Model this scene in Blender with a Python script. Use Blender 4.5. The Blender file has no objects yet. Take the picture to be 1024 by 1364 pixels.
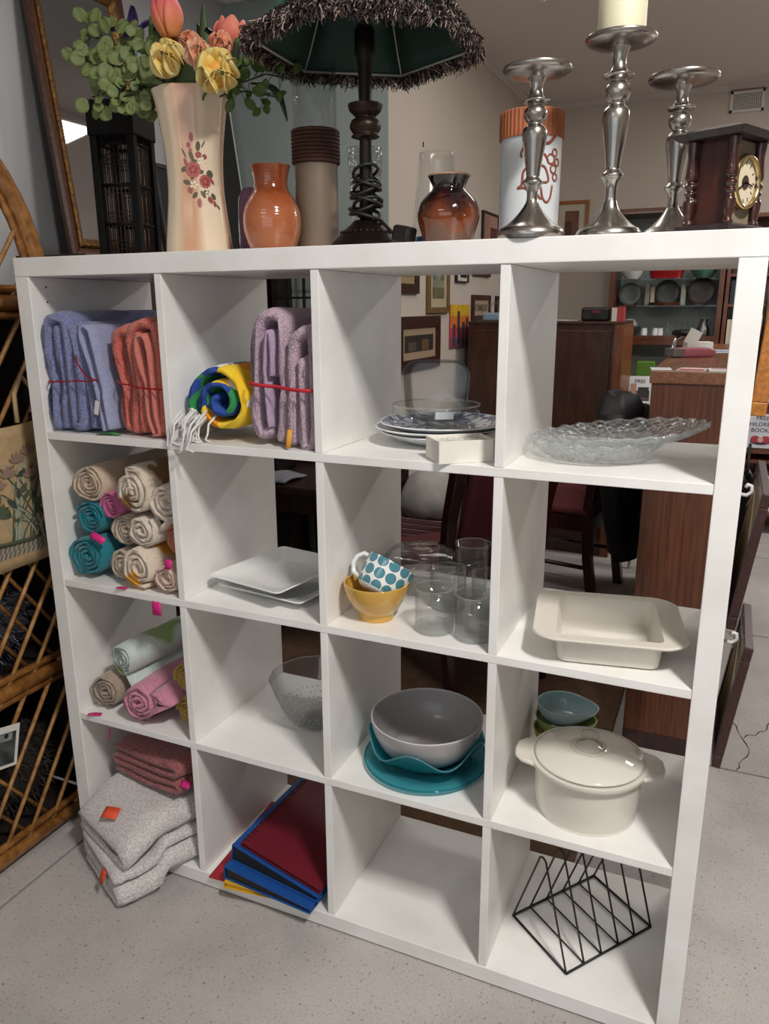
import bpy, bmesh, math, random
from mathutils import Vector, Matrix
PI = math.pi
random.seed(7)
scene = bpy.context.scene
COL = scene.collection

# ---------------------------------------------------------------- camera
cam_data = bpy.data.cameras.new('camera')
cam = bpy.data.objects.new('camera', cam_data)
COL.objects.link(cam)
RX = Vector((0.91517362, 0.40303222, -0.00471897))      # image right
RY = Vector((0.09948219, -0.23721096, -0.966351))       # image down
RZ = Vector((-0.39058998, 0.88390949, -0.25718374))     # view direction
m = Matrix.Identity(4)
for i in range(3):
    m[i][0], m[i][1], m[i][2] = RX[i], -RY[i], -RZ[i]
m[0][3], m[1][3], m[2][3] = 1.4337, -1.2713, 1.3643
cam.matrix_world = m
cam_data.sensor_fit = 'VERTICAL'
cam_data.sensor_height = 36.0
cam_data.lens = 36.0 * 1025.92 / 1364.0
cam_data.clip_start = 0.02
scene.camera = cam

# ---------------------------------------------------------------- light and exposure
scene.view_settings.view_transform = 'Standard'
scene.view_settings.look = 'None'
scene.view_settings.exposure = 0.0
scene.view_settings.gamma = 1.0
scene.view_settings.use_curve_mapping = False
scene.cycles.use_denoising = True
scene.cycles.max_bounces = 10
scene.cycles.transparent_max_bounces = 32
scene.cycles.transmission_bounces = 8
scene.cycles.caustics_reflective = False
scene.cycles.caustics_refractive = False

world = bpy.data.worlds.new('daylight')
scene.world = world
world.use_nodes = True
bg = world.node_tree.nodes['Background']
bg.inputs[0].default_value = (0.80, 0.90, 1.0, 1)
bg.inputs[1].default_value = 1.5

def area(name, loc, size, power, col, target=None, portal=False):
    l = bpy.data.lights.new(name, 'AREA')
    l.shape = 'RECTANGLE'
    l.size, l.size_y = size
    l.energy = power
    l.color = col
    o = bpy.data.objects.new(name, l)
    COL.objects.link(o)
    o.location = loc
    if target is not None:
        d = Vector(target) - Vector(loc)
        o.rotation_euler = d.to_track_quat('-Z', 'Y').to_euler()
    if portal:
        l.cycles.is_portal = True
    return o
# ceiling fluorescents of the shop: one in front, one at the rear; plus added fill lamps
area('ceiling_lamp_front', (2.05, -1.0, 2.68), (0.16, 0.40), 61, (1.0, 0.965, 0.92))
area('fill_light_front', (0.4, -2.9, 2.68), (1.2, 0.25), 12, (1.0, 0.965, 0.92))  # unseen fill lamp added towards the front of the room
area('ceiling_lamp_rear', (2.6, 3.1, 2.68), (1.2, 0.25), 42, (1.0, 0.96, 0.91))
area('fill_light_aisle', (.25, .95, 2.68), (.9, .2), 9, (1.0, 0.96, 0.91))  # unseen fill lamp added to brighten the hutch behind the shelf
area('portal_back_window', (3.2, 4.54, 1.55), (1.2, 1.3), 1, (1, 1, 1), (3.2, 0, 1.55), True)
area('portal_shop_window', (1.6, -4.18, 1.5), (3.6, 1.8), 1, (1, 1, 1), (1.6, 0, 1.5), True)

# ---------------------------------------------------------------- helpers
def lin(c):
    if isinstance(c, str):
        c = c.lstrip('#'); c = [int(c[i:i + 2], 16) for i in (0, 2, 4)]
    out = []
    for v in c[:3]:
        v = v / 255.0
        out.append(v / 12.92 if v <= 0.04045 else ((v + 0.055) / 1.055) ** 2.4)
    return (out[0], out[1], out[2], 1.0)

MATS = {}
def nt(name):
    mt = bpy.data.materials.new(name)
    mt.use_nodes = True
    t = mt.node_tree
    return mt, t, t.nodes['Principled BSDF']

def M(name, col, rough=0.5, metal=0.0, var=None, bump=None, spec=0.5, coat=0.0, sheen=0.0, stretch=(1, 1, 1), col2=None, sub=0.0):
    """plain procedural material: base colour, optional second colour by noise (var=(scale, amount)), bump=(scale, strength)"""
    if name in MATS:
        return MATS[name]
    mt, t, b = nt(name)
    b.inputs['Base Color'].default_value = lin(col)
    b.inputs['Roughness'].default_value = rough
    b.inputs['Metallic'].default_value = metal
    b.inputs['Specular IOR Level'].default_value = spec
    b.inputs['Coat Weight'].default_value = coat
    b.inputs['Sheen Weight'].default_value = sheen
    if var or bump:
        tc = t.nodes.new('ShaderNodeTexCoord')
        mp = t.nodes.new('ShaderNodeMapping')
        mp.inputs['Scale'].default_value = stretch
        t.links.new(tc.outputs['Object'], mp.inputs['Vector'])
    if var:
        n = t.nodes.new('ShaderNodeTexNoise')
        n.inputs['Scale'].default_value = var[0]
        n.inputs['Detail'].default_value = 6
        t.links.new(mp.outputs[0], n.inputs['Vector'])
        r = t.nodes.new('ShaderNodeValToRGB')
        c1 = lin(col)
        if col2 is None:
            c2 = tuple(max(0, v * (1 - var[1])) for v in c1[:3]) + (1,)
        else:
            c2 = lin(col2)
        r.color_ramp.elements[0].position = 0.36
        r.color_ramp.elements[1].position = 0.64
        r.color_ramp.elements[0].color = c2
        r.color_ramp.elements[1].color = c1
        t.links.new(n.outputs['Fac'], r.inputs[0])
        t.links.new(r.outputs[0], b.inputs['Base Color'])
    if bump:
        n2 = t.nodes.new('ShaderNodeTexNoise')
        n2.inputs['Scale'].default_value = bump[0]
        n2.inputs['Detail'].default_value = 4
        t.links.new(mp.outputs[0], n2.inputs['Vector'])
        bp = t.nodes.new('ShaderNodeBump')
        bp.inputs['Strength'].default_value = bump[1]
        bp.inputs['Distance'].default_value = 0.004
        t.links.new(n2.outputs['Fac'], bp.inputs['Height'])
        t.links.new(bp.outputs[0], b.inputs['Normal'])
    MATS[name] = mt
    return mt

def MGLASS(name, tint='#fafcfb', edge='#aab4b2', gloss=0.95, rough=0.02, bump=None, blend=0.22, refract_tint=None, kedge=.28):
    """thin clear glass: see-through face on, darker and shinier where the wall is seen edge on"""
    if name in MATS:
        return MATS[name]
    mt, t, b = nt(name)
    clear = min(lin(tint)[:3]) > 0.6
    t.nodes.remove(b)
    out = t.nodes['Material Output']
    lw = t.nodes.new('ShaderNodeLayerWeight'); lw.inputs['Blend'].default_value = blend
    mixc = t.nodes.new('ShaderNodeMixRGB')
    mixc.inputs[1].default_value = tuple(1 - (1 - v) * (.15 if clear else .7) for v in lin(tint)[:3]) + (1,); mixc.inputs[2].default_value = tuple(1 - (1 - v) * (kedge if clear else .8) for v in lin(edge)[:3]) + (1,)
    t.links.new(lw.outputs['Facing'], mixc.inputs[0])
    tr = t.nodes.new('ShaderNodeBsdfTransparent')
    t.links.new(mixc.outputs[0], tr.inputs['Color'])
    gl = t.nodes.new('ShaderNodeBsdfGlossy')
    gl.inputs['Color'].default_value = (gloss, gloss, gloss, 1)
    gl.inputs['Roughness'].default_value = rough
    fr = t.nodes.new('ShaderNodeLayerWeight'); fr.inputs['Blend'].default_value = 0.5
    pw = t.nodes.new('ShaderNodeMath'); pw.operation = 'POWER'; pw.inputs[1].default_value = 4.0
    t.links.new(fr.outputs['Facing'], pw.inputs[0])
    ma = t.nodes.new('ShaderNodeMath'); ma.operation = 'MULTIPLY_ADD'; ma.inputs[1].default_value = 0.42; ma.inputs[2].default_value = 0.04
    t.links.new(pw.outputs[0], ma.inputs[0])
    mx = t.nodes.new('ShaderNodeMixShader')
    t.links.new(ma.outputs[0], mx.inputs[0]); t.links.new(tr.outputs[0], mx.inputs[1]); t.links.new(gl.outputs[0], mx.inputs[2])
    src = mx.outputs[0]
    if refract_tint:  # diffuse tint stands in for light refracted through the glass
        df = t.nodes.new('ShaderNodeBsdfDiffuse'); df.inputs['Color'].default_value = lin(refract_tint[0])
        tl = t.nodes.new('ShaderNodeBsdfTranslucent'); tl.inputs['Color'].default_value = lin(refract_tint[0])
        a1 = t.nodes.new('ShaderNodeMixShader'); a1.inputs[0].default_value = 0.5
        t.links.new(df.outputs[0], a1.inputs[1]); t.links.new(tl.outputs[0], a1.inputs[2])
        a2 = t.nodes.new('ShaderNodeMixShader'); a2.inputs[0].default_value = refract_tint[1]
        t.links.new(src, a2.inputs[1]); t.links.new(a1.outputs[0], a2.inputs[2]); src = a2.outputs[0]
    t.links.new(src, out.inputs['Surface'])
    if bump:
        tc = t.nodes.new('ShaderNodeTexCoord')
        vo = t.nodes.new('ShaderNodeTexVoronoi'); vo.inputs['Scale'].default_value = bump[0]
        t.links.new(tc.outputs['Object'], vo.inputs['Vector'])
        bp = t.nodes.new('ShaderNodeBump'); bp.inputs['Strength'].default_value = bump[1]; bp.inputs['Distance'].default_value = 0.006
        t.links.new(vo.outputs['Distance'], bp.inputs['Height'])
        for nd in (lw, gl, fr):
            t.links.new(bp.outputs[0], nd.inputs['Normal'])
    MATS[name] = mt
    return mt

def MWOOD(name, c1, c2, scale=(1, 1, 1), rough=0.4, dens=14, coat=0.1):
    """wood grain: noise stretched along the grain (small scale value = grain direction)"""
    if name in MATS:
        return MATS[name]
    mt, t, b = nt(name)
    tc = t.nodes.new('ShaderNodeTexCoord'); mp = t.nodes.new('ShaderNodeMapping')
    mp.inputs['Scale'].default_value = scale
    t.links.new(tc.outputs['Object'], mp.inputs['Vector'])
    n = t.nodes.new('ShaderNodeTexNoise'); n.inputs['Scale'].default_value = dens; n.inputs['Detail'].default_value = 8; n.inputs['Distortion'].default_value = 0.6
    t.links.new(mp.outputs[0], n.inputs['Vector'])
    r = t.nodes.new('ShaderNodeValToRGB')
    r.color_ramp.elements[0].position = 0.35; r.color_ramp.elements[0].color = lin(c2)
    r.color_ramp.elements[1].position = 0.68; r.color_ramp.elements[1].color = lin(c1)
    t.links.new(n.outputs['Fac'], r.inputs[0]); t.links.new(r.outputs[0], b.inputs['Base Color'])
    bp = t.nodes.new('ShaderNodeBump'); bp.inputs['Strength'].default_value = 0.15; bp.inputs['Distance'].default_value = 0.002
    t.links.new(n.outputs['Fac'], bp.inputs['Height']); t.links.new(bp.outputs[0], b.inputs['Normal'])
    b.inputs['Roughness'].default_value = rough
    b.inputs['Coat Weight'].default_value = coat
    MATS[name] = mt
    return mt

def tag(o, label=None, cat=None, group=None, kind=None):
    if label: o['label'] = label
    if cat: o['category'] = cat
    if group: o['group'] = group
    if kind: o['kind'] = kind
    return o

def thing(name, label, cat, loc=(0, 0, 0), rotz=0.0, group=None):
    o = bpy.data.objects.new(name, None)
    o.empty_display_size = 0.05
    COL.objects.link(o)
    o.location = loc
    o.rotation_euler = (0, 0, rotz)
    return tag(o, label, cat, group)

class MB:
    """collects shapes; build() links them as ONE mesh object"""
    def __init__(s):
        s.v, s.f = [], []
    def add(s, v, f):
        k = len(s.v)
        s.v += [tuple(p) for p in v]
        s.f += [tuple(i + k for i in q) for q in f]
        return s
    def box(s, x0, x1, y0, y1, z0, z1):
        v = [(x0, y0, z0), (x1, y0, z0), (x1, y1, z0), (x0, y1, z0), (x0, y0, z1), (x1, y0, z1), (x1, y1, z1), (x0, y1, z1)]
        return s.add(v, [(3, 2, 1, 0), (4, 5, 6, 7), (0, 1, 5, 4), (1, 2, 6, 5), (2, 3, 7, 6), (3, 0, 4, 7)])
    def obox(s, c, size, mat3):
        """box with centre c, size and rotation matrix"""
        v = []
        for dz in (-.5, .5):
            for dx, dy in ((-.5, -.5), (.5, -.5), (.5, .5), (-.5, .5)):
                v.append(Vector(c) + mat3 @ Vector((dx * size[0], dy * size[1], dz * size[2])))
        return s.add(v, [(3, 2, 1, 0), (4, 5, 6, 7), (0, 1, 5, 4), (1, 2, 6, 5), (2, 3, 7, 6), (3, 0, 4, 7)])
    def lathe(s, prof, n=32, c=(0, 0, 0), sx=1.0, sy=1.0, rfun=None, cap=True):
        """profile = [(r, z)...] spun round z"""
        v, f = [], []
        for (r, z) in prof:
            for k in range(n):
                a = 2 * PI * k / n
                rr = r * (rfun(a, r, z) if rfun else 1.0)
                v.append((c[0] + rr * sx * math.cos(a), c[1] + rr * sy * math.sin(a), c[2] + z))
        for i in range(len(prof) - 1):
            for k in range(n):
                k2 = (k + 1) % n
                f.append((i * n + k, i * n + k2, (i + 1) * n + k2, (i + 1) * n + k))
        if cap:
            if prof[0][0] > 1e-6: f.append(tuple(range(n - 1, -1, -1)))
            if prof[-1][0] > 1e-6: f.append(tuple((len(prof) - 1) * n + k for k in range(n)))
        return s.add(v, f)
    def tube(s, pts, r, n=8, closed=False, cap=True):
        pts = [Vector(p) for p in pts]
        N = len(pts)
        rs = r if isinstance(r, (list, tuple)) else [r] * N
        v, f = [], []
        up = None
        for i in range(N):
            if closed:
                d = pts[(i + 1) % N] - pts[i - 1]
            else:
                d = pts[min(i + 1, N - 1)] - pts[max(i - 1, 0)]
            if d.length < 1e-9: d = Vector((0, 0, 1))
            d.normalize()
            if up is None:
                up = d.orthogonal().normalized()
            else:
                up = (up - d * up.dot(d))
                if up.length < 1e-6: up = d.orthogonal()
                up.normalize()
            w = d.cross(up)
            for k in range(n):
                a = 2 * PI * k / n
                v.append(pts[i] + (up * math.cos(a) + w * math.sin(a)) * rs[i])
        L = N if closed else N - 1
        for i in range(L):
            j = (i + 1) % N
            for k in range(n):
                k2 = (k + 1) % n
                f.append((i * n + k, i * n + k2, j * n + k2, j * n + k))
        if cap and not closed:
            f.append(tuple(range(n - 1, -1, -1)))
            f.append(tuple((N - 1) * n + k for k in range(n)))
        return s.add(v, f)
    def prism(s, poly, z0, z1):
        n = len(poly)
        v = [(x, y, z0) for x, y in poly] + [(x, y, z1) for x, y in poly]
        f = [tuple(range(n - 1, -1, -1)), tuple(range(n, 2 * n))]
        for i in range(n):
            j = (i + 1) % n
            f.append((i, j, n + j, n + i))
        return s.add(v, f)
    def loops(s, rings, cap0=True, cap1=True):
        """skin between rings of equal point count"""
        n = len(rings[0]); v = [p for r in rings for p in r]; f = []
        for i in range(len(rings) - 1):
            for k in range(n):
                k2 = (k + 1) % n
                f.append((i * n + k, i * n + k2, (i + 1) * n + k2, (i + 1) * n + k))
        if cap0: f.append(tuple(range(n - 1, -1, -1)))
        if cap1: f.append(tuple((len(rings) - 1) * n + k for k in range(n)))
        return s.add(v, f)
    def sheet(s, fn, nu, nv, th=0.0, thdir=(0, 0, 1)):
        """grid surface fn(u, v), u,v in 0..1, optionally with thickness along thdir"""
        g = [Vector(fn(i / nu, j / nv)) for j in range(nv + 1) for i in range(nu + 1)]
        W = nu + 1
        f = [(j * W + i, j * W + i + 1, (j + 1) * W + i + 1, (j + 1) * W + i) for j in range(nv) for i in range(nu)]
        if not th:
            return s.add(g, f)
        td = Vector(thdir) * th
        n = len(g)
        v = g + [p - td for p in g]
        f2 = [tuple(n + k for k in reversed(q)) for q in f]
        rim = [i for i in range(W)] + [j * W + nu for j in range(1, nv + 1)] + [nv * W + i for i in range(nu - 1, -1, -1)] + [j * W for j in range(nv - 1, 0, -1)]
        side = [(rim[(k + 1) % len(rim)], rim[k], n + rim[k], n + rim[(k + 1) % len(rim)]) for k in range(len(rim))]
        return s.add(v, f + f2 + side)
    def xform(s, mat):
        s.v = [tuple(mat @ Vector(p)) for p in s.v]
        return s
    def noise(s, amp, freq, seed=0):
        from mathutils import noise as nz
        o = Vector((seed * 7.3, seed * 3.1, seed * 5.7))
        s.v = [tuple(Vector(p) + nz.noise_vector(Vector(p) * freq + o) * amp) for p in s.v]
        return s
    def build(s, name, mat=None, parent=None, smooth=False, bevel=0.0, segs=2, angle=None, sub=0, loc=None):
        me = bpy.data.meshes.new(name)
        me.from_pydata(s.v, [], s.f)
        me.validate()
        bm = bmesh.new(); bm.from_mesh(me)
        bmesh.ops.recalc_face_normals(bm, faces=bm.faces)
        bm.to_mesh(me); bm.free()
        if mat: me.materials.append(mat)
        if smooth:
            me.polygons.foreach_set('use_smooth', [True] * len(me.polygons))
            if angle:
                me.set_sharp_from_angle(angle=math.radians(angle))
        o = bpy.data.objects.new(name, me)
        COL.objects.link(o)
        if parent: o.parent = parent
        if loc: o.location = loc
        if bevel:
            bv = o.modifiers.new('bevel', 'BEVEL'); bv.width = bevel; bv.segments = segs; bv.limit_method = 'ANGLE'; bv.angle_limit = math.radians(40)
            bv.harden_normals = False
        if sub:
            sb = o.modifiers.new('sub', 'SUBSURF'); sb.levels = sub; sb.render_levels = sub
        return o

def copy_tree(o, parent=None):
    c = o.copy(); COL.objects.link(c); c.parent = parent
    for ch in list(o.children):
        copy_tree(ch, c)
    return c

def struct(name, mb, mat, parent=None, **k):
    o = mb.build(name, mat, parent, **k)
    if parent is None: o['kind'] = 'structure'
    return o

def rot(axis, deg):
    return Matrix.Rotation(math.radians(deg), 3, axis)

# ---------------------------------------------------------------- the room
def concrete(name, c1, c2, speck='#6d6966'):
    mt, t, b = nt(name)
    tc = t.nodes.new('ShaderNodeTexCoord')
    n1 = t.nodes.new('ShaderNodeTexNoise'); n1.inputs['Scale'].default_value = 1.7; n1.inputs['Detail'].default_value = 8; n1.inputs['Roughness'].default_value = 0.62
    t.links.new(tc.outputs['Object'], n1.inputs['Vector'])
    r1 = t.nodes.new('ShaderNodeValToRGB')
    r1.color_ramp.elements[0].position = 0.35; r1.color_ramp.elements[0].color = lin(c2)
    r1.color_ramp.elements[1].position = 0.66; r1.color_ramp.elements[1].color = lin(c1)
    t.links.new(n1.outputs['Fac'], r1.inputs[0])
    n2 = t.nodes.new('ShaderNodeTexNoise'); n2.inputs['Scale'].default_value = 130; n2.inputs['Detail'].default_value = 3
    t.links.new(tc.outputs['Object'], n2.inputs['Vector'])
    r2 = t.nodes.new('ShaderNodeValToRGB')
    r2.color_ramp.elements[0].position = 0.27; r2.color_ramp.elements[0].color = lin(speck)
    r2.color_ramp.elements[1].position = 0.39; r2.color_ramp.elements[1].color = (1, 1, 1, 1)
    t.links.new(n2.outputs['Fac'], r2.inputs[0])
    n3 = t.nodes.new('ShaderNodeTexNoise'); n3.inputs['Scale'].default_value = 320; n3.inputs['Detail'].default_value = 2
    t.links.new(tc.outputs['Object'], n3.inputs['Vector'])
    r3 = t.nodes.new('ShaderNodeValToRGB')
    r3.color_ramp.elements[0].position = 0.3; r3.color_ramp.elements[0].color = (0.72, 0.72, 0.72, 1)
    r3.color_ramp.elements[1].position = 0.7; r3.color_ramp.elements[1].color = (1, 1, 1, 1)
    t.links.new(n3.outputs['Fac'], r3.inputs[0])
    m1 = t.nodes.new('ShaderNodeMixRGB'); m1.blend_type = 'MULTIPLY'; m1.inputs[0].default_value = 0.75
    t.links.new(r1.outputs[0], m1.inputs[1]); t.links.new(r2.outputs[0], m1.inputs[2])
    m2 = t.nodes.new('ShaderNodeMixRGB'); m2.blend_type = 'MULTIPLY'; m2.inputs[0].default_value = 0.95
    t.links.new(m1.outputs[0], m2.inputs[1]); t.links.new(r3.outputs[0], m2.inputs[2])
    t.links.new(m2.outputs[0], b.inputs['Base Color'])
    bp = t.nodes.new('ShaderNodeBump'); bp.inputs['Strength'].default_value = 0.25; bp.inputs['Distance'].default_value = 0.003
    t.links.new(n2.outputs['Fac'], bp.inputs['Height']); t.links.new(bp.outputs[0], b.inputs['Normal'])
    b.inputs['Roughness'].default_value = 0.62
    return mt
m_slab = concrete('concrete floor', '#c8c2bd', '#a5a09d')
m_joint = M('dark joint', '#3a3634', 0.9)
m_wall = M('warm plaster', '#cdc2b7', 0.85, var=(2.0, 0.05), bump=(160, 0.05))
m_teal = M('grey green paint', '#9fa8a5', 0.8, var=(2.0, 0.05), bump=(160, 0.05))
m_leftw = M('blue grey paint', '#b2b3b5', 0.8, var=(2.0, 0.06), bump=(160, 0.05))
m_ceil = M('ceiling paint', '#e3ddd7', 0.9, bump=(120, 0.04))
m_corn = M('cornice paint', '#cfc8c2', 0.8)
XL, XR, YB, YF, ZC = -0.80, 4.6, 4.56, -4.2, 2.72

floor = struct('floor', MB().box(XL - 0.2, XR + 0.2, YF - 0.2, YB + 0.2, -0.15, -0.03), m_joint)
g = 0.0045
xs = [XL - 0.2, -0.012, XR + 0.2]
ys = [YF - 0.2, -0.62, 1.035, 2.15, 3.32, YB + 0.2]
ys_left = [YF - 0.2, -1.9, 0.55, 2.6, YB + 0.2]
for k in range(len(ys) - 1):
    MB().box(xs[1] + g, xs[2], ys[k] + g, ys[k + 1] - g, -0.05, 0.0).build('slab', m_slab, floor, bevel=0.0012)
for k in range(len(ys_left) - 1):
    MB().box(xs[0], xs[1] - g, ys_left[k] + g, ys_left[k + 1] - g, -0.05, 0.0).build('slab', m_slab, floor, bevel=0.0012)
# cracks running out of the joint right of the shelf, a few mm wide and raised as a dark seam of dirt
cr = MB()
def crack(pts):
    random.seed(len(pts) * 3)
    P = []
    for a, b in zip(pts[:-1], pts[1:]):
        for k in range(6):
            t_ = k / 6
            P.append((a[0] + (b[0] - a[0]) * t_ + random.uniform(-.006, .006), a[1] + (b[1] - a[1]) * t_ + random.uniform(-.006, .006), 0.0002))
    P.append((pts[-1][0], pts[-1][1], 0.0002))
    cr.tube(P, [0.0016 + 0.0008 * math.sin(i * 1.9) for i in range(len(P))], 5)
crack([(1.575, 1.04), (1.618, 1.175), (1.563, 1.35), (1.53, 1.40)])
crack([(1.60, 1.25), (1.66, 1.32), (1.70, 1.46)])
crack([(1.50, 0.06), (1.60, 0.03), (1.85, 0.02)])
cr.build('floor_crack', m_joint, floor, smooth=True)

ceiling = struct('ceiling', MB().box(XL - 0.2, XR + 0.2, YF - 0.2, YB + 0.2, ZC, ZC + 0.1), m_ceil)
YT = 2.03                      # face of the wall that juts out on the left
struct('wall_left', MB().box(XL - 0.2, XL, YF - 0.2, YT, 0, ZC), m_leftw)
pil = struct('wall_left_pier', MB().box(XL, -0.66, -0.9, 0.60, 0, ZC), m_leftw)
struct('wall_alcove', MB().box(XL, 0.0, YT, YT + 0.15, 0, ZC), m_teal)
struct('wall_side', MB().box(-0.15, 0.0, YT + 0.15, YB, 0, ZC), m_wall)
wl = struct('wall_side_lining', MB().box(0.0, 0.004, YT - 0.001, YB, 0, ZC), m_wall)
wb = MB()
wb.box(-0.15, 2.6, YB, YB + 0.15, 0, ZC); wb.box(3.8, XR + 0.2, YB, YB + 0.15, 0, ZC)
wb.box(2.6, 3.8, YB, YB + 0.15, 0, 0.9); wb.box(2.6, 3.8, YB, YB + 0.15, 2.2, ZC)
struct('wall_back', wb, m_wall)
struct('wall_right', MB().box(XR, XR + 0.2, YF - 0.2, YB + 0.2, 0, ZC), m_wall)
wf = MB()
wf.box(XL - 0.2, -0.2, YF - 0.2, YF, 0, ZC); wf.box(3.4, XR, YF - 0.2, YF, 0, ZC)
wf.box(-0.2, 3.4, YF - 0.2, YF, 0, 0.6); wf.box(-0.2, 3.4, YF - 0.2, YF, 2.4, ZC)
struct('wall_front', wf, m_wall)
m_frame_w = M('white window frame', '#e2e0dc', 0.4)
m_pane = MGLASS('window glass', '#f2f6f6', '#c0cccc')
for (nm, x0, x1, z0, z1, y, nx) in (('window_1', 2.6, 3.8, 0.9, 2.2, YB + 0.07, 2), ('window_2', -0.2, 3.4, 0.6, 2.4, YF - 0.1, 4)):
    fr = MB()
    w = 0.05
    fr.box(x0, x1, y - .03, y + .03, z0, z0 + w); fr.box(x0, x1, y - .03, y + .03, z1 - w, z1)
    for k in range(nx + 1):
        xc = x0 + (x1 - x0) * k / nx
        xa = min(max(xc - w / 2, x0), x1 - w)
        fr.box(xa, xa + w, y - .03, y + .03, z0, z1)
    wo = struct(nm, fr, m_frame_w)
    for k in range(nx):
        MB().box(x0 + (x1 - x0) * k / nx + w / 2, x0 + (x1 - x0) * (k + 1) / nx - w / 2, y - .003, y + .003, z0 + w, z1 - w).build('pane', m_pane, wo)
# cornices (coved profile) along the ceiling
def cornice(name, a, b, inward):
    prof = [(a_ * .52, b_ * .52) for a_, b_ in [(0, 0), (0.0, -0.085), (0.012, -0.085), (0.02, -0.06), (0.045, -0.03), (0.075, -0.015), (0.085, 0)]]
    a, b, n_ = Vector(a), Vector(b), Vector(inward)
    rings = [[p + n_ * u + Vector((0, 0, ZC + w_)) for u, w_ in prof] for p in (a, b)]
    mb = MB(); mb.loops(rings)
    return struct(name, mb, m_corn)
cornice('trim_1', (0.004, YT, 0), (0.004, YB, 0), (1, 0, 0))
cornice('trim_2', (0.0, YB, 0), (XR, YB, 0), (0, -1, 0))
cornice('trim_3', (XL, YT, 0), (0.0, YT, 0), (0, -1, 0))
cornice('trim_4', (XL, 0.6, 0), (XL, YT, 0), (1, 0, 0))

# air vent high on the back wall
m_vent = M('vent paint', '#d8d4ce', 0.5)
m_dark = M('black void', '#15120f', 0.9)
m_rust = M('rusty edge', '#7d5136', 0.8)
v = thing('wall_vent', 'white square mesh air vent high on the back wall under the cornice', 'vent', (1.372, YB, 2.545))
MB().box(-.085, .085, -.004, -0.0005, .01, .115).build('vent_back', m_dark, v)
fr = MB()
fr.box(-.1, .1, -.014, -.0005, 0, .018); fr.box(-.1, .1, -.014, -.0005, .107, .125); fr.box(-.1, -.082, -.014, -.0005, 0, .125); fr.box(.082, .1, -.014, -.0005, 0, .125)
fr.build('vent_frame', m_vent, v, bevel=.002)
gr = MB()
for k in range(15):
    x = -.082 + .164 * k / 14
    gr.box(x - .0022, x + .0022, -.010, -.005, .015, .11)
for k in range(9):
    z = .016 + .092 * k / 8
    gr.box(-.084, .084, -.011, -.006, z - .0022, z + .0022)
o = gr.build('mesh_grille', m_vent, v); o['kind'] = 'stuff'
MB().box(-.1, .1, -.016, -.0005, .125, .131).build('top_edge', m_rust, v)

# unseen glowing panel added on the ceiling to give the mirror a bright patch
cl_ = thing('added_light_panel', 'long glowing ceiling panel, unseen, added for the mirror to reflect', 'light', (1.12, 2.28, ZC - .045))
fr = MB()
for b_ in ((-.62, .62, -.31, -.29, 0, .0445), (-.62, .62, .29, .31, 0, .0445), (-.62, -.60, -.29, .29, 0, .0445), (.60, .62, -.29, .29, 0, .0445)):
    MB().box(*b_).build('panel_frame', m_frame_w, cl_)
me_, t_e, b_e = nt('added panel glow')
b_e.inputs['Emission Color'].default_value = (1.0, .97, .93, 1); b_e.inputs['Emission Strength'].default_value = 3.0
MB().box(-.60, .60, -.29, .29, .004, .008).build('diffuser', me_, cl_)

# ---------------------------------------------------------------- the white cube shelf
def shelf_white():
    mt, t, b = nt('white laminate')
    tc = t.nodes.new('ShaderNodeTexCoord')
    n = t.nodes.new('ShaderNodeTexNoise'); n.inputs['Scale'].default_value = 7; n.inputs['Detail'].default_value = 6
    t.links.new(tc.outputs['Object'], n.inputs['Vector'])
    r = t.nodes.new('ShaderNodeValToRGB')
    r.color_ramp.elements[0].position = 0.3; r.color_ramp.elements[0].color = lin('#e4e1dc')
    r.color_ramp.elements[1].position = 0.6; r.color_ramp.elements[1].color = lin('#efeeeb')
    t.links.new(n.outputs['Fac'], r.inputs[0]); t.links.new(r.outputs[0], b.inputs['Base Color'])
    b.inputs['Roughness'].default_value = 0.38
    return mt
m_shelf = shelf_white()
SW, ST, SD, DEP = 1.47, 0.0392, 0.0168, 0.39
SC = (SW - 2 * ST - 3 * SD) / 4
S1, S2, S3, S4 = (SW - ST - SC - k * (SC + SD) for k in range(4))
CX = [(ST + k * (SC + SD), ST + k * (SC + SD) + SC) for k in range(4)]
shelf = thing('cube_shelf', 'white four by four cube bookcase standing on the concrete floor', 'shelf', (0, 0, 0))
e = 0.0004
MB().box(0, SW, 0, DEP, SW - ST, SW).build('top_panel', m_shelf, shelf, bevel=.0015)
MB().box(0, SW, 0, DEP, 0.003, ST).build('bottom_panel', m_shelf, shelf, bevel=.0015)
m_hole = M('screw hole', '#2a2624', 0.9)
for x0 in (0, SW - ST):
    sp = MB().box(x0, x0 + ST, 0, DEP, ST + e, SW - ST - e).build('side_panel', m_shelf, shelf, bevel=.0015)
    if x0 == 0:
        for (y, z) in ((.045, 1.41), (.045, 1.378)):
            h = MB().lathe([(0.0022, 0), (0.0022, 0.0006)], 10)
            h.v = [(ST - .0001 + q[2], y + q[0], z + q[1]) for q in h.v]
            h.build('screw_hole', m_hole, sp)
for z in (S1, S2, S3):
    MB().box(ST + e, SW - ST - e, 0.0012, DEP, z - SD, z).build('shelf_board', m_shelf, shelf, bevel=.001)
tops = [SW - ST, S1 - SD, S2 - SD, S3 - SD]; bots = [S1, S2, S3, ST]
for k in range(3):
    x0 = CX[k][1]
    for r_ in range(4):
        MB().box(x0, x0 + SD, 0.002, DEP, bots[r_] + e, tops[r_] - e).build('divider', m_shelf, shelf, bevel=.001)

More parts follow.
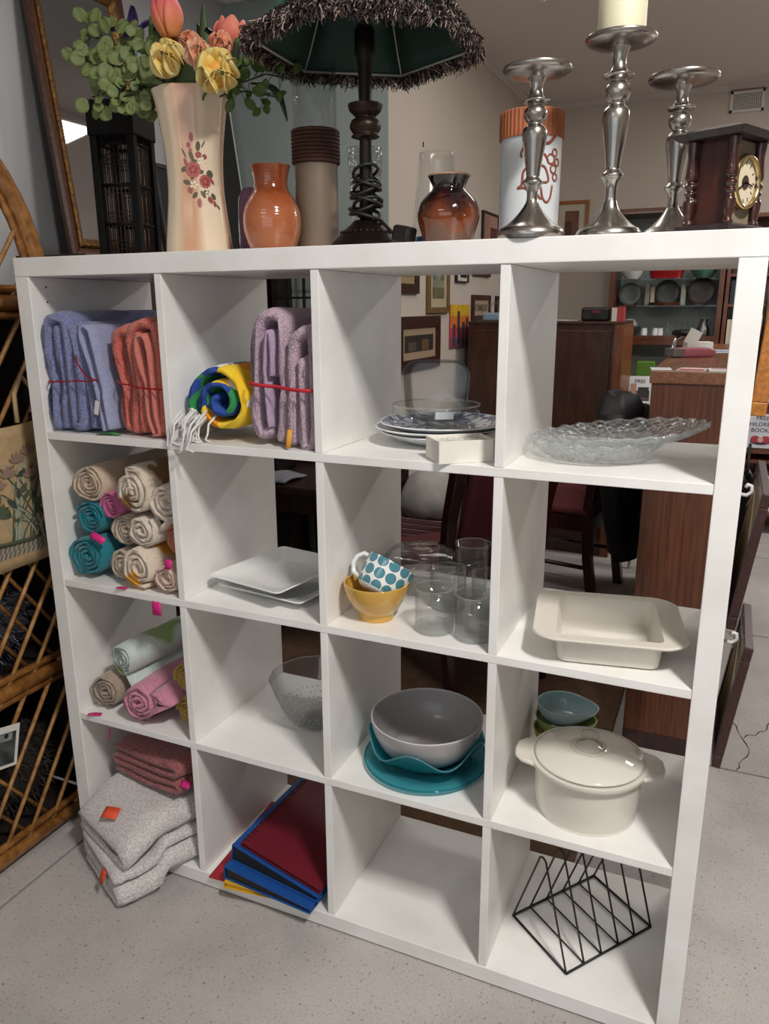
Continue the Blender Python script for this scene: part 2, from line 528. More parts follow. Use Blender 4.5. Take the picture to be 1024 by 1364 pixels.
# ---------------------------------------------------------------- things standing on top of the shelf
ZT = SW + 0.0003
def interp(prof, z):
    for (r0, z0), (r1, z1) in zip(prof[:-1], prof[1:]):
        if z0 <= z <= z1 and z1 > z0:
            return r0 + (r1 - r0) * (z - z0) / (z1 - z0)
    return prof[-1][0]
def smoothprof(pts, n=6):
    """Catmull-Rom through profile points"""
    out = []
    for i in range(len(pts) - 1):
        p0 = pts[max(i - 1, 0)]; p1 = pts[i]; p2 = pts[i + 1]; p3 = pts[min(i + 2, len(pts) - 1)]
        for k in range(n):
            t_ = k / n
            out.append(tuple(0.5 * ((2 * p1[j]) + (-p0[j] + p2[j]) * t_ + (2 * p0[j] - 5 * p1[j] + 4 * p2[j] - p3[j]) * t_ ** 2 + (-p0[j] + 3 * p1[j] - 3 * p2[j] + p3[j]) * t_ ** 3) for j in (0, 1)))
    out.append(pts[-1])
    return out
def vessel(outer, wall=0.003, bottom=0.006):
    """closed profile: outer from foot to rim, then the inside back down"""
    inner = [(max(r - wall, 0.0005), z) for r, z in outer if z >= outer[0][1] + bottom]
    return [(0.0005, outer[0][1])] + outer + [(inner[-1][0], outer[-1][1])] + inner[::-1][1:] + [(0.0005, outer[0][1] + bottom)]
def hdome(r, n=5):
    return [(r * math.cos(a), r * math.sin(a)) for a in [PI / 2 * k / n for k in range(n + 1)]]

# tall cream vase with rose print -----------------------------------------
def vase_mat():
    mt, t, b = nt('peach lustre glaze')
    tc = t.nodes.new('ShaderNodeTexCoord'); sx = t.nodes.new('ShaderNodeSeparateXYZ')
    t.links.new(tc.outputs['Object'], sx.inputs[0])
    at = t.nodes.new('ShaderNodeMath'); at.operation = 'ARCTAN2'
    t.links.new(sx.outputs['Y'], at.inputs[0]); t.links.new(sx.outputs['X'], at.inputs[1])
    mul = t.nodes.new('ShaderNodeMath'); mul.operation = 'MULTIPLY'; mul.inputs[1].default_value = 4.0
    t.links.new(at.outputs[0], mul.inputs[0])
    sn = t.nodes.new('ShaderNodeMath'); sn.operation = 'SINE'; t.links.new(mul.outputs[0], sn.inputs[0])
    mr = t.nodes.new('ShaderNodeMapRange'); mr.inputs[1].default_value = -1; mr.inputs[2].default_value = 1
    t.links.new(sn.outputs[0], mr.inputs[0])
    r = t.nodes.new('ShaderNodeValToRGB')
    r.color_ramp.elements[0].color = lin('#efdcc0'); r.color_ramp.elements[0].position = 0.35
    r.color_ramp.elements[1].color = lin('#d2a17f'); r.color_ramp.elements[1].position = 0.95
    t.links.new(mr.outputs[0], r.inputs[0]); t.links.new(r.outputs[0], b.inputs['Base Color'])
    b.inputs['Roughness'].default_value = 0.16; b.inputs['Coat Weight'].default_value = 0.6
    return mt
VX, VY = 0.362, 0.175
vprof = smoothprof([(.071, 0), (.070, .02), (.0655, .06), (.059, .12), (.0575, .17), (.060, .215), (.065, .255), (.071, .295), (.0775, .322)])
vase = thing('flower_vase', 'tall cream and peach waisted vase printed with a spray of roses', 'vase', (VX, VY, ZT))
flute = lambda a, r, z: 1 + 0.016 * math.cos(8 * a) * (0.35 + z / .32)
MB().lathe(vessel(vprof, .0045), 64, rfun=flute).build('vase_body', vase_mat(), vase, smooth=True)
def on_vase(a, z, off=.0012):
    r = interp(vprof, z) * (1 + 0.016 * math.cos(8 * a) * (0.35 + z / .32)) + off
    return Vector((r * math.cos(a), r * math.sin(a), z))
# the print: petals and leaves lying on the glaze
A0 = math.atan2(-1.45, 1.07)           # side turned towards the room
prints = {'rose_print': [], 'leaf_print': [], 'bud_print': [], 'cream_print': [], 'dark_rose_print': []}
def blob(kind, x, z, w, h, rot_=0, n=12):
    P = []
    for k in range(n):
        a = 2 * PI * k / n
        u, v_ = w / 2 * math.cos(a), h / 2 * math.sin(a)
        uu, vv = u * math.cos(rot_) - v_ * math.sin(rot_), u * math.sin(rot_) + v_ * math.cos(rot_)
        P.append((x + uu, z + vv))
    prints[kind].append((x, z, P))
ZM = 0.155
for (x, z, w, h, r_) in [(-.004, .012, .030, .030, 0), (.019, -.010, .024, .027, .2)]:
    blob('rose_print', x, ZM + z, w, h, r_)
    for k in range(5):
        a = 2 * PI * k / 5 + .3
        blob('dark_rose_print', x + .006 * math.cos(a), ZM + z + .006 * math.sin(a), .007, .004, a + 1.2)
for (x, z, w, h, r_) in [(-.004, .072, .008, .017, 0), (-.010, .058, .008, .010, 0), (-.007, .048, .006, .008, 0), (-.012, -.027, .010, .013, .3), (.005, -.052, .009, .018, 0), (.027, -.045, .010, .014, .6), (.036, -.052, .007, .012, .2), (-.018, .026, .006, .016, .3), (.008, .040, .012, .012, 0), (.020, .037, .010, .010, 0), (.034, -.008, .006, .016, .6)]:
    blob('bud_print', x, ZM + z, w, h, r_)
for (x, z, w, h, r_) in [(-.022, .013, .014, .010, .5), (-.018, -.012, .016, .009, -.3), (-.006, .038, .008, .020, .3), (.008, .056, .009, .018, -.1), (.030, .005, .015, .016, .4), (-.003, -.037, .008, .014, -.6), (.013, -.035, .007, .016, .5), (.035, -.038, .009, .014, .5), (.018, .060, .003, .016, -.5), (-.020, .043, .003, .020, .4), (-.005, -.002, .012, .006, .8), (.012, .008, .010, .008, .2), (-.001, .028, .012, .007, 0), (.044, -.058, .004, .012, .7), (.020, -.030, .012, .008, 0)]:
    blob('leaf_print', x, ZM + z, w, h, r_)
for (x, z) in [(-.004, -.017), (.024, -.028), (.014, .028)]:
    for k in range(5):
        a = 2 * PI * k / 5
        blob('cream_print', x + .005 * math.cos(a), ZM + z + .005 * math.sin(a), .007, .004, a)
pc = {'rose_print': '#b5605a', 'leaf_print': '#5f5a48', 'bud_print': '#a2545a', 'cream_print': '#f0ead2', 'dark_rose_print': '#8e3b3c'}
for kd, lst in prints.items():
    mb = MB()
    off = .0010 if kd == 'leaf_print' else .0014 if kd in ('rose_print', 'bud_print') else .0018
    for (x, z, P) in lst:
        rr = interp(vprof, ZM)
        ring = [on_vase(A0 + px / rr, pz, off) for px, pz in P]
        cen = on_vase(A0 + x / rr, z, off)
        n = len(ring)
        mb.add([cen] + ring, [(0, 1 + k, 1 + (k + 1) % n) for k in range(n)])
    o = mb.build(kd, M(kd, pc[kd], 0.3), vase, smooth=True); o['kind'] = 'stuff'

# flowers -------------------------------------------------------------------
m_stem = M('stem green', '#4d5a2c', 0.6)
m_eu = M('pale leaf green', '#7d8b52', 0.55, var=(30, 0.25))
m_leafd = M('deep leaf green', '#3d5426', 0.5, var=(20, 0.35))
m_fern = M('fern green', '#55702c', 0.55, var=(25, 0.3))
m_darkleaf = M('blackish leaf', '#2b331f', 0.5)
def petal_mesh(name, L, W, cup, curl, mat, n=6, tip=0.35):
    """petal growing along +z from the origin, cupped towards -y... shared by its copies"""
    def fn(u, v):
        w = W * (math.sin(PI * min(v * 0.86 + 0.08, 1)) ** 0.7)
        x = (u - .5) * w
        y = cup * (1 - (2 * u - 1) ** 2) * math.sin(PI * v * .8) - curl * v * v
        return (x, -y, v * L - tip * L * .25 * (2 * u - 1) ** 2 * v)
    mb = MB(); mb.sheet(fn, 6, n, .0008, (0, 1, 0))
    o = mb.build(name, mat, None, smooth=True)
    return o
def bend(p0, p1, sag=(0, 0, 0.03), n=8):
    p0, p1, sag = Vector(p0), Vector(p1), Vector(sag)
    return [p0.lerp(p1, k / n) + sag * math.sin(PI * k / n) for k in range(n + 1)]
NECK = Vector((VX, VY, ZT + .30))
def aim(d):
    return Vector(d).normalized().to_track_quat('Z', 'Y').to_matrix()
def rose(label, head, d, size, mats, group=None):
    root = thing('rose', label, 'flower', head, 0, group)
    R3 = aim(d).to_4x4()
    H = Vector(head)
    MB().tube([Vector((0, 0, 0)), (NECK - H) * .55 + Vector((0, 0, -.01)), NECK - H + Vector((0, 0, -.10))], [.003, .0025, .0025], 6).build('stem', m_stem, root, smooth=True)
    rings = [(3, .10, .55, .45, .25, 0), (4, .24, .75, .7, .12, 1), (5, .42, .85, .85, -.15, 1), (6, .56, .80, .95, -.45, 2)]
    for (n, r, L, W, curl, mi) in rings:
        base = None
        for k in range(n):
            a = 2 * PI * (k + .37 * n) / n
            if base is None:
                base = petal_mesh('petal', size * L, size * W, size * .20, size * curl * .5, mats[mi])
                o = base
            else:
                o = base.copy(); COL.objects.link(o)
            o.parent = root
            tilt = math.radians(4 + 34 * r)
            o.matrix_local = R3 @ Matrix.Rotation(a, 4, 'Z') @ Matrix.Translation((0, size * r * .55, -size * .25)) @ Matrix.Rotation(-tilt, 4, 'X')
    MB().lathe([(.0005, -.3 * size), (.22 * size, -.24 * size), (.34 * size, -.05 * size), (.30 * size, .18 * size), (.14 * size, .36 * size), (.0005, .38 * size)], 12).xform(R3).build('flower_heart', mats[0], root, smooth=True)
    cal = MB()
    cal.lathe([(.002, -.42 * size), (.12 * size, -.38 * size), (.18 * size, -.25 * size), (.10 * size, -.2 * size)], 10).xform(R3).build('calyx', m_stem, root, smooth=True)
    return root
m_y0 = M('rose yolk', '#e6a84c', 0.6); m_y1 = M('rose yellow', '#ecca6c', 0.6, var=(18, .12)); m_y2 = M('rose pale yellow', '#efdc96', 0.6, var=(18, .12))
m_p0 = M('rose coral', '#e07a5a', 0.6); m_p1 = M('rose peach', '#eba07c', 0.6, var=(18, .15)); m_p2 = M('rose cream peach', '#efc09c', 0.6, var=(18, .15))
rose('yellow rose leaning forward over the vase rim beside the tulip', (.375, .10, 1.826), (-.1, -.8, .75), .064, (m_y0, m_y1, m_y2))
rose('large yellow rose with a pink blush hanging lowest at the vase rim', (.495, .085, 1.790), (.35, -.9, .35), .072, (m_y0, m_y1, m_y2))
rose('peach rose bud in the middle of the bouquet between two yellow roses', (.447, .095, 1.828), (.1, -.6, .8), .048, (m_p0, m_p1, m_p2))
rose('small peach rose tucked above the yellow rose', (.405, .13, 1.862), (-.5, -.4, .8), .040, (m_p0, m_p1, m_p1))
rose('small peach rose turned sideways at the vase side of the big yellow rose', (.478, .12, 1.850), (.8, -.4, .6), .040, (m_p0, m_p1, m_p1))
def grad_mat(name, c0, c1, z0, z1):
    mt, t, b = nt(name)
    tc = t.nodes.new('ShaderNodeTexCoord'); sx = t.nodes.new('ShaderNodeSeparateXYZ'); t.links.new(tc.outputs['Object'], sx.inputs[0])
    mr = t.nodes.new('ShaderNodeMapRange'); mr.inputs[1].default_value = z0; mr.inputs[2].default_value = z1
    t.links.new(sx.outputs['Z'], mr.inputs[0])
    mx = t.nodes.new('ShaderNodeMixRGB'); mx.inputs[1].default_value = lin(c0); mx.inputs[2].default_value = lin(c1)
    t.links.new(mr.outputs[0], mx.inputs[0]); t.links.new(mx.outputs[0], b.inputs['Base Color'])
    b.inputs['Roughness'].default_value = 0.55
    return mt
def tulip(label, base, d, L, c0, c1, open_=0.0, n_mat='tulip'):
    root = thing('tulip', label, 'flower', base)
    R3 = aim(d).to_4x4(); H = Vector(base)
    MB().tube(bend((0, 0, 0), NECK - H + Vector((0, 0, -.08)), (0, 0, .01)), .0032, 6).build('stem', m_stem, root, smooth=True)
    mt = grad_mat(n_mat, c0, c1, 0, L)
    base_o = None
    for ring, (n, r, tl) in enumerate(((3, .010, 3), (3, .014, 7))):
        for k in range(n):
            a = 2 * PI * (k + .5 * ring) / n + .4
            if base_o is None:
                def fn(u, v):
                    w = .046 * math.sin(PI * min(.12 + v * .86, 1)) ** .75
                    th = (u - .5) * 1.5
                    return (math.sin(th) * w * .75, (1 - math.cos(th)) * w * -.7 + .012 * math.sin(PI * v) , v * L)
                mb = MB(); mb.sheet(fn, 6, 9, .001, (0, 1, 0)); base_o = mb.build('petal', mt, root, smooth=True); o = base_o
            else:
                o = base_o.copy(); COL.objects.link(o); o.parent = root
            o.matrix_local = R3 @ Matrix.Rotation(a, 4, 'Z') @ Matrix.Translation((0, r, 0)) @ Matrix.Rotation(-math.radians(tl + open_), 4, 'X')
    return root
tulip('closed pink and orange tulip standing tallest in the bouquet', (.346, .145, 1.885), (-.12, -.05, 1), .078, '#ee9e58', '#ea6478', 0, 'tulip orange pink')
tulip('half open coral tulip behind the peach roses', (.437, .215, 1.868), (.12, .1, 1), .062, '#ea7a62', '#f08a78', 13, 'tulip coral')
m_iris = M('iris violet', '#453570', 0.6, var=(30, .35)); m_iris2 = M('iris pale', '#b4b0d0', 0.6)
def iris(label, head, d, s):
    root = thing('iris', label, 'flower', head)
    R3 = aim(d).to_4x4(); H = Vector(head)
    MB().tube(bend((0, 0, 0), NECK - H + Vector((0, 0, -.06)), (0, 0, .01)), .0028, 6).build('stem', m_stem, root, smooth=True)
    b = None
    for k in range(6):
        a = 2 * PI * k / 6
        if b is None:
            b = petal_mesh('petal', s, s * .62, s * .12, s * .55, m_iris); o = b
        else:
            o = b.copy(); COL.objects.link(o)
        o.parent = root
        o.matrix_local = R3 @ Matrix.Rotation(a, 4, 'Z') @ Matrix.Rotation(-math.radians(20 if k % 2 else 62), 4, 'X')
    petal_mesh('petal_edge', s * .5, s * .4, s * .05, s * .3, m_iris2).parent = root
    return root
iris('violet iris spreading over the pale eucalyptus leaves', (.215, .20, 1.925), (-.4, -.3, .7), .050)
iris('violet iris half hidden under the tallest tulip', (.300, .215, 1.905), (-.1, -.4, .8), .046)
iris('dark violet iris peeping between the two tulips', (.385, .235, 1.893), (.1, -.3, .9), .044)

def round_leaf(name, s, mat, long_=1.0):
    def fn(u, v):
        w = s * math.sin(PI * min(max(v, .02), .97)) ** .55
        x = (u - .5) * w
        return (x, -.12 * s * (2 * u - 1) ** 2, v * s * long_)
    mb = MB(); mb.sheet(fn, 4, 6, .0007, (0, 1, 0))
    return mb.build(name, mat, None, smooth=True)
def sprig(name, label, pts, mat, leaf_s, n, spread, seed, long_=1.0, face=(.5, -.85, .1), r=.0016):
    """a branching twig with round leaves, each leaf its own mesh copy"""
    random.seed(seed)
    pts = [Vector(p) for p in pts]
    root = thing(name, label, 'foliage', tuple(pts[0]))
    o0 = pts[0]
    st = MB(); st.tube([p - o0 for p in pts], [r * 1.5] + [r] * (len(pts) - 1), 6)
    leaf = None
    seglen = [(b - a).length for a, b in zip(pts[:-1], pts[1:])]
    tot = sum(seglen)
    for k in range(n):
        d = tot * (.30 + .70 * (k + .5) / n)
        i = 0
        while i < len(seglen) - 1 and d > seglen[i]:
            d -= seglen[i]; i += 1
        p = pts[i].lerp(pts[i + 1], min(d / seglen[i], 1))
        off = Vector((random.uniform(-1, 1) * spread, random.uniform(-.6, .4) * spread, random.uniform(-1, 1) * spread))
        q = p + off
        st.tube([p - o0, p - o0 + off * .5 + Vector((0, 0, .004)), q - o0], .0007, 5)
        f = Vector(face) + Vector((random.uniform(-.5, .5), random.uniform(-.3, .3), random.uniform(-.5, .5)))
        up = off.normalized() + Vector((random.uniform(-.5, .5), random.uniform(-.3, .3), random.uniform(-.4, .6)))
        f.normalize(); up = (up - f * up.dot(f))
        if up.length < .05: up = f.orthogonal()
        up.normalize(); x = up.cross(f)
        if leaf is None:
            leaf = round_leaf('leaf', leaf_s, mat, long_); o = leaf
        else:
            o = leaf.copy(); COL.objects.link(o)
        o.parent = root
        sc = random.uniform(.75, 1.2)
        mm = Matrix.Identity(4)
        for rr in range(3):
            mm[rr][0], mm[rr][1], mm[rr][2] = x[rr] * sc, -f[rr] * sc, up[rr] * sc
            mm[rr][3] = (q - o0)[rr]
        o.matrix_local = mm
    st.build('twig', m_darkleaf, root, smooth=True)
    return root
N0 = (VX - .02, VY, ZT + .30)
sprig('eucalyptus_sprig', 'pale green eucalyptus sprig reaching highest on the mirror side of the vase', [N0, (.27, .17, 1.85), (.18, .16, 1.905), (.115, .16, 1.925)], m_eu, .029, 40, .034, 3)
sprig('eucalyptus_sprig', 'pale green eucalyptus sprig spreading level towards the gilt mirror', [N0, (.25, .15, 1.83), (.16, .15, 1.855), (.10, .15, 1.87)], m_eu, .030, 44, .032, 5)
sprig('eucalyptus_sprig', 'pale green eucalyptus sprig drooping over the black lattice lantern', [N0, (.26, .14, 1.80), (.19, .14, 1.805), (.135, .14, 1.80)], m_eu, .029, 36, .028, 8)
sprig('leafy_twig', 'young green leafy twig bending low under the eucalyptus beside the vase', [N0, (.27, .12, 1.79), (.21, .12, 1.785)], m_eu, .022, 9, .022, 13)
sprig('fern_sprig', 'feathery green sprig reaching from the vase towards the fringed lampshade', [(VX + .03, VY, ZT + .30), (.46, .19, 1.80), (.53, .20, 1.815), (.585, .2, 1.80)], m_fern, .017, 24, .030, 21, 1.5)
sprig('fern_sprig', 'small green leafy sprig rising beside the coral tulip', [(VX + .03, VY, ZT + .30), (.45, .21, 1.82), (.50, .21, 1.85), (.54, .21, 1.865)], m_fern, .016, 14, .024, 25, 1.5)
sprig('fern_sprig', 'low green sprig hanging just above the orange jug', [(VX + .04, VY, ZT + .30), (.47, .17, 1.785), (.53, .18, 1.775), (.565, .18, 1.765)], m_fern, .017, 16, .024, 29, 1.4)
def strap(label, p0, p1, sag, w, mat):
    o0 = Vector(p0)
    P = [p - o0 for p in bend(p0, p1, sag, 10)]
    side = Vector((.9, .42, 0.0))
    d = (P[-1] - P[0]).normalized()
    side = (side - d * side.dot(d)).normalized() if abs(d.dot(side)) < .9 else Vector((0, 0, 1))
    def fn(u, v):
        i = min(int(v * 10), 9); q = P[i].lerp(P[i + 1], v * 10 - i)
        ww = w * math.sin(PI * min(.12 + .86 * v, 1)) ** .6
        return q + side * (u - .5) * ww + Vector((.3, -.6, 0)) * (-.15 * w * (2 * u - 1) ** 2)
    mb = MB(); mb.sheet(fn, 4, 14, .0008, (0, 1, 0))
    o = mb.build('strap_leaf', mat, None, smooth=True); o.location = o0
    return tag(o, label, 'leaf')
strap('upright green strap leaf between the tulips', (.385, .2, 1.80), (.388, .2, 1.955), (0, 0, 0), .022, m_leafd)
strap('long green strap leaf bending over the eucalyptus', (.34, .15, 1.80), (.20, .16, 1.875), (0, 0, .04), .026, m_leafd)
strap('broad green leaf lying out low beside the vase rim', (.35, .13, 1.79), (.215, .13, 1.81), (0, 0, .008), .036, m_leafd)
strap('tall green leaf rising behind the yellow rose', (.35, .16, 1.79), (.285, .18, 1.945), (-.012, 0, 0), .026, m_leafd)
strap('green leaf sweeping up beside the tallest tulip', (.345, .17, 1.80), (.262, .19, 1.95), (-.02, 0, 0), .022, m_fern)
strap('dark leaf standing beside the pink tulip', (.37, .2, 1.80), (.365, .21, 1.93), (.01, 0, 0), .02, m_darkleaf)
strap('blackish pointed leaf drooping above the orange jug', (.50, .19, 1.80), (.575, .2, 1.725), (.015, 0, .02), .014, m_darkleaf)
strap('dark curled leaf in front of the coral tulip', (.455, .17, 1.815), (.485, .17, 1.87), (0, 0, 0), .028, m_darkleaf)
strap('green leaf filling the middle of the bouquet under the peach bud', (.39, .12, 1.775), (.43, .10, 1.835), (0, 0, 0), .05, m_leafd)
strap('green leaf behind the yellow rose near the rim', (.40, .13, 1.77), (.36, .12, 1.835), (0, 0, 0), .05, m_leafd)

# black lattice lantern -------------------------------------------------------
m_black = M('black lacquer', '#080605', 0.6, spec=.2)
m_cane = M('dark cane', '#2a1712', 0.6)
lan = thing('lattice_lantern', 'tall black wooden lantern with cane lattice sides beside the rose vase', 'lantern', (.083, .28, ZT), math.radians(14))
W2, HL = .045, .35
for sx_ in (-1, 1):
    for sy_ in (-1, 1):
        MB().box(sx_ * W2 - .009, sx_ * W2 + .009, sy_ * W2 - .009, sy_ * W2 + .009, 0, HL).build('post', m_black, lan, bevel=.002)
MB().box(-W2, W2, -W2, W2, 0.0, .02).build('base_board', m_black, lan)
top = MB(); top.box(-W2 - .012, W2 + .012, -W2 - .012, W2 + .012, HL - .075, HL).build('top_box', m_black, lan, bevel=.003)
for ax in range(4):
    random.seed(ax + 40)
    mb = MB()
    def P3(a, z, d=0.0):
        q = [(a, -W2 + d), (W2 - d, a), (a, W2 - d), (-W2 + d, a)][ax]
        return (q[0], q[1], z)
    for k in range(9):
        a = -W2 + 2 * W2 * (k + .5) / 9
        mb.tube([P3(a, .02), P3(a, HL - .07)], .0017, 5)
    zz = .03
    k = 0
    while zz < HL - .08:
        for dz in (0, .009, .020):
            mb.tube([P3(-W2, zz + dz, .003), P3(W2, zz + dz + random.uniform(-.002, .002), .003)], .0013, 5)
        zz += .062
    o = mb.build('cane_lattice', m_cane, lan, smooth=True); o['kind'] = 'stuff'
rl = MB()
for z in (.085, .17, .26):
    for (a, b) in (((-W2, -W2), (W2, -W2)), ((W2, -W2), (W2, W2)), ((-W2, W2), (W2, W2)), ((-W2, -W2), (-W2, W2))):
        MB().tube([(a[0], a[1], z), (b[0], b[1], z)], .004, 6).build('rail', m_black, lan, smooth=True)

# purple striped vase, orange jug ---------------------------------------------
def stripes(name, cols, freq, rough=.3):
    mt, t, b = nt(name)
    tc = t.nodes.new('ShaderNodeTexCoord'); sx = t.nodes.new('ShaderNodeSeparateXYZ'); t.links.new(tc.outputs['Object'], sx.inputs[0])
    at = t.nodes.new('ShaderNodeMath'); at.operation = 'ARCTAN2'; t.links.new(sx.outputs['Y'], at.inputs[0]); t.links.new(sx.outputs['X'], at.inputs[1])
    mu = t.nodes.new('ShaderNodeMath'); mu.operation = 'MULTIPLY'; mu.inputs[1].default_value = freq; t.links.new(at.outputs[0], mu.inputs[0])
    fr = t.nodes.new('ShaderNodeMath'); fr.operation = 'FRACT'; t.links.new(mu.outputs[0], fr.inputs[0])
    r = t.nodes.new('ShaderNodeValToRGB'); r.color_ramp.interpolation = 'CONSTANT'
    for k, c in enumerate(cols):
        if k < 2: e_ = r.color_ramp.elements[k]; e_.position = k / len(cols)
        else: e_ = r.color_ramp.elements.new(k / len(cols))
        e_.color = lin(c)
    t.links.new(fr.outputs[0], r.inputs[0]); t.links.new(r.outputs[0], b.inputs['Base Color']); b.inputs['Roughness'].default_value = rough
    return mt
pv = MB().lathe(vessel(smoothprof([(.035, 0), (.039, .02), (.040, .07), (.038, .12), (.031, .138), (.028, .145)]), .003), 40).build('striped_vase', stripes('purple stripes', ['#4a2e4e', '#7d5a80', '#2d2036', '#8d7090', '#5b2f4a'], 5.1), None, smooth=True, loc=(.448, .27, ZT))
tag(pv, 'purple striped rounded vase half hidden between rose vase and orange jug', 'vase')
def ovase_mat():
    mt, t, b = nt('orange dripping glaze')
    tc = t.nodes.new('ShaderNodeTexCoord'); sx = t.nodes.new('ShaderNodeSeparateXYZ'); t.links.new(tc.outputs['Object'], sx.inputs[0])
    n = t.nodes.new('ShaderNodeTexNoise'); n.inputs['Scale'].default_value = 26; t.links.new(tc.outputs['Object'], n.inputs['Vector'])
    ad = t.nodes.new('ShaderNodeMath'); ad.operation = 'MULTIPLY_ADD'; ad.inputs[1].default_value = .05; t.links.new(n.outputs['Fac'], ad.inputs[0]); t.links.new(sx.outputs['Z'], ad.inputs[2])
    r = t.nodes.new('ShaderNodeValToRGB')
    r.color_ramp.elements[0].position = .10; r.color_ramp.elements[0].color = lin('#ad6540')
    r.color_ramp.elements[1].position = .148; r.color_ramp.elements[1].color = lin('#7f3c1a')
    e_ = r.color_ramp.elements.new(.135); e_.color = lin('#9c4f2c')
    t.links.new(ad.outputs[0], r.inputs[0]); t.links.new(r.outputs[0], b.inputs['Base Color'])
    w = t.nodes.new('ShaderNodeTexWave'); w.bands_direction = 'Z'; w.inputs['Scale'].default_value = 60; t.links.new(tc.outputs['Object'], w.inputs['Vector'])
    bp = t.nodes.new('ShaderNodeBump'); bp.inputs['Strength'].default_value = .12; bp.inputs['Distance'].default_value = .002; t.links.new(w.outputs['Fac'], bp.inputs['Height']); t.links.new(bp.outputs[0], b.inputs['Normal'])
    b.inputs['Roughness'].default_value = .14; b.inputs['Coat Weight'].default_value = .7
    return mt
ov = MB().lathe(vessel(smoothprof([(.040, 0), (.050, .018), (.0585, .05), (.0575, .08), (.047, .105), (.036, .122), (.0335, .138), (.036, .155), (.0405, .168)]), .004), 48).build('orange_vase', ovase_mat(), None, smooth=True, loc=(.552, .165, ZT))
tag(ov, 'round bellied orange glazed pottery vase with flared neck', 'vase')

# tall hurricane glass with brown band
m_glass = MGLASS('clear glass')
hg = thing('tall_glass_vase', 'tall cylinder glass vase with a brown band and sand coloured foot behind the lamp', 'vase', (.608, .255, ZT))
rr = .0445
MB().lathe([(rr, .183), (rr, .37), (rr - .003, .37), (rr - .003, .183)], 48, cap=False).build('glass_wall', MGLASS('smoky glass', '#dfe6e8', '#5f6b70'), hg, smooth=True, angle=40)
MB().lathe([(.001, 0), (rr, 0), (rr, .179), (.001, .179)], 48).build('sand_foot', M('sandy frosted glass', '#7d6c5b', .45, var=(6, .12)), hg, smooth=True, angle=40)
bn = MB()
for k in range(9):
    z = .183 + k * .0072
    pts = [((rr + .0022) * math.cos(a), (rr + .0022) * math.sin(a), z) for a in [2 * PI * j / 40 for j in range(40)]]
    bn.tube(pts, .0039, 6, closed=True)
bn.build('wound_band', M('brown cord', '#4c2a1c', .7, var=(40, .3)), hg, smooth=True)

# cut glass decanter behind
m_cut = MGLASS('cut glass', '#e4e9e8', '#78807e', bump=(110, .9))
dg = thing('cut_glass_vase', 'clear cut glass vase with textured collar behind the lamp stem', 'vase', (.690, .320, ZT))
MB().lathe(vessel(smoothprof([(.032, 0), (.034, .02), (.030, .07), (.028, .11), (.032, .145)]), .004), 36).build('glass_body', m_glass, dg, smooth=True)
MB().lathe([(.033, .14), (.036, .17), (.038, .215), (.035, .215), (.030, .145)], 36, cap=False).build('cut_collar', m_cut, dg, smooth=True)
for z in (.05, .10):
    MB().tube([(.032 * math.cos(a), .032 * math.sin(a), z) for a in [2 * PI * j / 32 for j in range(32)]], .0022, 6, closed=True).build('glass_ring', m_glass, dg, smooth=True)

# table lamp -------------------------------------------------------------------
m_bronze = M('dark bronze', '#241b15', .42, metal=.55, var=(60, .4), bump=(90, .2))
m_ant = M('antique bronze', '#3a2b20', .4, metal=.6, var=(50, .4))
lamp = thing('table_lamp', 'dark bronze table lamp with green panel shade edged in shaggy fringe', 'lamp', (.752, .19, ZT))
MB().lathe(smoothprof([(.072, 0), (.074, .006), (.070, .014), (.058, .026), (.044, .040), (.032, .050), (.024, .058)]), 40, rfun=lambda a, r, z: 1 + .012 * math.cos(16 * a)).build('lamp_foot', m_bronze, lamp, smooth=True)
bd = MB()
for k in range(28):
    a = 2 * PI * k / 28
    c = Vector((.050 * math.cos(a), .050 * math.sin(a), .036))
    bd.lathe([(.0004, -.003), (.0025, -.0015), (.003, 0), (.0025, .0015), (.0004, .003)], 6, c)
o = bd.build('bead_ring', m_ant, lamp, smooth=True); o['kind'] = 'stuff'
MB().lathe([(.012, .055), (.0125, .10), (.011, .21), (.012, .215)], 24, rfun=lambda a, r, z: 1 + .10 * abs(math.cos(4 * a))).build('stem', m_bronze, lamp, smooth=True)
flt = lambda a, r, z: 1 + .07 * abs(math.cos(9 * a))
MB().lathe(smoothprof([(.014, .205), (.026, .209), (.022, .214), (.027, .222), (.028, .230), (.024, .238), (.018, .242), (.020, .246), (.028, .254), (.031, .264), (.029, .266), (.012, .266)], 3), 36, rfun=flt).build('turned_knop', m_ant, lamp, smooth=True)
MB().lathe([(.012, .26), (.0135, .33), (.016, .345), (.019, .352), (.019, .39), (.012, .40), (.006, .405), (.006, .56), (.009, .565), (.0005, .575)], 24).build('lamp_holder', m_bronze, lamp, smooth=True, angle=40)
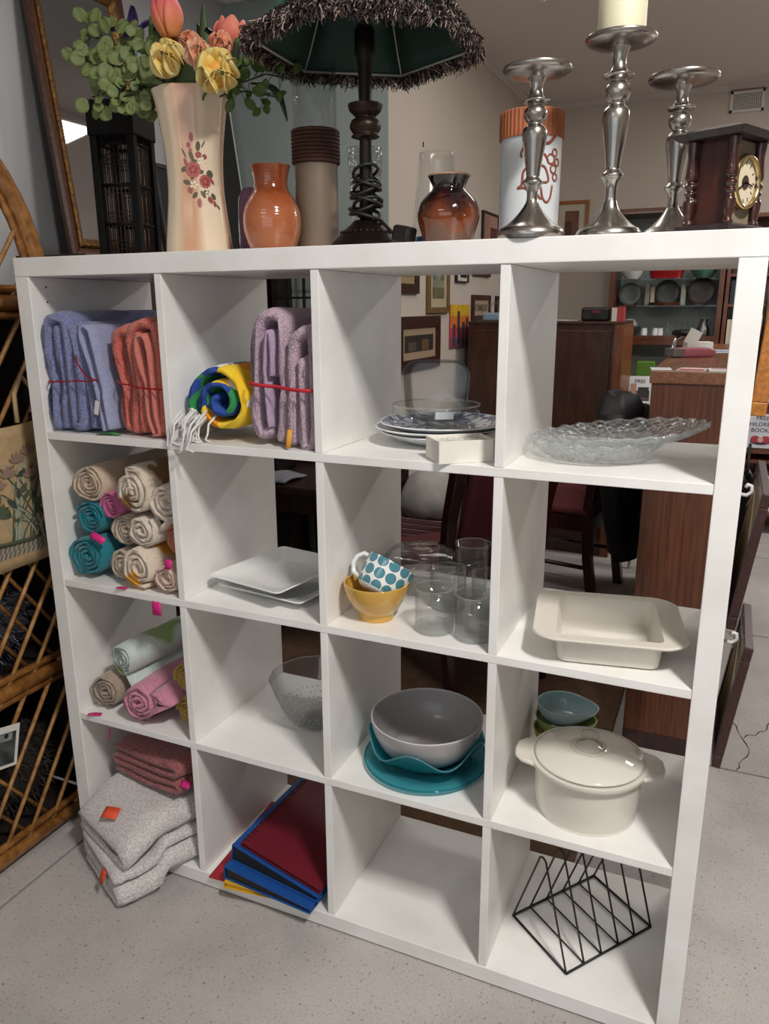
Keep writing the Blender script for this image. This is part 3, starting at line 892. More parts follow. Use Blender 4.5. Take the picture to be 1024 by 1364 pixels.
# hexagonal shade
RB, RT_, ZB_, ZTP = .205, .10, .362, .575
m_green = M('dark green satin', '#1d4038', .6, var=(40, .15))
m_wire = M('pale shade wire', '#b9b4ab', .5)
m_shout = M('green brocade', '#2f6a5a', .6, var=(40, .2))
hx = [math.radians(33 + 60 * k) for k in range(6)]
def hp(k, r, z): return Vector((r * math.cos(hx[k % 6]), r * math.sin(hx[k % 6]), z))
for k in range(6):
    a, b, c, d = hp(k, RB, ZB_), hp(k + 1, RB, ZB_), hp(k + 1, RT_, ZTP), hp(k, RT_, ZTP)
    def fn(u, v):
        p = a.lerp(b, u).lerp(d.lerp(c, u), v)
        inw = -math.sin(PI * v) * .012
        n_ = Vector((p.x, p.y, 0)).normalized()
        return p + n_ * inw
    nrm = Vector((((a + b) / 2).x, ((a + b) / 2).y, 0)).normalized()
    mb = MB(); mb.sheet(fn, 4, 8, .0015, tuple(-nrm))
    mb.build('shade_panel', m_green, lamp, smooth=True)
    mb = MB(); mb.sheet(lambda u, v: Vector(fn(u, v)) + nrm * .004, 4, 8, .0015, tuple(-nrm))
    mb.build('shade_cover', m_shout, lamp, smooth=True)
    MB().tube([hp(k, RB - .003, ZB_ + .002), hp(k + 1, RB - .003, ZB_ + .002)], .0022, 6).build('rim_wire', m_wire, lamp, smooth=True)
    MB().tube([Vector(fn(0, j / 6)) * 1.0 - nrm * .002 for j in range(7)], .0018, 6).build('rib_wire', m_wire, lamp, smooth=True)
for k in range(3):
    MB().tube([hp(k * 2, RT_, ZTP - .01), Vector((0, 0, ZTP - .02))], .0018, 6).build('spider_wire', m_wire, lamp, smooth=True)
# fringe: short looped threads in four mixed colours all round the rim
random.seed(99)
fcols = {'black': MB(), 'brown': MB(), 'pink': MB(), 'grey': MB()}
for k in range(6):
    a, b = hp(k, RB, ZB_), hp(k + 1, RB, ZB_)
    for j in range(1000):
        u = random.random(); p = a.lerp(b, u); n_ = Vector((p.x, p.y, 0)).normalized()
        p = p + n_ * random.uniform(-.002, .012) + Vector((0, 0, random.uniform(-.008, .026)))
        tdir = Vector((-n_.y, n_.x, 0))
        L = random.uniform(.004, .020)
        q = p + n_ * random.uniform(.004, .020) + tdir * random.uniform(-.012, .012) + Vector((0, 0, -L))
        mid = p.lerp(q, .45) + n_ * random.uniform(.003, .012)
        kind = random.choices(('black', 'brown', 'pink', 'grey'), (5, 4, 2, 2))[0]
        fcols[kind].tube([p, mid, q], [.0011, .0013, .0008], 3)
for kd, c in (('black', '#17110f'), ('brown', '#4a3831'), ('pink', '#b39a8c'), ('grey', '#7d7470')):
    o = fcols[kd].build('fringe_' + kd, M('fringe ' + kd, c, .85), lamp); o['kind'] = 'stuff'
# flex wound round the stem and plug lying at the foot
m_flex = M('black flex', '#161412', .5)
random.seed(5)
P = []
for k in range(150):
    t_ = k / 149
    a = t_ * 2 * PI * 8.5
    r = .019 + .009 * abs(math.sin(t_ * 17)) + .006 * (1 - t_)
    P.append((r * math.cos(a), r * math.sin(a), .062 + .085 * t_ + .018 * math.sin(a * .5 + t_ * 9)))
MB().tube(P, .0034, 7).build('wound_flex', m_flex, lamp, smooth=True)
P2 = [P[0], (.045, -.02, .05), (.07, -.03, .03), (.082, -.035, .022)]
MB().tube(P2, .0034, 7).build('loose_flex', m_flex, lamp, smooth=True)
pl = MB(); pl.obox((.098, -.042, .026), (.04, .03, .03), rot('Z', -15) @ rot('Y', 12)); pl.build('plug', m_flex, lamp, bevel=.006)

# clear glass vase and brown glazed pot
cg = thing('clear_glass_vase', 'plain clear tapered glass vase standing behind the brown pot', 'vase', (.864, .28, ZT))
MB().lathe(vessel(smoothprof([(.046, 0), (.048, .01), (.044, .07), (.038, .13), (.034, .186)]), .0035, .012), 40).build('glass_body', m_glass, cg, smooth=True)
MB().lathe([(.0005, .013), (.040, .013), (.040, .03), (.0005, .03)], 30).build('blue_base', M('blue glass', '#3c6aa0', .2), cg, smooth=True, angle=40)
def brown_mat():
    mt, t, b = nt('brown drip glaze')
    tc = t.nodes.new('ShaderNodeTexCoord'); sx = t.nodes.new('ShaderNodeSeparateXYZ'); t.links.new(tc.outputs['Object'], sx.inputs[0])
    at = t.nodes.new('ShaderNodeMath'); at.operation = 'ARCTAN2'; t.links.new(sx.outputs['Y'], at.inputs[0]); t.links.new(sx.outputs['X'], at.inputs[1])
    m1 = t.nodes.new('ShaderNodeMath'); m1.operation = 'MULTIPLY'; m1.inputs[1].default_value = 5; t.links.new(at.outputs[0], m1.inputs[0])
    s1 = t.nodes.new('ShaderNodeMath'); s1.operation = 'SINE'; t.links.new(m1.outputs[0], s1.inputs[0])
    ma = t.nodes.new('ShaderNodeMath'); ma.operation = 'MULTIPLY_ADD'; ma.inputs[1].default_value = .011; t.links.new(s1.outputs[0], ma.inputs[0]); t.links.new(sx.outputs['Z'], ma.inputs[2])
    r = t.nodes.new('ShaderNodeValToRGB')
    r.color_ramp.elements[0].position = .028; r.color_ramp.elements[0].color = lin('#6d4a3a')
    r.color_ramp.elements[1].position = .104; r.color_ramp.elements[1].color = lin('#170f16')
    for ps, c in ((.033, '#7c3c14'), (.055, '#6a300e'), (.072, '#3c170f'), (.09, '#241012')):
        e_ = r.color_ramp.elements.new(ps); e_.color = lin(c)
    t.links.new(ma.outputs[0], r.inputs[0]); t.links.new(r.outputs[0], b.inputs['Base Color'])
    b.inputs['Roughness'].default_value = .08; b.inputs['Coat Weight'].default_value = .8
    return mt
bvp = smoothprof([(.040, 0), (.046, .015), (.0545, .04), (.0575, .058), (.052, .078), (.040, .092), (.0315, .100), (.030, .106), (.034, .116), (.0385, .124)])
bv_ = thing('brown_pot', 'squat glossy dark brown glazed pot with flared rim', 'vase', (.931, .165, ZT))
MB().lathe(vessel(bvp, .004), 48).build('pot_body', brown_mat(), bv_, smooth=True)
MB().tube([(.0375 * math.cos(a), .0375 * math.sin(a), .1245) for a in [2 * PI * j / 40 for j in range(40)]], .0018, 6, closed=True).build('pale_rim', M('pale clay rim', '#b08a70', .5), bv_, smooth=True)

# white canister with terracotta rim and painted vine
can = thing('ceramic_canister', 'white ceramic cylinder jar with ribbed terracotta rim and brown vine drawing', 'jar', (1.064, .235, ZT))
RC = .0545
MB().lathe([(.0005, 0), (RC, 0), (RC, .185), (RC - .004, .185), (RC - .004, .01), (.0005, .01)], 64).build('jar_wall', M('white glaze', '#d9dde0', .3, var=(8, .06)), can, smooth=True, angle=40)
MB().lathe([(RC - .004, .185), (RC + .003, .185), (RC + .003, .228), (RC - .001, .231), (RC - .005, .228)], 132, rfun=lambda a, r, z: 1 + (.014 if r > RC and int(a / (2 * PI) * 132 + .5) % 3 == 0 else -.010)).build('ribbed_rim', M('terracotta', '#a8613c', .7, var=(30, .15)), can)
m_vine = M('brown slip', '#8a4a36', .5)
AC = math.atan2(-1.5, .37) + .25
def cpt(x, z): 
    a = AC + x / RC
    return (RC * math.cos(a), RC * math.sin(a), z)
def vine(pts, r=.0023):
    P = smoothprof(pts, 5)
    MB().tube([cpt(x, z) for x, z in P], [r * (1 if 0 < i < len(P) - 1 else .4) for i in range(len(P))], 6).build('vine_stroke', m_vine, can, smooth=True)
vine([(-.030, .148), (-.031, .156), (-.026, .166), (-.016, .172)])
vine([(-.036, .098), (-.028, .104), (-.026, .124), (-.018, .132), (-.012, .130)])
vine([(-.036, .098), (-.022, .098), (-.010, .088)])
vine([(-.020, .138), (-.022, .148), (-.014, .152), (-.008, .146)])
vine([(-.018, .108), (-.010, .114), (0.0, .113)])
vine([(.002, .135), (.012, .132), (.020, .115), (.018, .108), (.006, .108), (-.004, .116)])
vine([(.006, .100), (.010, .082), (.018, .074), (.026, .082), (.030, .104)])
vine([(.0, .088), (.006, .080), (.010, .084)])
vine([(.008, .172), (.018, .172), (.028, .180), (.036, .190)], .003)
vine([(.020, .186), (.030, .190), (.036, .188)], .003)
vine([(.010, .155), (.016, .146), (.019, .142)])
for (x, z, r) in ((.024, .146, .008), (.033, .157, .006), (.031, .130, .007), (.036, .117, .006), (.040, .142, .006)):
    MB().tube([cpt(x + r * math.cos(a), z + r * math.sin(a)) for a in [2 * PI * j / 16 for j in range(16)]], .0019, 6, closed=True).build('vine_berry', m_vine, can, smooth=True)
sg = MB()
for (x0, z0, x1, z1) in ((.014, .046, .018, .052), (.018, .045, .021, .049), (.022, .044, .023, .048), (.025, .043, .028, .047)):
    sg.tube([cpt(x0, z0), cpt(x1, z1)], .0012, 5)
o = sg.build('signature', m_black, can); o['kind'] = 'stuff'

# pewter candlesticks ------------------------------------------------------------
m_pewter = M('polished pewter', '#b8b3ac', .27, metal=1.0, var=(9, .25))
def candlestick(label, loc, h, rb, rp):
    root = thing('candlestick', label, 'candlestick', loc, 0, 'pewter candlesticks')
    foot = .055 if h < .26 else .06
    MB().lathe(smoothprof([(rb, 0), (rb + .0015, .006), (rb, .012), (rb * .93, .017)], 3) + smoothprof([(rb * .90, .0175), (rb * .70, .024), (rb * .46, .036), (rb * .28, .048), (rb * .20, foot)], 4), 44).build('foot', m_pewter, root, smooth=True, angle=50)
    H = h - foot - .013
    s = H / .20
    k = 1.02 if h < .26 else 1.12
    pts = [(rb * .20, 0), (.0085 * k, .006), (.0085 * k, .018), (.012 * k, .027), (.0165 * k, .034), (.012 * k, .040), (.0105 * k, .045), (.013 * k, .065), (.017 * k, .090), (.0195 * k, .108), (.0175 * k, .120), (.0105 * k, .127), (.0150 * k, .133), (.0180 * k, .142), (.0160 * k, .151), (.0105 * k, .157), (.0200 * k, .161), (.0215 * k, .164), (.013 * k, .168), (.0095 * k, .178), (.0105 * k, .190), (.0145 * k, .200)]
    MB().lathe([(r, foot + z * s) for r, z in smoothprof(pts, 4)], 36).build('turned_stem', m_pewter, root, smooth=True)
    zt = h - .013
    MB().lathe([(.0145 * k, zt - .001), (rp * .55, zt + .001), (rp * .9, zt + .004), (rp, zt + .007), (rp + .0012, zt + .010), (rp, zt + .013), (rp - .003, zt + .012), (rp - .006, zt + .008), (.0005, zt + .007)], 48).build('drip_plate', m_pewter, root, smooth=True, angle=50)
    return root
candlestick('shorter pewter candlestick without candle in front of the white jar', (1.115, .046, ZT), .252, .053, .0525)
candlestick('tallest pewter candlestick carrying a cream pillar candle', (1.228, .118, ZT), .300, .052, .0540)
candlestick('shorter pewter candlestick without candle next to the wooden clock', (1.318, .215, ZT), .258, .052, .0560)
ca = MB().lathe([(.0005, 0), (.036, 0), (.0365, .003), (.0365, .118), (.034, .121), (.018, .116), (.0005, .114)], 40).build('pillar_candle', M('cream wax', '#ece4c4', .5, var=(10, .06)), None, smooth=True, angle=40, loc=(1.228, .118, ZT + .2955))
tag(ca, 'thick cream pillar candle standing on the tallest candlestick', 'candle')

# wooden mantel clock -------------------------------------------------------------
m_mahog = MWOOD('dark mahogany', '#4a2016', '#2a100b', (6, 6, 1), .28, 10, .5)
m_mtop = MWOOD('near black wood', '#33262a', '#1d1517', (2, 6, 6), .45)
m_brass = M('brass', '#c9b07a', .22, metal=1.0)
m_dial = M('ivory dial', '#d8cbb0', .5)
m_panel = M('beige front board', '#8a7d6a', .5, var=(12, .1))
clk = thing('mantel_clock', 'small dark wooden mantel clock with turned corner columns and brass bezel', 'clock', (1.398, .122, ZT), math.radians(64))
cw, cd, chh = .043, .034, .150
MB().box(-cw - .013, cw + .013, -cd - .012, cd + .012, 0, .014).build('plinth', m_mtop, clk, bevel=.003)
MB().box(-cw + .006, cw - .006, -cd + .010, cd - .006, .014, chh - .014).build('case', m_mahog, clk)
MB().box(-cw + .010, cw - .010, -cd + .006, -cd + .010, .016, chh - .016).build('front_board', m_panel, clk)
tp = MB()
tp.loops([[(-cw - .016, -cd - .016, chh - .014), (cw + .016, -cd - .016, chh - .014), (cw + .016, cd + .016, chh - .014), (-cw - .016, cd + .016, chh - .014)],
          [(-cw - .026, -cd - .026, chh - .006), (cw + .026, -cd - .026, chh - .006), (cw + .026, cd + .026, chh - .006), (-cw - .026, cd + .026, chh - .006)],
          [(-cw + .004, -cd + .004, chh + .004), (cw - .004, -cd + .004, chh + .004), (cw - .004, cd - .004, chh + .004), (-cw + .004, cd - .004, chh + .004)]])
tp.build('stepped_top', m_mtop, clk, bevel=.0015)
col = MB().lathe(smoothprof([(.008, .014), (.0085, .018), (.006, .022), (.0085, .035), (.0095, .048), (.006, .056), (.009, .061), (.006, .066), (.010, .072), (.006, .078), (.0095, .083), (.0085, .095), (.0075, .112), (.009, .124), (.0095, .136)], 4), 20)
first = None
for sx_ in (-1, 1):
    for sy_ in (-1, 1):
        if first is None:
            first = col.build('turned_column', m_mahog, clk, smooth=True); o = first
        else:
            o = first.copy(); COL.objects.link(o); o.parent = clk
        o.location = (sx_ * (cw - .002), sy_ * (cd - .002), 0)
fx = Matrix.Rotation(PI / 2, 4, 'X')
DZ = .075
MB().lathe([(.036, 0), (.040, .002), (.041, .007), (.038, .012), (.034, .012), (.034, .006)], 40, cap=False).xform(Matrix.Translation((0, -cd + .006, DZ)) @ fx).build('bezel', m_brass, clk, smooth=True)
MB().lathe([(.0005, .004), (.0345, .004), (.0345, .005), (.0005, .005)], 40).xform(Matrix.Translation((0, -cd + .006, DZ)) @ fx).build('dial', m_dial, clk)
MB().lathe([(.0005, .006), (.010, .006), (.010, .0065), (.0005, .0065)], 24).xform(Matrix.Translation((0, -cd + .006, DZ)) @ fx).build('dial_centre', m_mahog, clk)
hd = MB(); hd.box(-.0008, .022, -.0005, .0005, -.001, .001); hd.xform(Matrix.Translation((0, -cd - .0012, DZ)) @ Matrix.Rotation(.2, 4, 'Y')).build('hour_hand', m_black, clk)
hd = MB(); hd.box(-.0008, .028, -.0005, .0005, -.0008, .0008); hd.xform(Matrix.Translation((0, -cd - .0020, DZ)) @ Matrix.Rotation(2.7, 4, 'Y')).build('minute_hand', m_black, clk)
nm = MB()
for k in range(12):
    a = PI / 6 * k
    nm.obox((.027 * math.cos(a), -cd + .0008, DZ + .027 * math.sin(a)), (.006, .0006, .0014), rot('Y', -math.degrees(a)))
o = nm.build('hour_marks', m_black, clk); o['kind'] = 'stuff'

# ---------------------------------------------------------------- towels
def terry(name, c1, c2, scale=260, strength=.9, rough=.95, patch=None):
    """towelling: looped pile as fine bump and colour speckle"""
    if name in MATS: return MATS[name]
    mt, t, b = nt(name)
    tc = t.nodes.new('ShaderNodeTexCoord')
    n = t.nodes.new('ShaderNodeTexNoise'); n.inputs['Scale'].default_value = scale; n.inputs['Detail'].default_value = 3
    t.links.new(tc.outputs['Object'], n.inputs['Vector'])
    r = t.nodes.new('ShaderNodeValToRGB')
    r.color_ramp.elements[0].position = .34; r.color_ramp.elements[0].color = lin(c2)
    r.color_ramp.elements[1].position = .62; r.color_ramp.elements[1].color = lin(c1)
    t.links.new(n.outputs['Fac'], r.inputs[0])
    src = r.outputs[0]
    if patch:
        n2 = t.nodes.new('ShaderNodeTexNoise'); n2.inputs['Scale'].default_value = patch[0]; n2.inputs['Detail'].default_value = 2
        t.links.new(tc.outputs['Object'], n2.inputs['Vector'])
        r2 = t.nodes.new('ShaderNodeValToRGB'); r2.color_ramp.elements[0].position = patch[2]; r2.color_ramp.elements[1].position = patch[2] + .06
        t.links.new(n2.outputs['Fac'], r2.inputs[0])
        mx = t.nodes.new('ShaderNodeMixRGB'); mx.inputs[2].default_value = lin(patch[1])
        t.links.new(r2.outputs[0], mx.inputs[0]); t.links.new(src, mx.inputs[1]); src = mx.outputs[0]
    t.links.new(src, b.inputs['Base Color'])
    bp = t.nodes.new('ShaderNodeBump'); bp.inputs['Strength'].default_value = strength; bp.inputs['Distance'].default_value = .004
    t.links.new(n.outputs['Fac'], bp.inputs['Height']); t.links.new(bp.outputs[0], b.inputs['Normal'])
    b.inputs['Roughness'].default_value = rough; b.inputs['Specular IOR Level'].default_value = .15
    b.inputs['Sheen Weight'].default_value = .3
    MATS[name] = mt
    return mt

def path_smooth(pts, n=6):
    return [Vector((a, b)) for a, b in smoothprof(pts, n)]
def cloth_strip(path, th, y0, y1, ny=14, amp=.0015, freq=60, seed=1, warp=None):
    """a thick ribbon following path (x, z), drawn out along y: one folded or rolled cloth"""
    P = [Vector(p) for p in path]
    N = len(P)
    L, R_ = [], []
    for i in range(N):
        d = (P[min(i + 1, N - 1)] - P[max(i - 1, 0)])
        if d.length < 1e-9: d = Vector((1, 0))
        d.normalize(); n_ = Vector((-d.y, d.x))
        L.append(P[i] + n_ * th / 2); R_.append(P[i] - n_ * th / 2)
    d0 = (P[1] - P[0]).normalized(); d1 = (P[-1] - P[-2]).normalized()
    ring2 = L + [P[-1] + d1 * th * .45] + R_[::-1] + [P[0] - d0 * th * .45]
    rings = []
    for j in range(ny + 1):
        v = j / ny
        y = y0 + (y1 - y0) * v
        k = 0.0
        if j == 0 or j == ny: k = 1.0          # rounded cut ends
        ring = []
        m = len(ring2)
        for i, q in enumerate(ring2):
            c = P[min(i, N - 1)] if i < N else (P[-1] if i == N else (P[max(0, 2 * N - i)] if i <= 2 * N else P[0]))
            qq = q.lerp(c, .45 * k)
            p = Vector((qq.x, y, qq.y))
            if warp: p = warp(p)
            ring.append(p)
        rings.append(ring)
    mb = MB(); mb.loops(rings)
    if amp: mb.noise(amp, freq, seed)
    return mb

def spiral(r, turns, th, start=0.0, squash=1.0, wob=.05, seed=0, r0=None, loose=1.0):
    random.seed(seed)
    ph = [random.uniform(0, 6.28) for _ in range(4)]
    r0 = th * .55 if r0 is None else r0
    n = int(turns * 22)
    out = []
    for k in range(n + 1):
        t_ = k / n
        a = start + 2 * PI * turns * t_
        rr = r0 + (r - th * .5 - r0) * t_ ** loose
        rr *= 1 + wob * math.sin(2 * a + ph[0]) + wob * .7 * math.sin(3 * a + ph[1]) + wob * .5 * math.sin(5 * a * .7 + ph[2])
        out.append((rr * math.cos(a), rr * math.sin(a) * squash))
    return out
def towel_roll(label, loc, r, mat, length=.30, turns=3.6, squash=1.0, tail=None, seed=0, yaw=0.0, pitch=0.0, group=None, name='rolled_towel', start=None, hem=None, core=None):
    """rolled towel lying front to back, spiral end facing out"""
    th = (r - .002) / (turns + .35) * .93
    st = start if start is not None else 2.0 + seed
    P = spiral(r, turns, th, st, squash, .045, seed)
    if tail:
        P += [(P[-1][0] + tail[0] * k / 5, P[-1][1] + tail[1] * k / 5) for k in range(1, 6)]
    root = thing(name, label, 'towel', loc, 0, group)
    rm = Matrix.Rotation(yaw, 4, 'Z') @ Matrix.Rotation(pitch, 4, 'X')
    random.seed(seed + 50)
    mb = cloth_strip(P, th, 0, length, 10, .0022, 38, seed)
    # inner turns sit a little deeper or prouder than the outer ones
    pk = random.uniform(-.006, .012)
    mb.v = [(x, y + pk * (1 - min((x * x + z * z) ** .5 / r, 1)) + .003 * math.sin(9 * x / r + 5 * z / r), z) for x, y, z in mb.v]
    mb.xform(rm)
    mb.build('towel_cloth', mat, root, smooth=True)
    if hem:
        # hem: a slightly raised outer band near the front
        Q = P[-int(22 * .95):]
        h = cloth_strip([(x * 1.03, z * 1.03) for x, z in Q], th * .5, hem[1], hem[2], 3, .001, 40, seed)
        h.xform(rm); h.build('coloured_band', hem[0], root, smooth=True)
    if core:
        MB().lathe([(.0005, .004), (core[1], .004), (core[1], .06), (.0005, .06)], 14).xform(rm @ Matrix.Rotation(-PI / 2, 4, 'X')).build('core_fold', core[0], root, smooth=True)
    return root
def tinsel(pts, mat, parent, name='tinsel_tie', seed=4, r=.0016):
    random.seed(seed)
    mb = MB(); mb.tube(pts, r, 6)
    for a, b in zip(pts[:-1], pts[1:]):
        a, b = Vector(a), Vector(b)
        for k in range(5):
            p = a.lerp(b, random.random()); d = Vector((random.uniform(-1, 1), random.uniform(-1, .2), random.uniform(-1, 1))).normalized() * .0045
            mb.tube([p, p + d], .0006, 4)
    o = mb.build(name, mat, parent); o['kind'] = 'stuff'
    return o
m_tinsel = M('red tinsel', '#b01c30', .25, metal=.5)
m_ribbon = M('red ribbon', '#c02838', .45)
m_tagw = M('white care tag', '#d9d6d2', .6)
def pinch(cx, zb, k, w=.035):
    return lambda p: Vector((cx + (p.x - cx) * (1 - k * math.exp(-((p.z - zb) / w) ** 2)), p.y + .010 * math.exp(-((p.z - zb) / .02) ** 2) * (1 if p.y < .08 else 0), p.z))

# -- row one, first cube: periwinkle and coral bundles
m_blue = terry('periwinkle towelling', '#8d92b8', '#696f98'); m_blue2 = terry('pale periwinkle weave', '#a3a7c6', '#888db0', 420, .4)
z0 = S1
bl = thing('towel_bundle', 'periwinkle blue bath towels folded upright and tied with red tinsel', 'towels', (.0, .0, z0))
A = path_smooth([(.057, .012), (.052, .08), (.053, .16), (.054, .225), (.072, .247), (.105, .247), (.114, .215), (.113, .12), (.110, .030), (.122, .016), (.136, .030), (.139, .10), (.139, .19), (.130, .225)], 5)
cloth_strip(A, .027, .012, .345, 14, .003, 45, 1, pinch(.105, .115, .08)).build('folded_towel', m_blue, bl, smooth=True)
A = path_smooth([(.083, .016), (.083, .10), (.082, .20), (.088, .228)], 5)
cloth_strip(A, .026, .016, .34, 12, .003, 45, 4, pinch(.105, .115, .08)).build('inner_fold', m_blue, bl, smooth=True)
A = path_smooth([(.202, .012), (.192, .08), (.178, .15), (.163, .195), (.160, .222), (.172, .232), (.186, .220), (.193, .18), (.203, .10), (.216, .016)], 5)
cloth_strip(A, .009, .006, .32, 12, .0016, 45, 2, pinch(.15, .115, .03)).build('hand_towel', m_blue2, bl, smooth=True)
A = path_smooth([(.164, .018), (.157, .08), (.150, .15), (.148, .20), (.152, .232)], 5)
cloth_strip(A, .022, .018, .34, 12, .003, 45, 6, pinch(.15, .115, .05)).build('inner_fold', m_blue, bl, smooth=True)
tinsel([(.046, .02, .112), (.06, .004, .112), (.09, .006, .114), (.12, .002, .115), (.15, .000, .118), (.18, -.003, .117), (.205, -.002, .122)], m_tinsel, bl)
tinsel([(.205, -.003, .120), (.175, -.002, .130), (.152, .0, .155), (.150, .002, .172)], m_tinsel, bl, 'tinsel_end', 9)
MB().obox((.196, -.001, .062), (.011, .0015, .030), rot('Y', 14)).build('care_tag', m_tagw, bl)
m_coral = terry('coral towelling', '#d87668', '#b0564c'); m_coral2 = terry('coral weave', '#d28074', '#b8675c', 420, .4)
co = thing('towel_bundle', 'coral red towels folded upright beside the blue ones, tied with red tinsel', 'towels', (0, 0, z0))
A = path_smooth([(.272, .016), (.246, .022), (.240, .06), (.240, .12), (.232, .17), (.232, .205), (.246, .222), (.270, .222)], 5)
cloth_strip(A, .026, .03, .34, 12, .0032, 45, 3, pinch(.29, .112, .10)).build('folded_towel', m_coral, co, smooth=True)
A = path_smooth([(.272, .014), (.274, .10), (.272, .18), (.280, .225), (.306, .238), (.332, .235)], 5)
cloth_strip(A, .026, .026, .34, 12, .003, 45, 8, pinch(.29, .112, .06)).build('folded_towel', m_coral, co, smooth=True)
A = path_smooth([(.330, .012), (.316, .05), (.312, .12), (.302, .17), (.302, .205), (.318, .214), (.330, .19), (.332, .12), (.335, .05), (.345, .014), (.328, .006)], 5)
cloth_strip(A, .009, .014, .33, 12, .0016, 45, 5, pinch(.32, .112, .02)).build('hand_towel', m_coral2, co, smooth=True)
A = path_smooth([(.298, .016), (.296, .10), (.292, .18), (.300, .215)], 5)
cloth_strip(A, .020, .022, .34, 12, .003, 45, 11, pinch(.29, .112, .05)).build('inner_fold', m_coral, co, smooth=True)
A = path_smooth([(.355, .016), (.354, .10), (.352, .19), (.346, .232)], 5)
cloth_strip(A, .028, .022, .34, 12, .003, 45, 12).build('folded_towel', m_coral, co, smooth=True)
tinsel([(.232, .03, .118), (.252, .016, .113), (.28, .014, .112), (.31, .008, .108), (.345, .010, .106), (.368, .012, .106)], m_tinsel, co, seed=8)
m_green = M('green tag card', '#4a9a4e', .6); m_pink = M('hot pink tag', '#d4287e', .5); m_orange = M('orange tag', '#e5522f', .6); m_yel = M('amber tag', '#d99a2c', .6)
def paper(name, label, c, size, R3, mat, cat='tag'):
    mb = MB()
    def fn(u, v):
        return R3 @ Vector(((u - .5) * size[0], (v - .5) * size[1], .06 * size[0] * math.sin(PI * u)))
    mb.sheet(fn, 4, 2, .0006, tuple(R3 @ Vector((0, 0, 1))))
    o = mb.build(name, mat, None, smooth=True); o.location = c
    return tag(o, label, cat)
paper('price_tag', 'green paper tag lying at the shelf edge under the blue and coral towels', (.205, .018, S1 + .003), (.055, .016), rot('Z', 12), m_green)

# -- row one, second cube: beach towel roll and mauve bundle
def beach_mat():
    mt, t, b = nt('beach towel print')
    tc = t.nodes.new('ShaderNodeTexCoord')
    mp = t.nodes.new('ShaderNodeMapping'); mp.inputs['Rotation'].default_value = (0, .6, .5); t.links.new(tc.outputs['Object'], mp.inputs['Vector'])
    ch = t.nodes.new('ShaderNodeTexVoronoi'); ch.inputs['Scale'].default_value = 30; t.links.new(mp.outputs[0], ch.inputs['Vector'])
    sp = t.nodes.new('ShaderNodeSeparateColor'); t.links.new(ch.outputs['Color'], sp.inputs[0])
    sx = t.nodes.new('ShaderNodeSeparateXYZ'); t.links.new(tc.outputs['Object'], sx.inputs[0])
    ra = t.nodes.new('ShaderNodeValToRGB'); ra.color_ramp.interpolation = 'CONSTANT'      # blue green side
    for k, (p_, c) in enumerate(((0, '#1d3f86'), (.34, '#2f8a4e'), (.60, '#2a4f9e'), (.80, '#e8e6e0'))):
        e_ = ra.color_ramp.elements[k] if k < 2 else ra.color_ramp.elements.new(p_)
        e_.position = p_; e_.color = lin(c)
    rb = t.nodes.new('ShaderNodeValToRGB'); rb.color_ramp.interpolation = 'CONSTANT'      # yellow side
    for k, (p_, c) in enumerate(((0, '#efc225'), (.40, '#f3efe6'), (.62, '#e8951f'), (.76, '#f0cb35'))):
        e_ = rb.color_ramp.elements[k] if k < 2 else rb.color_ramp.elements.new(p_)
        e_.position = p_; e_.color = lin(c)
    t.links.new(sp.outputs[0], ra.inputs[0]); t.links.new(sp.outputs[1], rb.inputs[0])
    # colour block by place on the towel: blue/green on one side and in the core, yellow on the other
    ad = t.nodes.new('ShaderNodeMath'); ad.operation = 'MULTIPLY_ADD'; ad.inputs[1].default_value = -.55; t.links.new(sx.outputs['Z'], ad.inputs[0]); t.links.new(sx.outputs['X'], ad.inputs[2])
    st = t.nodes.new('ShaderNodeMath'); st.operation = 'GREATER_THAN'; st.inputs[1].default_value = -.034; t.links.new(ad.outputs[0], st.inputs[0])
    ln = t.nodes.new('ShaderNodeVectorMath'); ln.operation = 'LENGTH'
    cx = t.nodes.new('ShaderNodeCombineXYZ'); t.links.new(sx.outputs['X'], cx.inputs[0]); t.links.new(sx.outputs['Z'], cx.inputs[1]); t.links.new(cx.outputs[0], ln.inputs[0])
    gr_ = t.nodes.new('ShaderNodeMath'); gr_.operation = 'GREATER_THAN'; gr_.inputs[1].default_value = .040; t.links.new(ln.outputs['Value'], gr_.inputs[0])
    mu = t.nodes.new('ShaderNodeMath'); mu.operation = 'MULTIPLY'; t.links.new(st.outputs[0], mu.inputs[0]); t.links.new(gr_.outputs[0], mu.inputs[1])
    mx = t.nodes.new('ShaderNodeMixRGB'); t.links.new(mu.outputs[0], mx.inputs[0]); t.links.new(ra.outputs[0], mx.inputs[1]); t.links.new(rb.outputs[0], mx.inputs[2])
    t.links.new(mx.outputs[0], b.inputs['Base Color'])
    n = t.nodes.new('ShaderNodeTexNoise'); n.inputs['Scale'].default_value = 320; t.links.new(tc.outputs['Object'], n.inputs['Vector'])
    bp = t.nodes.new('ShaderNodeBump'); bp.inputs['Strength'].default_value = .4; bp.inputs['Distance'].default_value = .003; t.links.new(n.outputs['Fac'], bp.inputs['Height']); t.links.new(bp.outputs[0], b.inputs['Normal'])
    b.inputs['Roughness'].default_value = .9
    return mt
bt = thing('beach_towel', 'rolled yellow, blue and green patterned beach towel with white fringe', 'towel', (.488, .035, S1 + .083))
m_beach = beach_mat()
P = spiral(.080, 2.2, .017, 2.4, 1.04, .03, 3, .014)
cloth_strip(P, .017, 0, .27, 10, .002, 30, 3).build('towel_cloth', m_beach, bt, smooth=True)
m_fringe = M('white cord', '#e4e3e1', .8, bump=(400, .5))
random.seed(31)
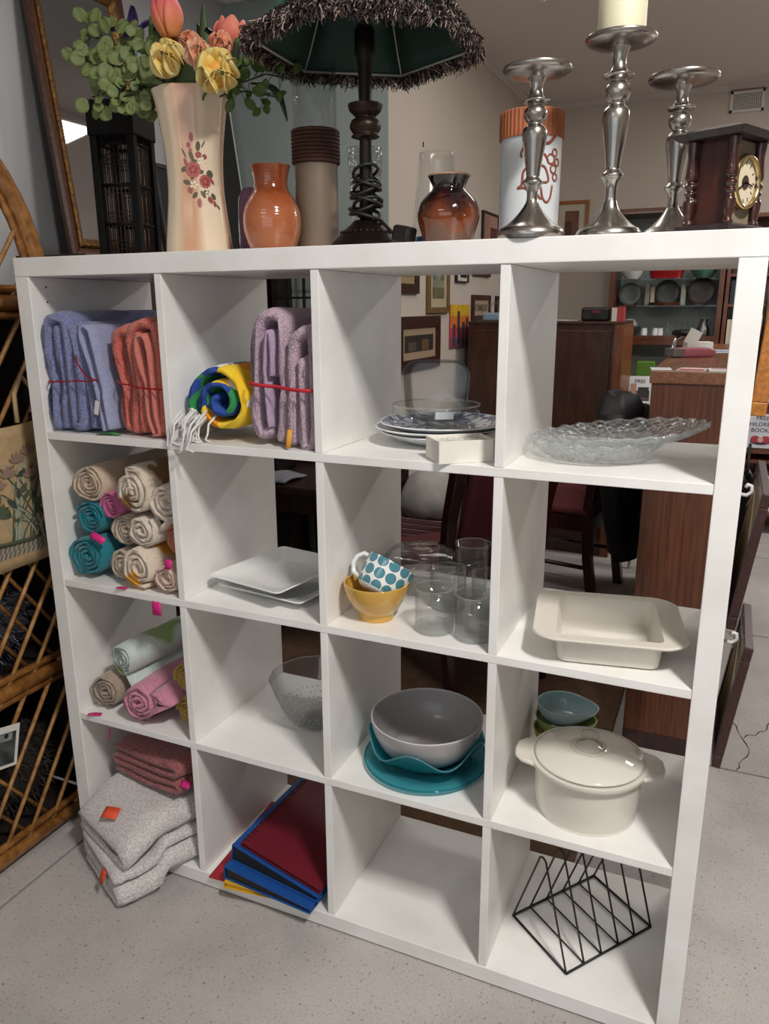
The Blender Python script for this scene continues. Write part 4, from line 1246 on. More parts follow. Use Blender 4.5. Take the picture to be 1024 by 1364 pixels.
for k in range(22):
    x = -.092 + .066 * random.random(); y = -.004 - .022 * random.random()
    ztop = -.026 + random.uniform(-.012, .010)
    zb = -.0815 if k > 6 else -.0815 - .018 * random.random()
    if zb < -.0815: y = -.042 - .012 * random.random()
    pts = [(x + .012, y + .02, ztop), (x + .004, y, ztop - .018), (x + random.uniform(-.006, .006), y - .004, ztop - .036), (x + random.uniform(-.014, .014), y - .006, zb + .004), (x + random.uniform(-.022, .022), y - .008, zb)]
    MB().tube(pts, [.0024, .0026, .0025, .0023, .0018], 6).build('fringe_cord', m_fringe, bt, smooth=True)
m_mauve = terry('mauve towelling', '#c6adba', '#9d8596'); m_mauve2 = terry('mauve weave', '#b9a2bb', '#9a82a0', 420, .4)
mv = thing('towel_bundle', 'dusty mauve towels folded upright and tied with a flat red ribbon', 'towels', (0, 0, S1))
A = path_smooth([(.603, .030), (.586, .024), (.575, .05), (.574, .11), (.580, .18), (.592, .235), (.612, .256), (.636, .250), (.644, .228), (.640, .15), (.640, .06), (.632, .016)], 5)
cloth_strip(A, .024, .030, .34, 14, .0034, 45, 2, pinch(.64, .12, .05)).build('folded_towel', m_mauve, mv, smooth=True)
A = path_smooth([(.612, .040), (.606, .09), (.604, .15), (.610, .205), (.617, .225), (.622, .20), (.618, .14)], 5)
cloth_strip(A, .008, .024, .33, 12, .0018, 45, 3, pinch(.62, .12, .03)).build('hand_towel', m_mauve2, mv, smooth=True)
A = path_smooth([(.664, .014), (.664, .09), (.666, .16), (.672, .205), (.690, .224), (.712, .220), (.714, .12), (.712, .016), (.688, .014), (.688, .10), (.690, .17)], 5)
cloth_strip(A, .023, .022, .34, 14, .0034, 45, 7, pinch(.66, .12, .05)).build('folded_towel', m_mauve, mv, smooth=True)
rb_ = MB()
rp = [(.566, .03, .128), (.580, .012, .126), (.605, .010, .123), (.64, .016, .121), (.67, .008, .118), (.70, .006, .117), (.724, .014, .116)]
rb_.sheet(lambda u, v: Vector(rp[min(int(u * 6), 5)]).lerp(Vector(rp[min(int(u * 6), 5) + 1]), u * 6 - min(int(u * 6), 5)) + Vector((0, 0, (v - .5) * .007)), 18, 1, .001, (0, 1, 0))
rb_.build('ribbon_tie', m_ribbon, mv, smooth=True)
paper('price_tag', 'amber paper tag stuck at the foot of the mauve towels', (.664, .012, S1 + .022), (.010, .036), rot('X', 75) @ rot('Y', 12), m_yel)

# -- row two, first cube: heap of rolled hand towels and tea towels
G2 = 'rolled cloths heaped in the cube below the blue towels'
m_tan = terry('tan weave', '#cdb9a2', '#b09a84', 380, .35); m_cream = terry('cream weave', '#e2d6c8', '#c6b6a6', 380, .45)
m_creamb = terry('cream weave with brown stripes', '#e0d3c2', '#c2b09c', 380, .45, patch=(14, '#8a6236', .56)); m_creamo = terry('cream weave with orange print', '#e6d8c6', '#c9b8a4', 380, .45, patch=(11, '#e6a21e', .57))
m_pinkc = terry('raspberry weave', '#cc6e96', '#a84e78', 380, .4); m_tealc = terry('teal weave', '#2c8a96', '#176874', 380, .45)
m_greyc = terry('oatmeal weave', '#cbbba8', '#a89886', 380, .45); m_rosy = terry('pink edged cream weave', '#e2c8ba', '#caa898', 380, .45); m_orc = terry('orange weave', '#d98a68', '#a85a44', 380, .45)
def R2(label, px, py, pz, r, mat, **k): return towel_roll(label, (px, py, pz), r, mat, group=G2, **k)
R2('teal rolled towel lying lowest in the heap beside the side panel', .098, .022, S2 + .058, .055, m_tealc, turns=4.2, seed=1, tail=(-.012, .03))
R2('teal rolled towel lying on top of another teal roll', .108, .03, S2 + .150, .046, m_tealc, turns=3.8, seed=2, squash=.94)
R2('tan rolled cloth with a neat spiral on top of the teal rolls', .113, .03, S2 + .232, .048, m_tan, turns=4.4, seed=3, length=.33)
R2('raspberry pink rolled cloth wedged between tan and cream rolls', .168, .038, S2 + .182, .034, m_pinkc, turns=3.6, seed=4, squash=1.1)
R2('large cream rolled towel with brown stripes on top of the heap', .250, .022, S2 + .228, .053, m_creamb, turns=3.1, seed=5, squash=1.06, tail=(.012, -.055), start=1.2)
R2('cream rolled towel pressed against the divider high in the heap', .325, .03, S2 + .208, .044, m_cream, turns=2.8, seed=6, tail=(-.035, -.030), start=.2)
R2('cream rolled towel in the middle of the heap under the striped one', .262, .028, S2 + .136, .044, m_cream, turns=2.7, seed=7)
R2('oatmeal rolled cloth squeezed between teal and cream rolls', .197, .045, S2 + .125, .038, m_greyc, turns=4.0, seed=8, squash=1.15)
R2('oatmeal rolled cloth lying on the board beside the lowest teal roll', .187, .040, S2 + .043, .041, m_greyc, turns=3.0, seed=9)
R2('big cream rolled towel printed orange, lying on the board', .257, .010, S2 + .054, .050, m_creamo, turns=2.9, seed=10, squash=1.04)
R2('small pinkish cream rolled cloth on the board by the divider', .331, .012, S2 + .037, .036, m_rosy, turns=3.0, seed=11)
R2('orange rolled cloth squeezed against the divider above the pinkish one', .337, .05, S2 + .116, .034, m_orc, turns=3.2, seed=12, squash=1.15)
paper('price_tag', 'pink paper tag stuck between the two teal rolls', (.147, .012, S2 + .112), (.040, .016), rot('Y', 20) @ rot('X', 60), m_pink)
paper('price_tag', 'dark pink tag lying on the board under the orange printed roll', (.215, .000, S2 + .004), (.026, .012), rot('Z', 15), m_pink)
paper('price_tag', 'pink paper tag on the small roll against the divider', (.352, .002, S2 + .078), (.018, .022), rot('X', 80), m_pink)

# -- row three, first cube
G3 = 'rolled towels in the cube under the heap of cloths'
m_mint = terry('mint white print', '#d3dcd4', '#b6c8c0', 380, .4, patch=(9, '#93a86a', .60)); m_taupe = terry('taupe towelling', '#b5a394', '#93826f', 300, .6)
m_pinkt = terry('candy pink towelling', '#d996ae', '#bd768f', 260, .8); m_must = terry('mustard weave', '#c3a14e', '#9a7a34', 380, .5); m_sheet = terry('grey white weave', '#c9cdcb', '#aab0b0', 380, .3)
towel_roll('taupe rolled towel lying against the side panel under the mint one', (.094, .035, S3 + .050), .047, m_taupe, turns=4.0, seed=21, group=G3, length=.30)
towel_roll('candy pink rolled towel with loose end lying at the front of the cube', (.222, .012, S3 + .060), .057, m_pinkt, turns=3.4, seed=22, group=G3, length=.30, tail=(.055, -.022), start=4.5, squash=.92)
towel_roll('mint and white rolled towel resting on the taupe roll, rising to the back', (.150, .045, S3 + .143), .046, m_mint, turns=4.6, seed=23, group=G3, length=.31, squash=.95, yaw=-.30, pitch=.10, tail=(.035, -.050), start=1.0)
towel_roll('mustard rolled cloth upper of two by the divider', (.334, .050, S3 + .128), .038, m_must, turns=3.4, seed=24, group=G3, length=.28, squash=1.1)
towel_roll('mustard rolled cloth lower of two by the divider', (.338, .045, S3 + .045), .034, m_must, turns=3.2, seed=25, group=G3, length=.28, squash=1.2)
paper('price_tag', 'pink plastic tag hanging from the board above the mint roll', (.313, -.002, S2 - .030), (.024, .032), rot('X', 88), m_pink)
paper('price_tag', 'pink tag lying at the shelf edge by the taupe roll', (.084, .004, S3 + .003), (.034, .014), rot('Z', 25), m_pink)
paper('price_tag', 'narrow pink tag hanging edge on below the taupe roll', (.100, .03, S3 - .060), (.006, .026), rot('X', 85) @ rot('Y', -8), m_pink)

# -- row four, first cube: knitted rose cloth on white bath towels spilling over the edge
m_white = terry('white towelling', '#dedad8', '#b9b2ae', 230, 1.0); m_knit = terry('dusty rose knit', '#a86a68', '#7d4648', 200, .9)
Z4 = ST
def folded(name, mat, layers, th, x0, x1, y0, y1, z, amp, seed, droop=None, R3=None, taper=0.0):
    """flat folded towel: serpentine layers, fold showing at the near side"""
    P = []
    for k in range(layers):
        zz = z + th * (k + .5)
        a, b = (x0, x1) if k % 2 == 0 else (x1, x0)
        n = 9
        for j in range(n):
            P.append((a + (b - a) * j / (n - 1), zz))
        if k < layers - 1:
            s_ = 1 if b == x1 else -1
            P.append((b + s_ * th * .45, zz + th * .5))
    return P
wt = thing('bath_towel', 'lower of two fluffy white bath towels, sagging over the base board to the floor', 'towel', (.238, .05, 0.0), math.radians(-27), 'white bath towels')
def sag(zb, edge, depth):
    # local y < edge hangs over the front board
    def w(p):
        q = Vector(p)
        if q.y < edge:
            q.z -= min((edge - q.y) * depth, q.z - .006 if q.z > .006 else 0)
        return q
    return w
P = folded('', None, 3, .030, -.105, .095, 0, 0, 0, 0, 0)
mb = cloth_strip(P, .029, -.172, .060, 16, 0, 1, 1)
base_h = Z4 + .002
mb.v = [(x, y, (z + base_h) if y > -.045 else z + .001 + base_h * max(0, 1 - (-.045 - y) / .03)) for x, y, z in mb.v]
mb.noise(.004, 30, 5); mb.v = [(x, y, max(z, .002 if y < -.05 else base_h - .001)) for x, y, z in mb.v]
mb.build('towel_cloth', m_white, wt, smooth=True)
wt2 = thing('bath_towel', 'upper of two fluffy white bath towels, under the dusty rose cloth', 'towel', (.220, .065, Z4 + .092), math.radians(-22), 'white bath towels')
P = folded('', None, 2, .034, -.122, .098, 0, 0, 0, 0, 0)
mb = cloth_strip(P, .033, -.165, .075, 16, 0, 1, 1)
mb.v = [(x, y, z - .55 * max(0, -.07 - y) + .015 * max(0, y)) for x, y, z in mb.v]
mb.noise(.004, 28, 9); mb.build('towel_cloth', m_white, wt2, smooth=True)
wt3 = thing('bath_towel', 'fluffy white towel folded small at the side panel, under the orange tag', 'towel', (.095, .04, Z4 + .002), math.radians(-8), 'white bath towels')
P = folded('', None, 3, .026, -.050, .045, 0, 0, 0, 0, 0)
mb = cloth_strip(P, .025, -.052, .26, 12, .003, 30, 12); mb.build('towel_cloth', m_white, wt3, smooth=True)
kn = thing('knitted_cloth', 'dusty rose ribbed knitted cloth folded on top of the white towels', 'towel', (.215, .10, Z4 + .168), math.radians(-10))
P = folded('', None, 4, .0215, -.115, .110, 0, 0, 0, 0, 0)
mb = cloth_strip(P, .0195, -.070, .23, 12, 0, 1, 1)
mb.v = [(x, y, z + .0022 * math.sin(x * 420) + .18 * (x + .05) * .35) for x, y, z in mb.v]
mb.noise(.003, 26, 4); mb.build('cloth', m_knit, kn, smooth=True)
paper('price_tag', 'orange tag pinned on the upper white towel', (.168, -.060, Z4 + .142), (.040, .030), rot('Z', 10) @ rot('X', 22), m_orange)
paper('price_tag', 'orange tag on the lower white towel near the floor', (.196, -.132, .066), (.024, .032), rot('Z', -28) @ rot('X', 68), m_orange)
paper('price_tag', 'small pink tag on the dusty rose knitted cloth', (.335, .02, Z4 + .215), (.028, .016), rot('X', 40), m_pink)

# ---------------------------------------------------------------- kitchenware in the cubes
def plate_mat():
    mt, t, b = nt('blue onion pattern')
    tc = t.nodes.new('ShaderNodeTexCoord')
    v_ = t.nodes.new('ShaderNodeTexVoronoi'); v_.feature = 'DISTANCE_TO_EDGE'; v_.inputs['Scale'].default_value = 42; t.links.new(tc.outputs['Object'], v_.inputs['Vector'])
    n = t.nodes.new('ShaderNodeTexNoise'); n.inputs['Scale'].default_value = 34; n.inputs['Detail'].default_value = 3; t.links.new(tc.outputs['Object'], n.inputs['Vector'])
    ad = t.nodes.new('ShaderNodeMath'); ad.operation = 'ADD'; t.links.new(v_.outputs['Distance'], ad.inputs[0]); t.links.new(n.outputs['Fac'], ad.inputs[1])
    r = t.nodes.new('ShaderNodeValToRGB')
    r.color_ramp.elements[0].position = .60; r.color_ramp.elements[0].color = lin('#51618a')
    r.color_ramp.elements[1].position = .70; r.color_ramp.elements[1].color = lin('#dbe0e6')
    t.links.new(ad.outputs[0], r.inputs[0]); t.links.new(r.outputs[0], b.inputs['Base Color'])
    b.inputs['Roughness'].default_value = .12; b.inputs['Coat Weight'].default_value = .5
    return mt
m_plate = plate_mat()
m_pw = M('white china', '#dfe1e2', .15, coat=.4)
pprof = [(.0005, 0), (.075, 0), (.078, .003), (.100, .010), (.128, .022), (.131, .0235), (.1295, .0255), (.100, .0145), (.076, .007), (.0005, .0065)]
for k, lb in enumerate(('bottom dinner plate of the stack of three blue and white plates', 'middle dinner plate of the stack of three blue and white plates', 'top dinner plate with blue leaf pattern under the fluted glass dish')):
    t_ = thing('dinner_plate', lb, 'plate', (.905 + (.004, -.004, .006)[k], .215 + (.003, -.002, 0)[k], S1 + .0005 + .0095 * k), k * .5, 'stack of blue and white plates')
    MB().lathe(pprof, 56).build('plate_body', m_pw, t_, smooth=True, angle=50)
    MB().lathe([(.0005, .0072), (.076, .0077), (.100, .0152), (.127, .0250)], 56, cap=False).build('blue_pattern', m_plate, t_, smooth=True)
ZP = S1 + .0005 + .019 + .0085
fl = thing('flan_dish', 'clear glass fluted flan dish standing on the blue and white plates', 'dish', (.897, .205, ZP))
flp = [(.0005, 0), (.076, 0), (.080, .004), (.081, .022), (.0855, .024), (.088, .028), (.088, .046), (.090, .050), (.086, .050), (.0845, .030), (.078, .024), (.077, .006), (.0005, .005)]
MB().lathe(flp, 120, rfun=lambda a, r, z: 1 + (.014 * math.cos(40 * a) if z > .02 and r > .08 else 0)).build('glass_body', m_glass, fl, smooth=True, angle=60)
MB().tube([(.088 * math.cos(a), .088 * math.sin(a), .050) for a in [2 * PI * j / 60 for j in range(60)]], .0018, 6, closed=True).build('glass_rim', MGLASS('bright glass edge', '#f4f7f7', '#a9b3b1', blend=.4, refract_tint=('#eef0f0', .16)), fl, smooth=True)
sk = MB().obox((.045, -.076, .038), (.036, .0008, .014), rot('Z', 30)).build('paper_sticker', M('grey sticker', '#b9bfc2', .6), fl)
# glass loaf dish standing on its side in the flan dish
def rrect(w, h, r, n=6):
    out = []
    for cx, cy, a0 in ((w / 2 - r, h / 2 - r, 0), (-w / 2 + r, h / 2 - r, PI / 2), (-w / 2 + r, -h / 2 + r, PI), (w / 2 - r, -h / 2 + r, 1.5 * PI)):
        for k in range(n + 1):
            a = a0 + PI / 2 * k / n
            out.append((cx + r * math.cos(a), cy + r * math.sin(a)))
    return out
ld = thing('loaf_dish', 'clear glass loaf dish standing on edge inside the fluted dish', 'dish', (.888, .225, ZP + .006), math.radians(12))
rings = []
for (w, h, y, dr) in ((.118, .112, .055, .026), (.122, .117, .050, .028), (.128, .124, 0, .034), (.136, .130, -.002, .038), (.134, .128, -.004, .037), (.124, .120, 0, .032), (.116, .111, .046, .025), (.110, .104, .050, .022)):
    rings.append([(x * (1.05 if z > 0 else .98), y, z + .067) for x, z in rrect(w, h, dr)])
MB().loops(rings).build('glass_body', MGLASS('thick glass', '#f0f4f4', '#5f6866', blend=.55, refract_tint=('#e8ecec', .04), kedge=.75), ld, smooth=True, angle=50)
# open white card box
m_card = M('white card', '#e4e0d6', .7, var=(10, .05))
bx_ = thing('card_box', 'shallow open white cardboard box on the shelf edge before the plates', 'box', (.982, -.014, S1 + .0005), math.radians(38))
bw, bd_, bh = .105, .075, .040
MB().box(0, bw, 0, bd_, 0, .0015).build('box_bottom', m_card, bx_)
for (a, b_, c, d) in ((0, bw, 0, .0018), (0, bw, bd_ - .0018, bd_), (0, .0018, 0, bd_), (bw - .0018, bw, 0, bd_)):
    MB().box(a, b_, c, d, .0015, bh).build('box_wall', m_card, bx_)
MB().box(.004, bw - .004, .004, bd_ - .004, .030, .033).build('box_inlay', m_card, bx_)
random.seed(3)
for k in range(5):
    MB().lathe([(.0005, 0), (.008, .001), (.009, .004), (.006, .007), (.0005, .008)], 14, (.02 + .017 * k, .030 + .012 * (k % 2), .033)).build('glass_charm', m_glass, bx_, smooth=True)

# glass platters in the last cube of row one
m_cutp = MGLASS('pressed glass', '#f6f9f8', '#c2cac8', bump=(62, .8), blend=.3, refract_tint=('#e8eceb', .05))
def platter(name, label, loc, a_, b_, h, ntw, tilt, yaw, wave=.03):
    o = thing(name, label, 'platter', loc)
    prof = [(.0005, 0), (.70, 0), (.78, .25 * h), (.92, .75 * h), (1.0, h), (.985, h * 1.06), (.90, .85 * h), (.77, .38 * h), (.70, .16 * h), (.0005, .16 * h)]
    mb = MB().lathe(prof, 144, sx=a_, sy=b_, rfun=lambda a, r, z: 1 + (wave * math.cos(ntw * a + 9 * r) if r > .72 else 0))
    # scallops rise and fall along the rim
    mb.v = [(x, y, z + (.10 * h * math.cos(ntw * math.atan2(y / b_, x / a_)) if z > .6 * h else 0)) for x, y, z in mb.v]
    R4 = Matrix.Rotation(yaw, 4, 'Z') @ Matrix.Rotation(tilt, 4, 'Y')
    mb.xform(R4); mb.build('glass_body', m_cutp, o, smooth=True)
    rim = MB().tube([((a_ * (1 + wave * math.cos(ntw * t_))) * math.cos(t_), (b_ * (1 + wave * math.cos(ntw * t_))) * math.sin(t_), h * (1.03 + .10 * math.cos(ntw * t_))) for t_ in [2 * PI * j / 144 for j in range(144)]], .0021, 6, closed=True)
    rim.xform(R4); rim.build('glass_rim', MATS['bright glass edge'], o, smooth=True)
    rd = MB()
    for k in range(36):
        t_ = 2 * PI * k / 36
        rd.tube([(a_ * f * math.cos(t_ + (f - .74) * 1.6), b_ * f * math.sin(t_ + (f - .74) * 1.6), h * hh) for f, hh in ((.76, .22), (.85, .52), (.95, .86), (1.0, 1.03))], .0016, 5)
        rd.tube([(a_ * f * math.cos(t_ - (f - .74) * 1.6), b_ * f * math.sin(t_ - (f - .74) * 1.6), h * hh) for f, hh in ((.76, .22), (.85, .52), (.95, .86), (1.0, 1.03))], .0016, 5)
    rd.xform(R4); q = rd.build('cut_pattern', MATS['bright glass edge'], o, smooth=True); q['kind'] = 'stuff'
    return o
platter('glass_platter', 'clear pressed glass oval platter lying flat, the lower of two', (1.222, .165, S1 + .0008), .118, .118, .034, 18, 0, .1)
platter('glass_platter', 'clear pressed glass oval platter tilted on top of the other one', (1.268, .185, S1 + .030), .148, .120, .020, 24, -.10, .18, .015)

# white square plates, row two second cube
m_sq = M('white porcelain', '#e2e3e1', .18, coat=.4)
def square_plate(label, loc, s, rz, rx, ry):
    o = thing('square_plate', label, 'plate', loc, 0, 'square white plates')
    rg = []
    for (w, z) in ((s * .62, 0), (s * .66, .002), (s, .017), (s + .003, .019), (s, .021), (s * .66, .0065), (s * .60, .0055)):
        rg.append([(x, y, z) for x, y in rrect(w, w, .012 if w > s * .8 else .02, 4)])
    mb = MB().loops(rg); mb.xform((rot('Z', rz) @ rot('X', rx) @ rot('Y', ry)).to_4x4())
    mb.build('plate_body', m_sq, o, smooth=True, angle=35)
    return o
square_plate('square white plate lying lowest under the tilted one', (.560, .172, S2 + .001), .236, -8, 0, 0)
square_plate('square white plate lying tilted on top of the other one', (.548, .150, S2 + .030), .228, -16, 3, -2.5)

# yellow bowl with spotted cup
m_ybowl = M('mustard yellow glaze', '#cda046', .12, coat=.6)
yb = MB().lathe(vessel(smoothprof([(.036, 0), (.036, .010), (.038, .014), (.050, .028), (.061, .048), (.0665, .068), (.0675, .078)]), .004, .010), 48).build('yellow_bowl', m_ybowl, None, smooth=True, loc=(.816, .083, S2 + .0004))
tag(yb, 'mustard yellow footed bowl holding the spotted cup', 'bowl')
def cup_mat():
    mt, t, b = nt('white china with teal spots')
    tc = t.nodes.new('ShaderNodeTexCoord'); sx = t.nodes.new('ShaderNodeSeparateXYZ'); t.links.new(tc.outputs['Object'], sx.inputs[0])
    def mth(op, a, b_=None, c=None):
        q = t.nodes.new('ShaderNodeMath'); q.operation = op
        for i, w in enumerate((a, b_, c)):
            if w is None: continue
            if isinstance(w, (int, float)): q.inputs[i].default_value = w
            else: t.links.new(w, q.inputs[i])
        return q.outputs[0]
    an = mth('ARCTAN2', sx.outputs['Y'], sx.outputs['X'])
    zz = mth('DIVIDE', sx.outputs['Z'], .0250)
    row = mth('FLOOR', zz)
    u = mth('MULTIPLY', an, 12 / (2 * PI))
    u = mth('ADD', u, mth('MULTIPLY', row, .18))
    fu = mth('SUBTRACT', mth('FRACT', u), .5); fv = mth('SUBTRACT', mth('FRACT', zz), .5)
    d = mth('SQRT', mth('ADD', mth('MULTIPLY', fu, fu), mth('MULTIPLY', fv, fv)))
    ins = mth('LESS_THAN', d, .455)
    # only the outside carries the print
    rad = mth('SQRT', mth('ADD', mth('MULTIPLY', sx.outputs['X'], sx.outputs['X']), mth('MULTIPLY', sx.outputs['Y'], sx.outputs['Y'])))
    ins = mth('MULTIPLY', ins, mth('GREATER_THAN', mth('SUBTRACT', rad, mth('MULTIPLY', sx.outputs['Z'], .08)), .0448))
    mx = t.nodes.new('ShaderNodeMixRGB'); mx.inputs[1].default_value = lin('#ebe9e6'); mx.inputs[2].default_value = lin('#4f8793')
    t.links.new(ins, mx.inputs[0]); t.links.new(mx.outputs[0], b.inputs['Base Color'])
    b.inputs['Roughness'].default_value = .15
    return mt
cup = thing('spotted_cup', 'white cup with teal spots tipped over inside the yellow bowl', 'cup', (.822, .080, S2 + .064))
cm = Matrix.Rotation(math.radians(-34), 4, 'X') @ Matrix.Rotation(math.radians(17), 4, 'Y') @ Matrix.Translation((0, 0, -.012))
cpv = [(.033, 0), (.040, .003), (.0465, .010), (.0495, .03), (.0515, .066), (.0520, .070)]
co_ = MB().lathe(vessel(cpv, .003, .005), 48).build('cup_body', cup_mat(), cup, smooth=True)
co_.matrix_local = cm
hn = MB().tube([(-.049, -.006, .062), (-.062, -.010, .064), (-.072, -.012, .052), (-.073, -.012, .036), (-.064, -.010, .020), (-.046, -.006, .014)], [.005, .0055, .0055, .0055, .0055, .005], 8)
hn.xform(cm); hn.build('handle', m_pw, cup, smooth=True)

# tumblers and dish behind
m_tum = MGLASS('tumbler glass', '#f6f9f8', '#9aa4a2', blend=.3)
m_tbase = MGLASS('thick tumbler base', '#e6ecea', '#5f6a68', blend=.4, refract_tint=('#f2f4f4', .14), kedge=.35)
def tumbler(name, label, loc, r, h, taper=1.0, group='clear glass tumblers'):
    o = thing(name, label, 'glass', loc, 0, group)
    MB().lathe([(r * taper, .012), (r, h), (r - .0016, h), (r * taper - .0018, .013)], 44, cap=False).build('glass_wall', m_tum, o, smooth=True)
    MB().lathe([(.0005, .001), (r * taper * .90, 0), (r * taper, .003), (r * taper, .0125), (r * taper * .75, .0135), (.0005, .0115)], 44).build('glass_base', m_tbase, o, smooth=True, angle=50)
    MB().tube([((r - .0008) * math.cos(a), (r - .0008) * math.sin(a), h) for a in [2 * PI * j / 44 for j in range(44)]], .0011, 6, closed=True).build('glass_rim', MATS['bright glass edge'], o, smooth=True)
    return o
tumbler('glass_tumbler', 'short clear tumbler standing foremost next to the yellow bowl', (.949, .068, S2 + .0004), .0385, .090)
tumbler('glass_tumbler', 'short clear tumbler standing foremost by the divider', (1.033, .064, S2 + .0004), .0385, .090)
tumbler('glass_tumbler', 'short clear tumbler second behind the one next to the yellow bowl', (.934, .192, S2 + .0004), .0385, .088)
tumbler('glass_tumbler', 'short clear tumbler second behind the one by the divider', (1.026, .190, S2 + .0004), .0385, .088)
tumbler('tall_tumbler', 'tall clear tumbler behind the short ones near the glass dish', (.957, .288, S2 + .0004), .039, .118, .82)
tumbler('tall_tumbler', 'tall clear tumbler at the back of the cube by the divider', (1.030, .325, S2 + .0004), .041, .128, .85)
cd_ = thing('lidded_glass_dish', 'round clear glass casserole with domed lid behind the spotted cup', 'dish', (.836, .292, S2 + .0004))
MB().lathe(vessel(smoothprof([(.072, 0), (.078, .006), (.082, .03), (.083, .046), (.088, .050)], 4), .004), 56).build('glass_bowl', m_tum, cd_, smooth=True)
MB().lathe([(.089, .051), (.091, .055), (.088, .060), (.086, .063), (.089, .067), (.085, .071), (.081, .078), (.070, .088), (.045, .094), (.0005, .096), (.0005, .093), (.044, .091), (.068, .085), (.080, .070), (.085, .055)], 56).build('glass_lid', MGLASS('ringed glass', '#eef2f1', '#7f8987', blend=.4), cd_, smooth=True)

# stoneware baking dish, row two last cube
m_stone = M('cream stoneware', '#dcd6cb', .28, coat=.2, var=(5, .04))
bk = thing('baking_dish', 'cream rectangular baking dish with wide curved handles', 'dish', (1.272, .128, S2 + .0006), math.radians(10))
def dish_ring(w, h, r, z, n=5): return [(x, y, z) for x, y in rrect(w, h, r, n)]
# flared rim: bowed short sides as handles
def rim_ring(z, k=1.0):
    out = []
    W_, H_ = .126 * k, .1200 * k
    N = 48
    base = rrect(W_ * 2, H_ * 2, .036, 11)
    for x, y in base:
        bow = .016 * (1 - (y / H_) ** 2) if abs(x) > .08 else 0
        bow2 = .006 * (1 - (x / W_) ** 2)
        out.append((x + (bow if x > 0 else -bow), y + (bow2 if y > 0 else -bow2), z))
    return out
rg = [dish_ring(.168, .180, .014, 0, 11), dish_ring(.176, .188, .018, .003, 11), dish_ring(.186, .202, .022, .048, 11), rim_ring(.051, .99), rim_ring(.054), rim_ring(.057, .99), dish_ring(.184, .200, .012, .0565, 11), dish_ring(.178, .194, .014, .051, 11), dish_ring(.164, .178, .012, .010, 11), dish_ring(.154, .168, .010, .007, 11)]
MB().loops(rg).build('dish_body', m_stone, bk, smooth=True, angle=40)

# fluted glass bowl, row three second cube
fb = thing('glass_fruit_bowl', 'clear glass fruit bowl with scalloped rim alone in its cube', 'bowl', (.606, .195, S3 + .0005))
fbp = smoothprof([(.042, 0), (.058, .012), (.076, .035), (.092, .068), (.103, .100), (.110, .122)], 6)
MB().lathe(vessel(fbp, .003, .006), 96, rfun=lambda a, r, z: 1 + .030 * abs(math.cos(5 * a)) * min(1, max(0, z - .02) / .10)).build('glass_body', MGLASS('bowl glass', '#f2f5f4', '#7a8482', blend=.4, refract_tint=('#eef0f0', .03), kedge=.5), fb, smooth=True)
MB().tube([((.1085 * (1 + .03 * abs(math.cos(5 * t_)))) * math.cos(t_), (.1085 * (1 + .03 * abs(math.cos(5 * t_)))) * math.sin(t_), .1225) for t_ in [2 * PI * j / 100 for j in range(100)]], .0018, 6, closed=True).build('glass_rim', MATS['bright glass edge'], fb, smooth=True)
fo = MB()
random.seed(12)
for k in range(40):
    a = 2 * PI * k / 40
    for j in range(5):
        z = .006 + j * .0115
        r_ = interp(fbp, z) + .0005
        fo.lathe([(.0003, -.0035), (.0036, -.001), (.0036, .001), (.0003, .0035)], 5, (r_ * math.cos(a + j * .08), r_ * math.sin(a + j * .08), z))
o = fo.build('pressed_relief', MATS['bright glass edge'], fb, smooth=True); o['kind'] = 'stuff'

# teal glass tray, teal wavy bowl, grey bowl
m_tealg = MGLASS('teal glass', '#a8dfe6', '#58b6c2', blend=.4, refract_tint=('#6fd0da', .40))
m_tealg2 = MGLASS('deep teal glass', '#7fcbd6', '#2f98a8', blend=.4, refract_tint=('#45b6c4', .38))
tp_ = thing('teal_glass_plate', 'round turquoise glass plate under the grey and teal bowls', 'plate', (.905, .145, S3 + .0005))
MB().lathe([(.0005, 0), (.085, 0), (.092, .003), (.112, .008), (.136, .011), (.137, .013), (.134, .0145), (.110, .011), (.090, .006), (.0005, .005)], 72).build('glass_body', m_tealg, tp_, smooth=True)
for r_ in (.100, .135):
    MB().tube([(r_ * math.cos(t_), r_ * math.sin(t_), .0085 if r_ < .11 else .0140) for t_ in [2 * PI * j / 72 for j in range(72)]], .0018, 6, closed=True).build('glass_ring', m_tealg2, tp_, smooth=True)
tb = thing('teal_glass_bowl', 'turquoise glass bowl with wavy rim around the grey bowl', 'bowl', (.905, .150, S3 + .0155))
mb = MB().lathe(vessel(smoothprof([(.070, 0), (.082, .004), (.100, .018), (.119, .036), (.127, .050)], 6), .003, .004), 96)
mb.v = [(x, y, z + (.017 * math.cos(5 * math.atan2(y, x) + 1.1) * min(1, max(0, z - .012) / .038))) for x, y, z in mb.v]
mb.build('glass_body', m_tealg2, tb, smooth=True)
MB().tube([(.1265 * math.cos(t_), .1265 * math.sin(t_), .0505 + .017 * math.cos(5 * t_ + 1.1)) for t_ in [2 * PI * j / 96 for j in range(96)]], .0018, 6, closed=True).build('glass_rim', MGLASS('teal edge', '#b8e6ea', '#5ab8c4', blend=.4, refract_tint=('#8fd4dc', .4)), tb, smooth=True)
m_greyb = M('grey melamine', '#a09d9d', .3, coat=.2)
gb = thing('grey_bowl', 'plain grey mixing bowl sitting in the turquoise glass bowl', 'bowl', (.905, .150, S3 + .0215))
MB().lathe(vessel(smoothprof([(.060, 0), (.075, .004), (.100, .024), (.115, .052), (.1215, .077), (.1225, .088)], 6), .003, .005), 64).build('bowl_body', m_greyb, gb, smooth=True)
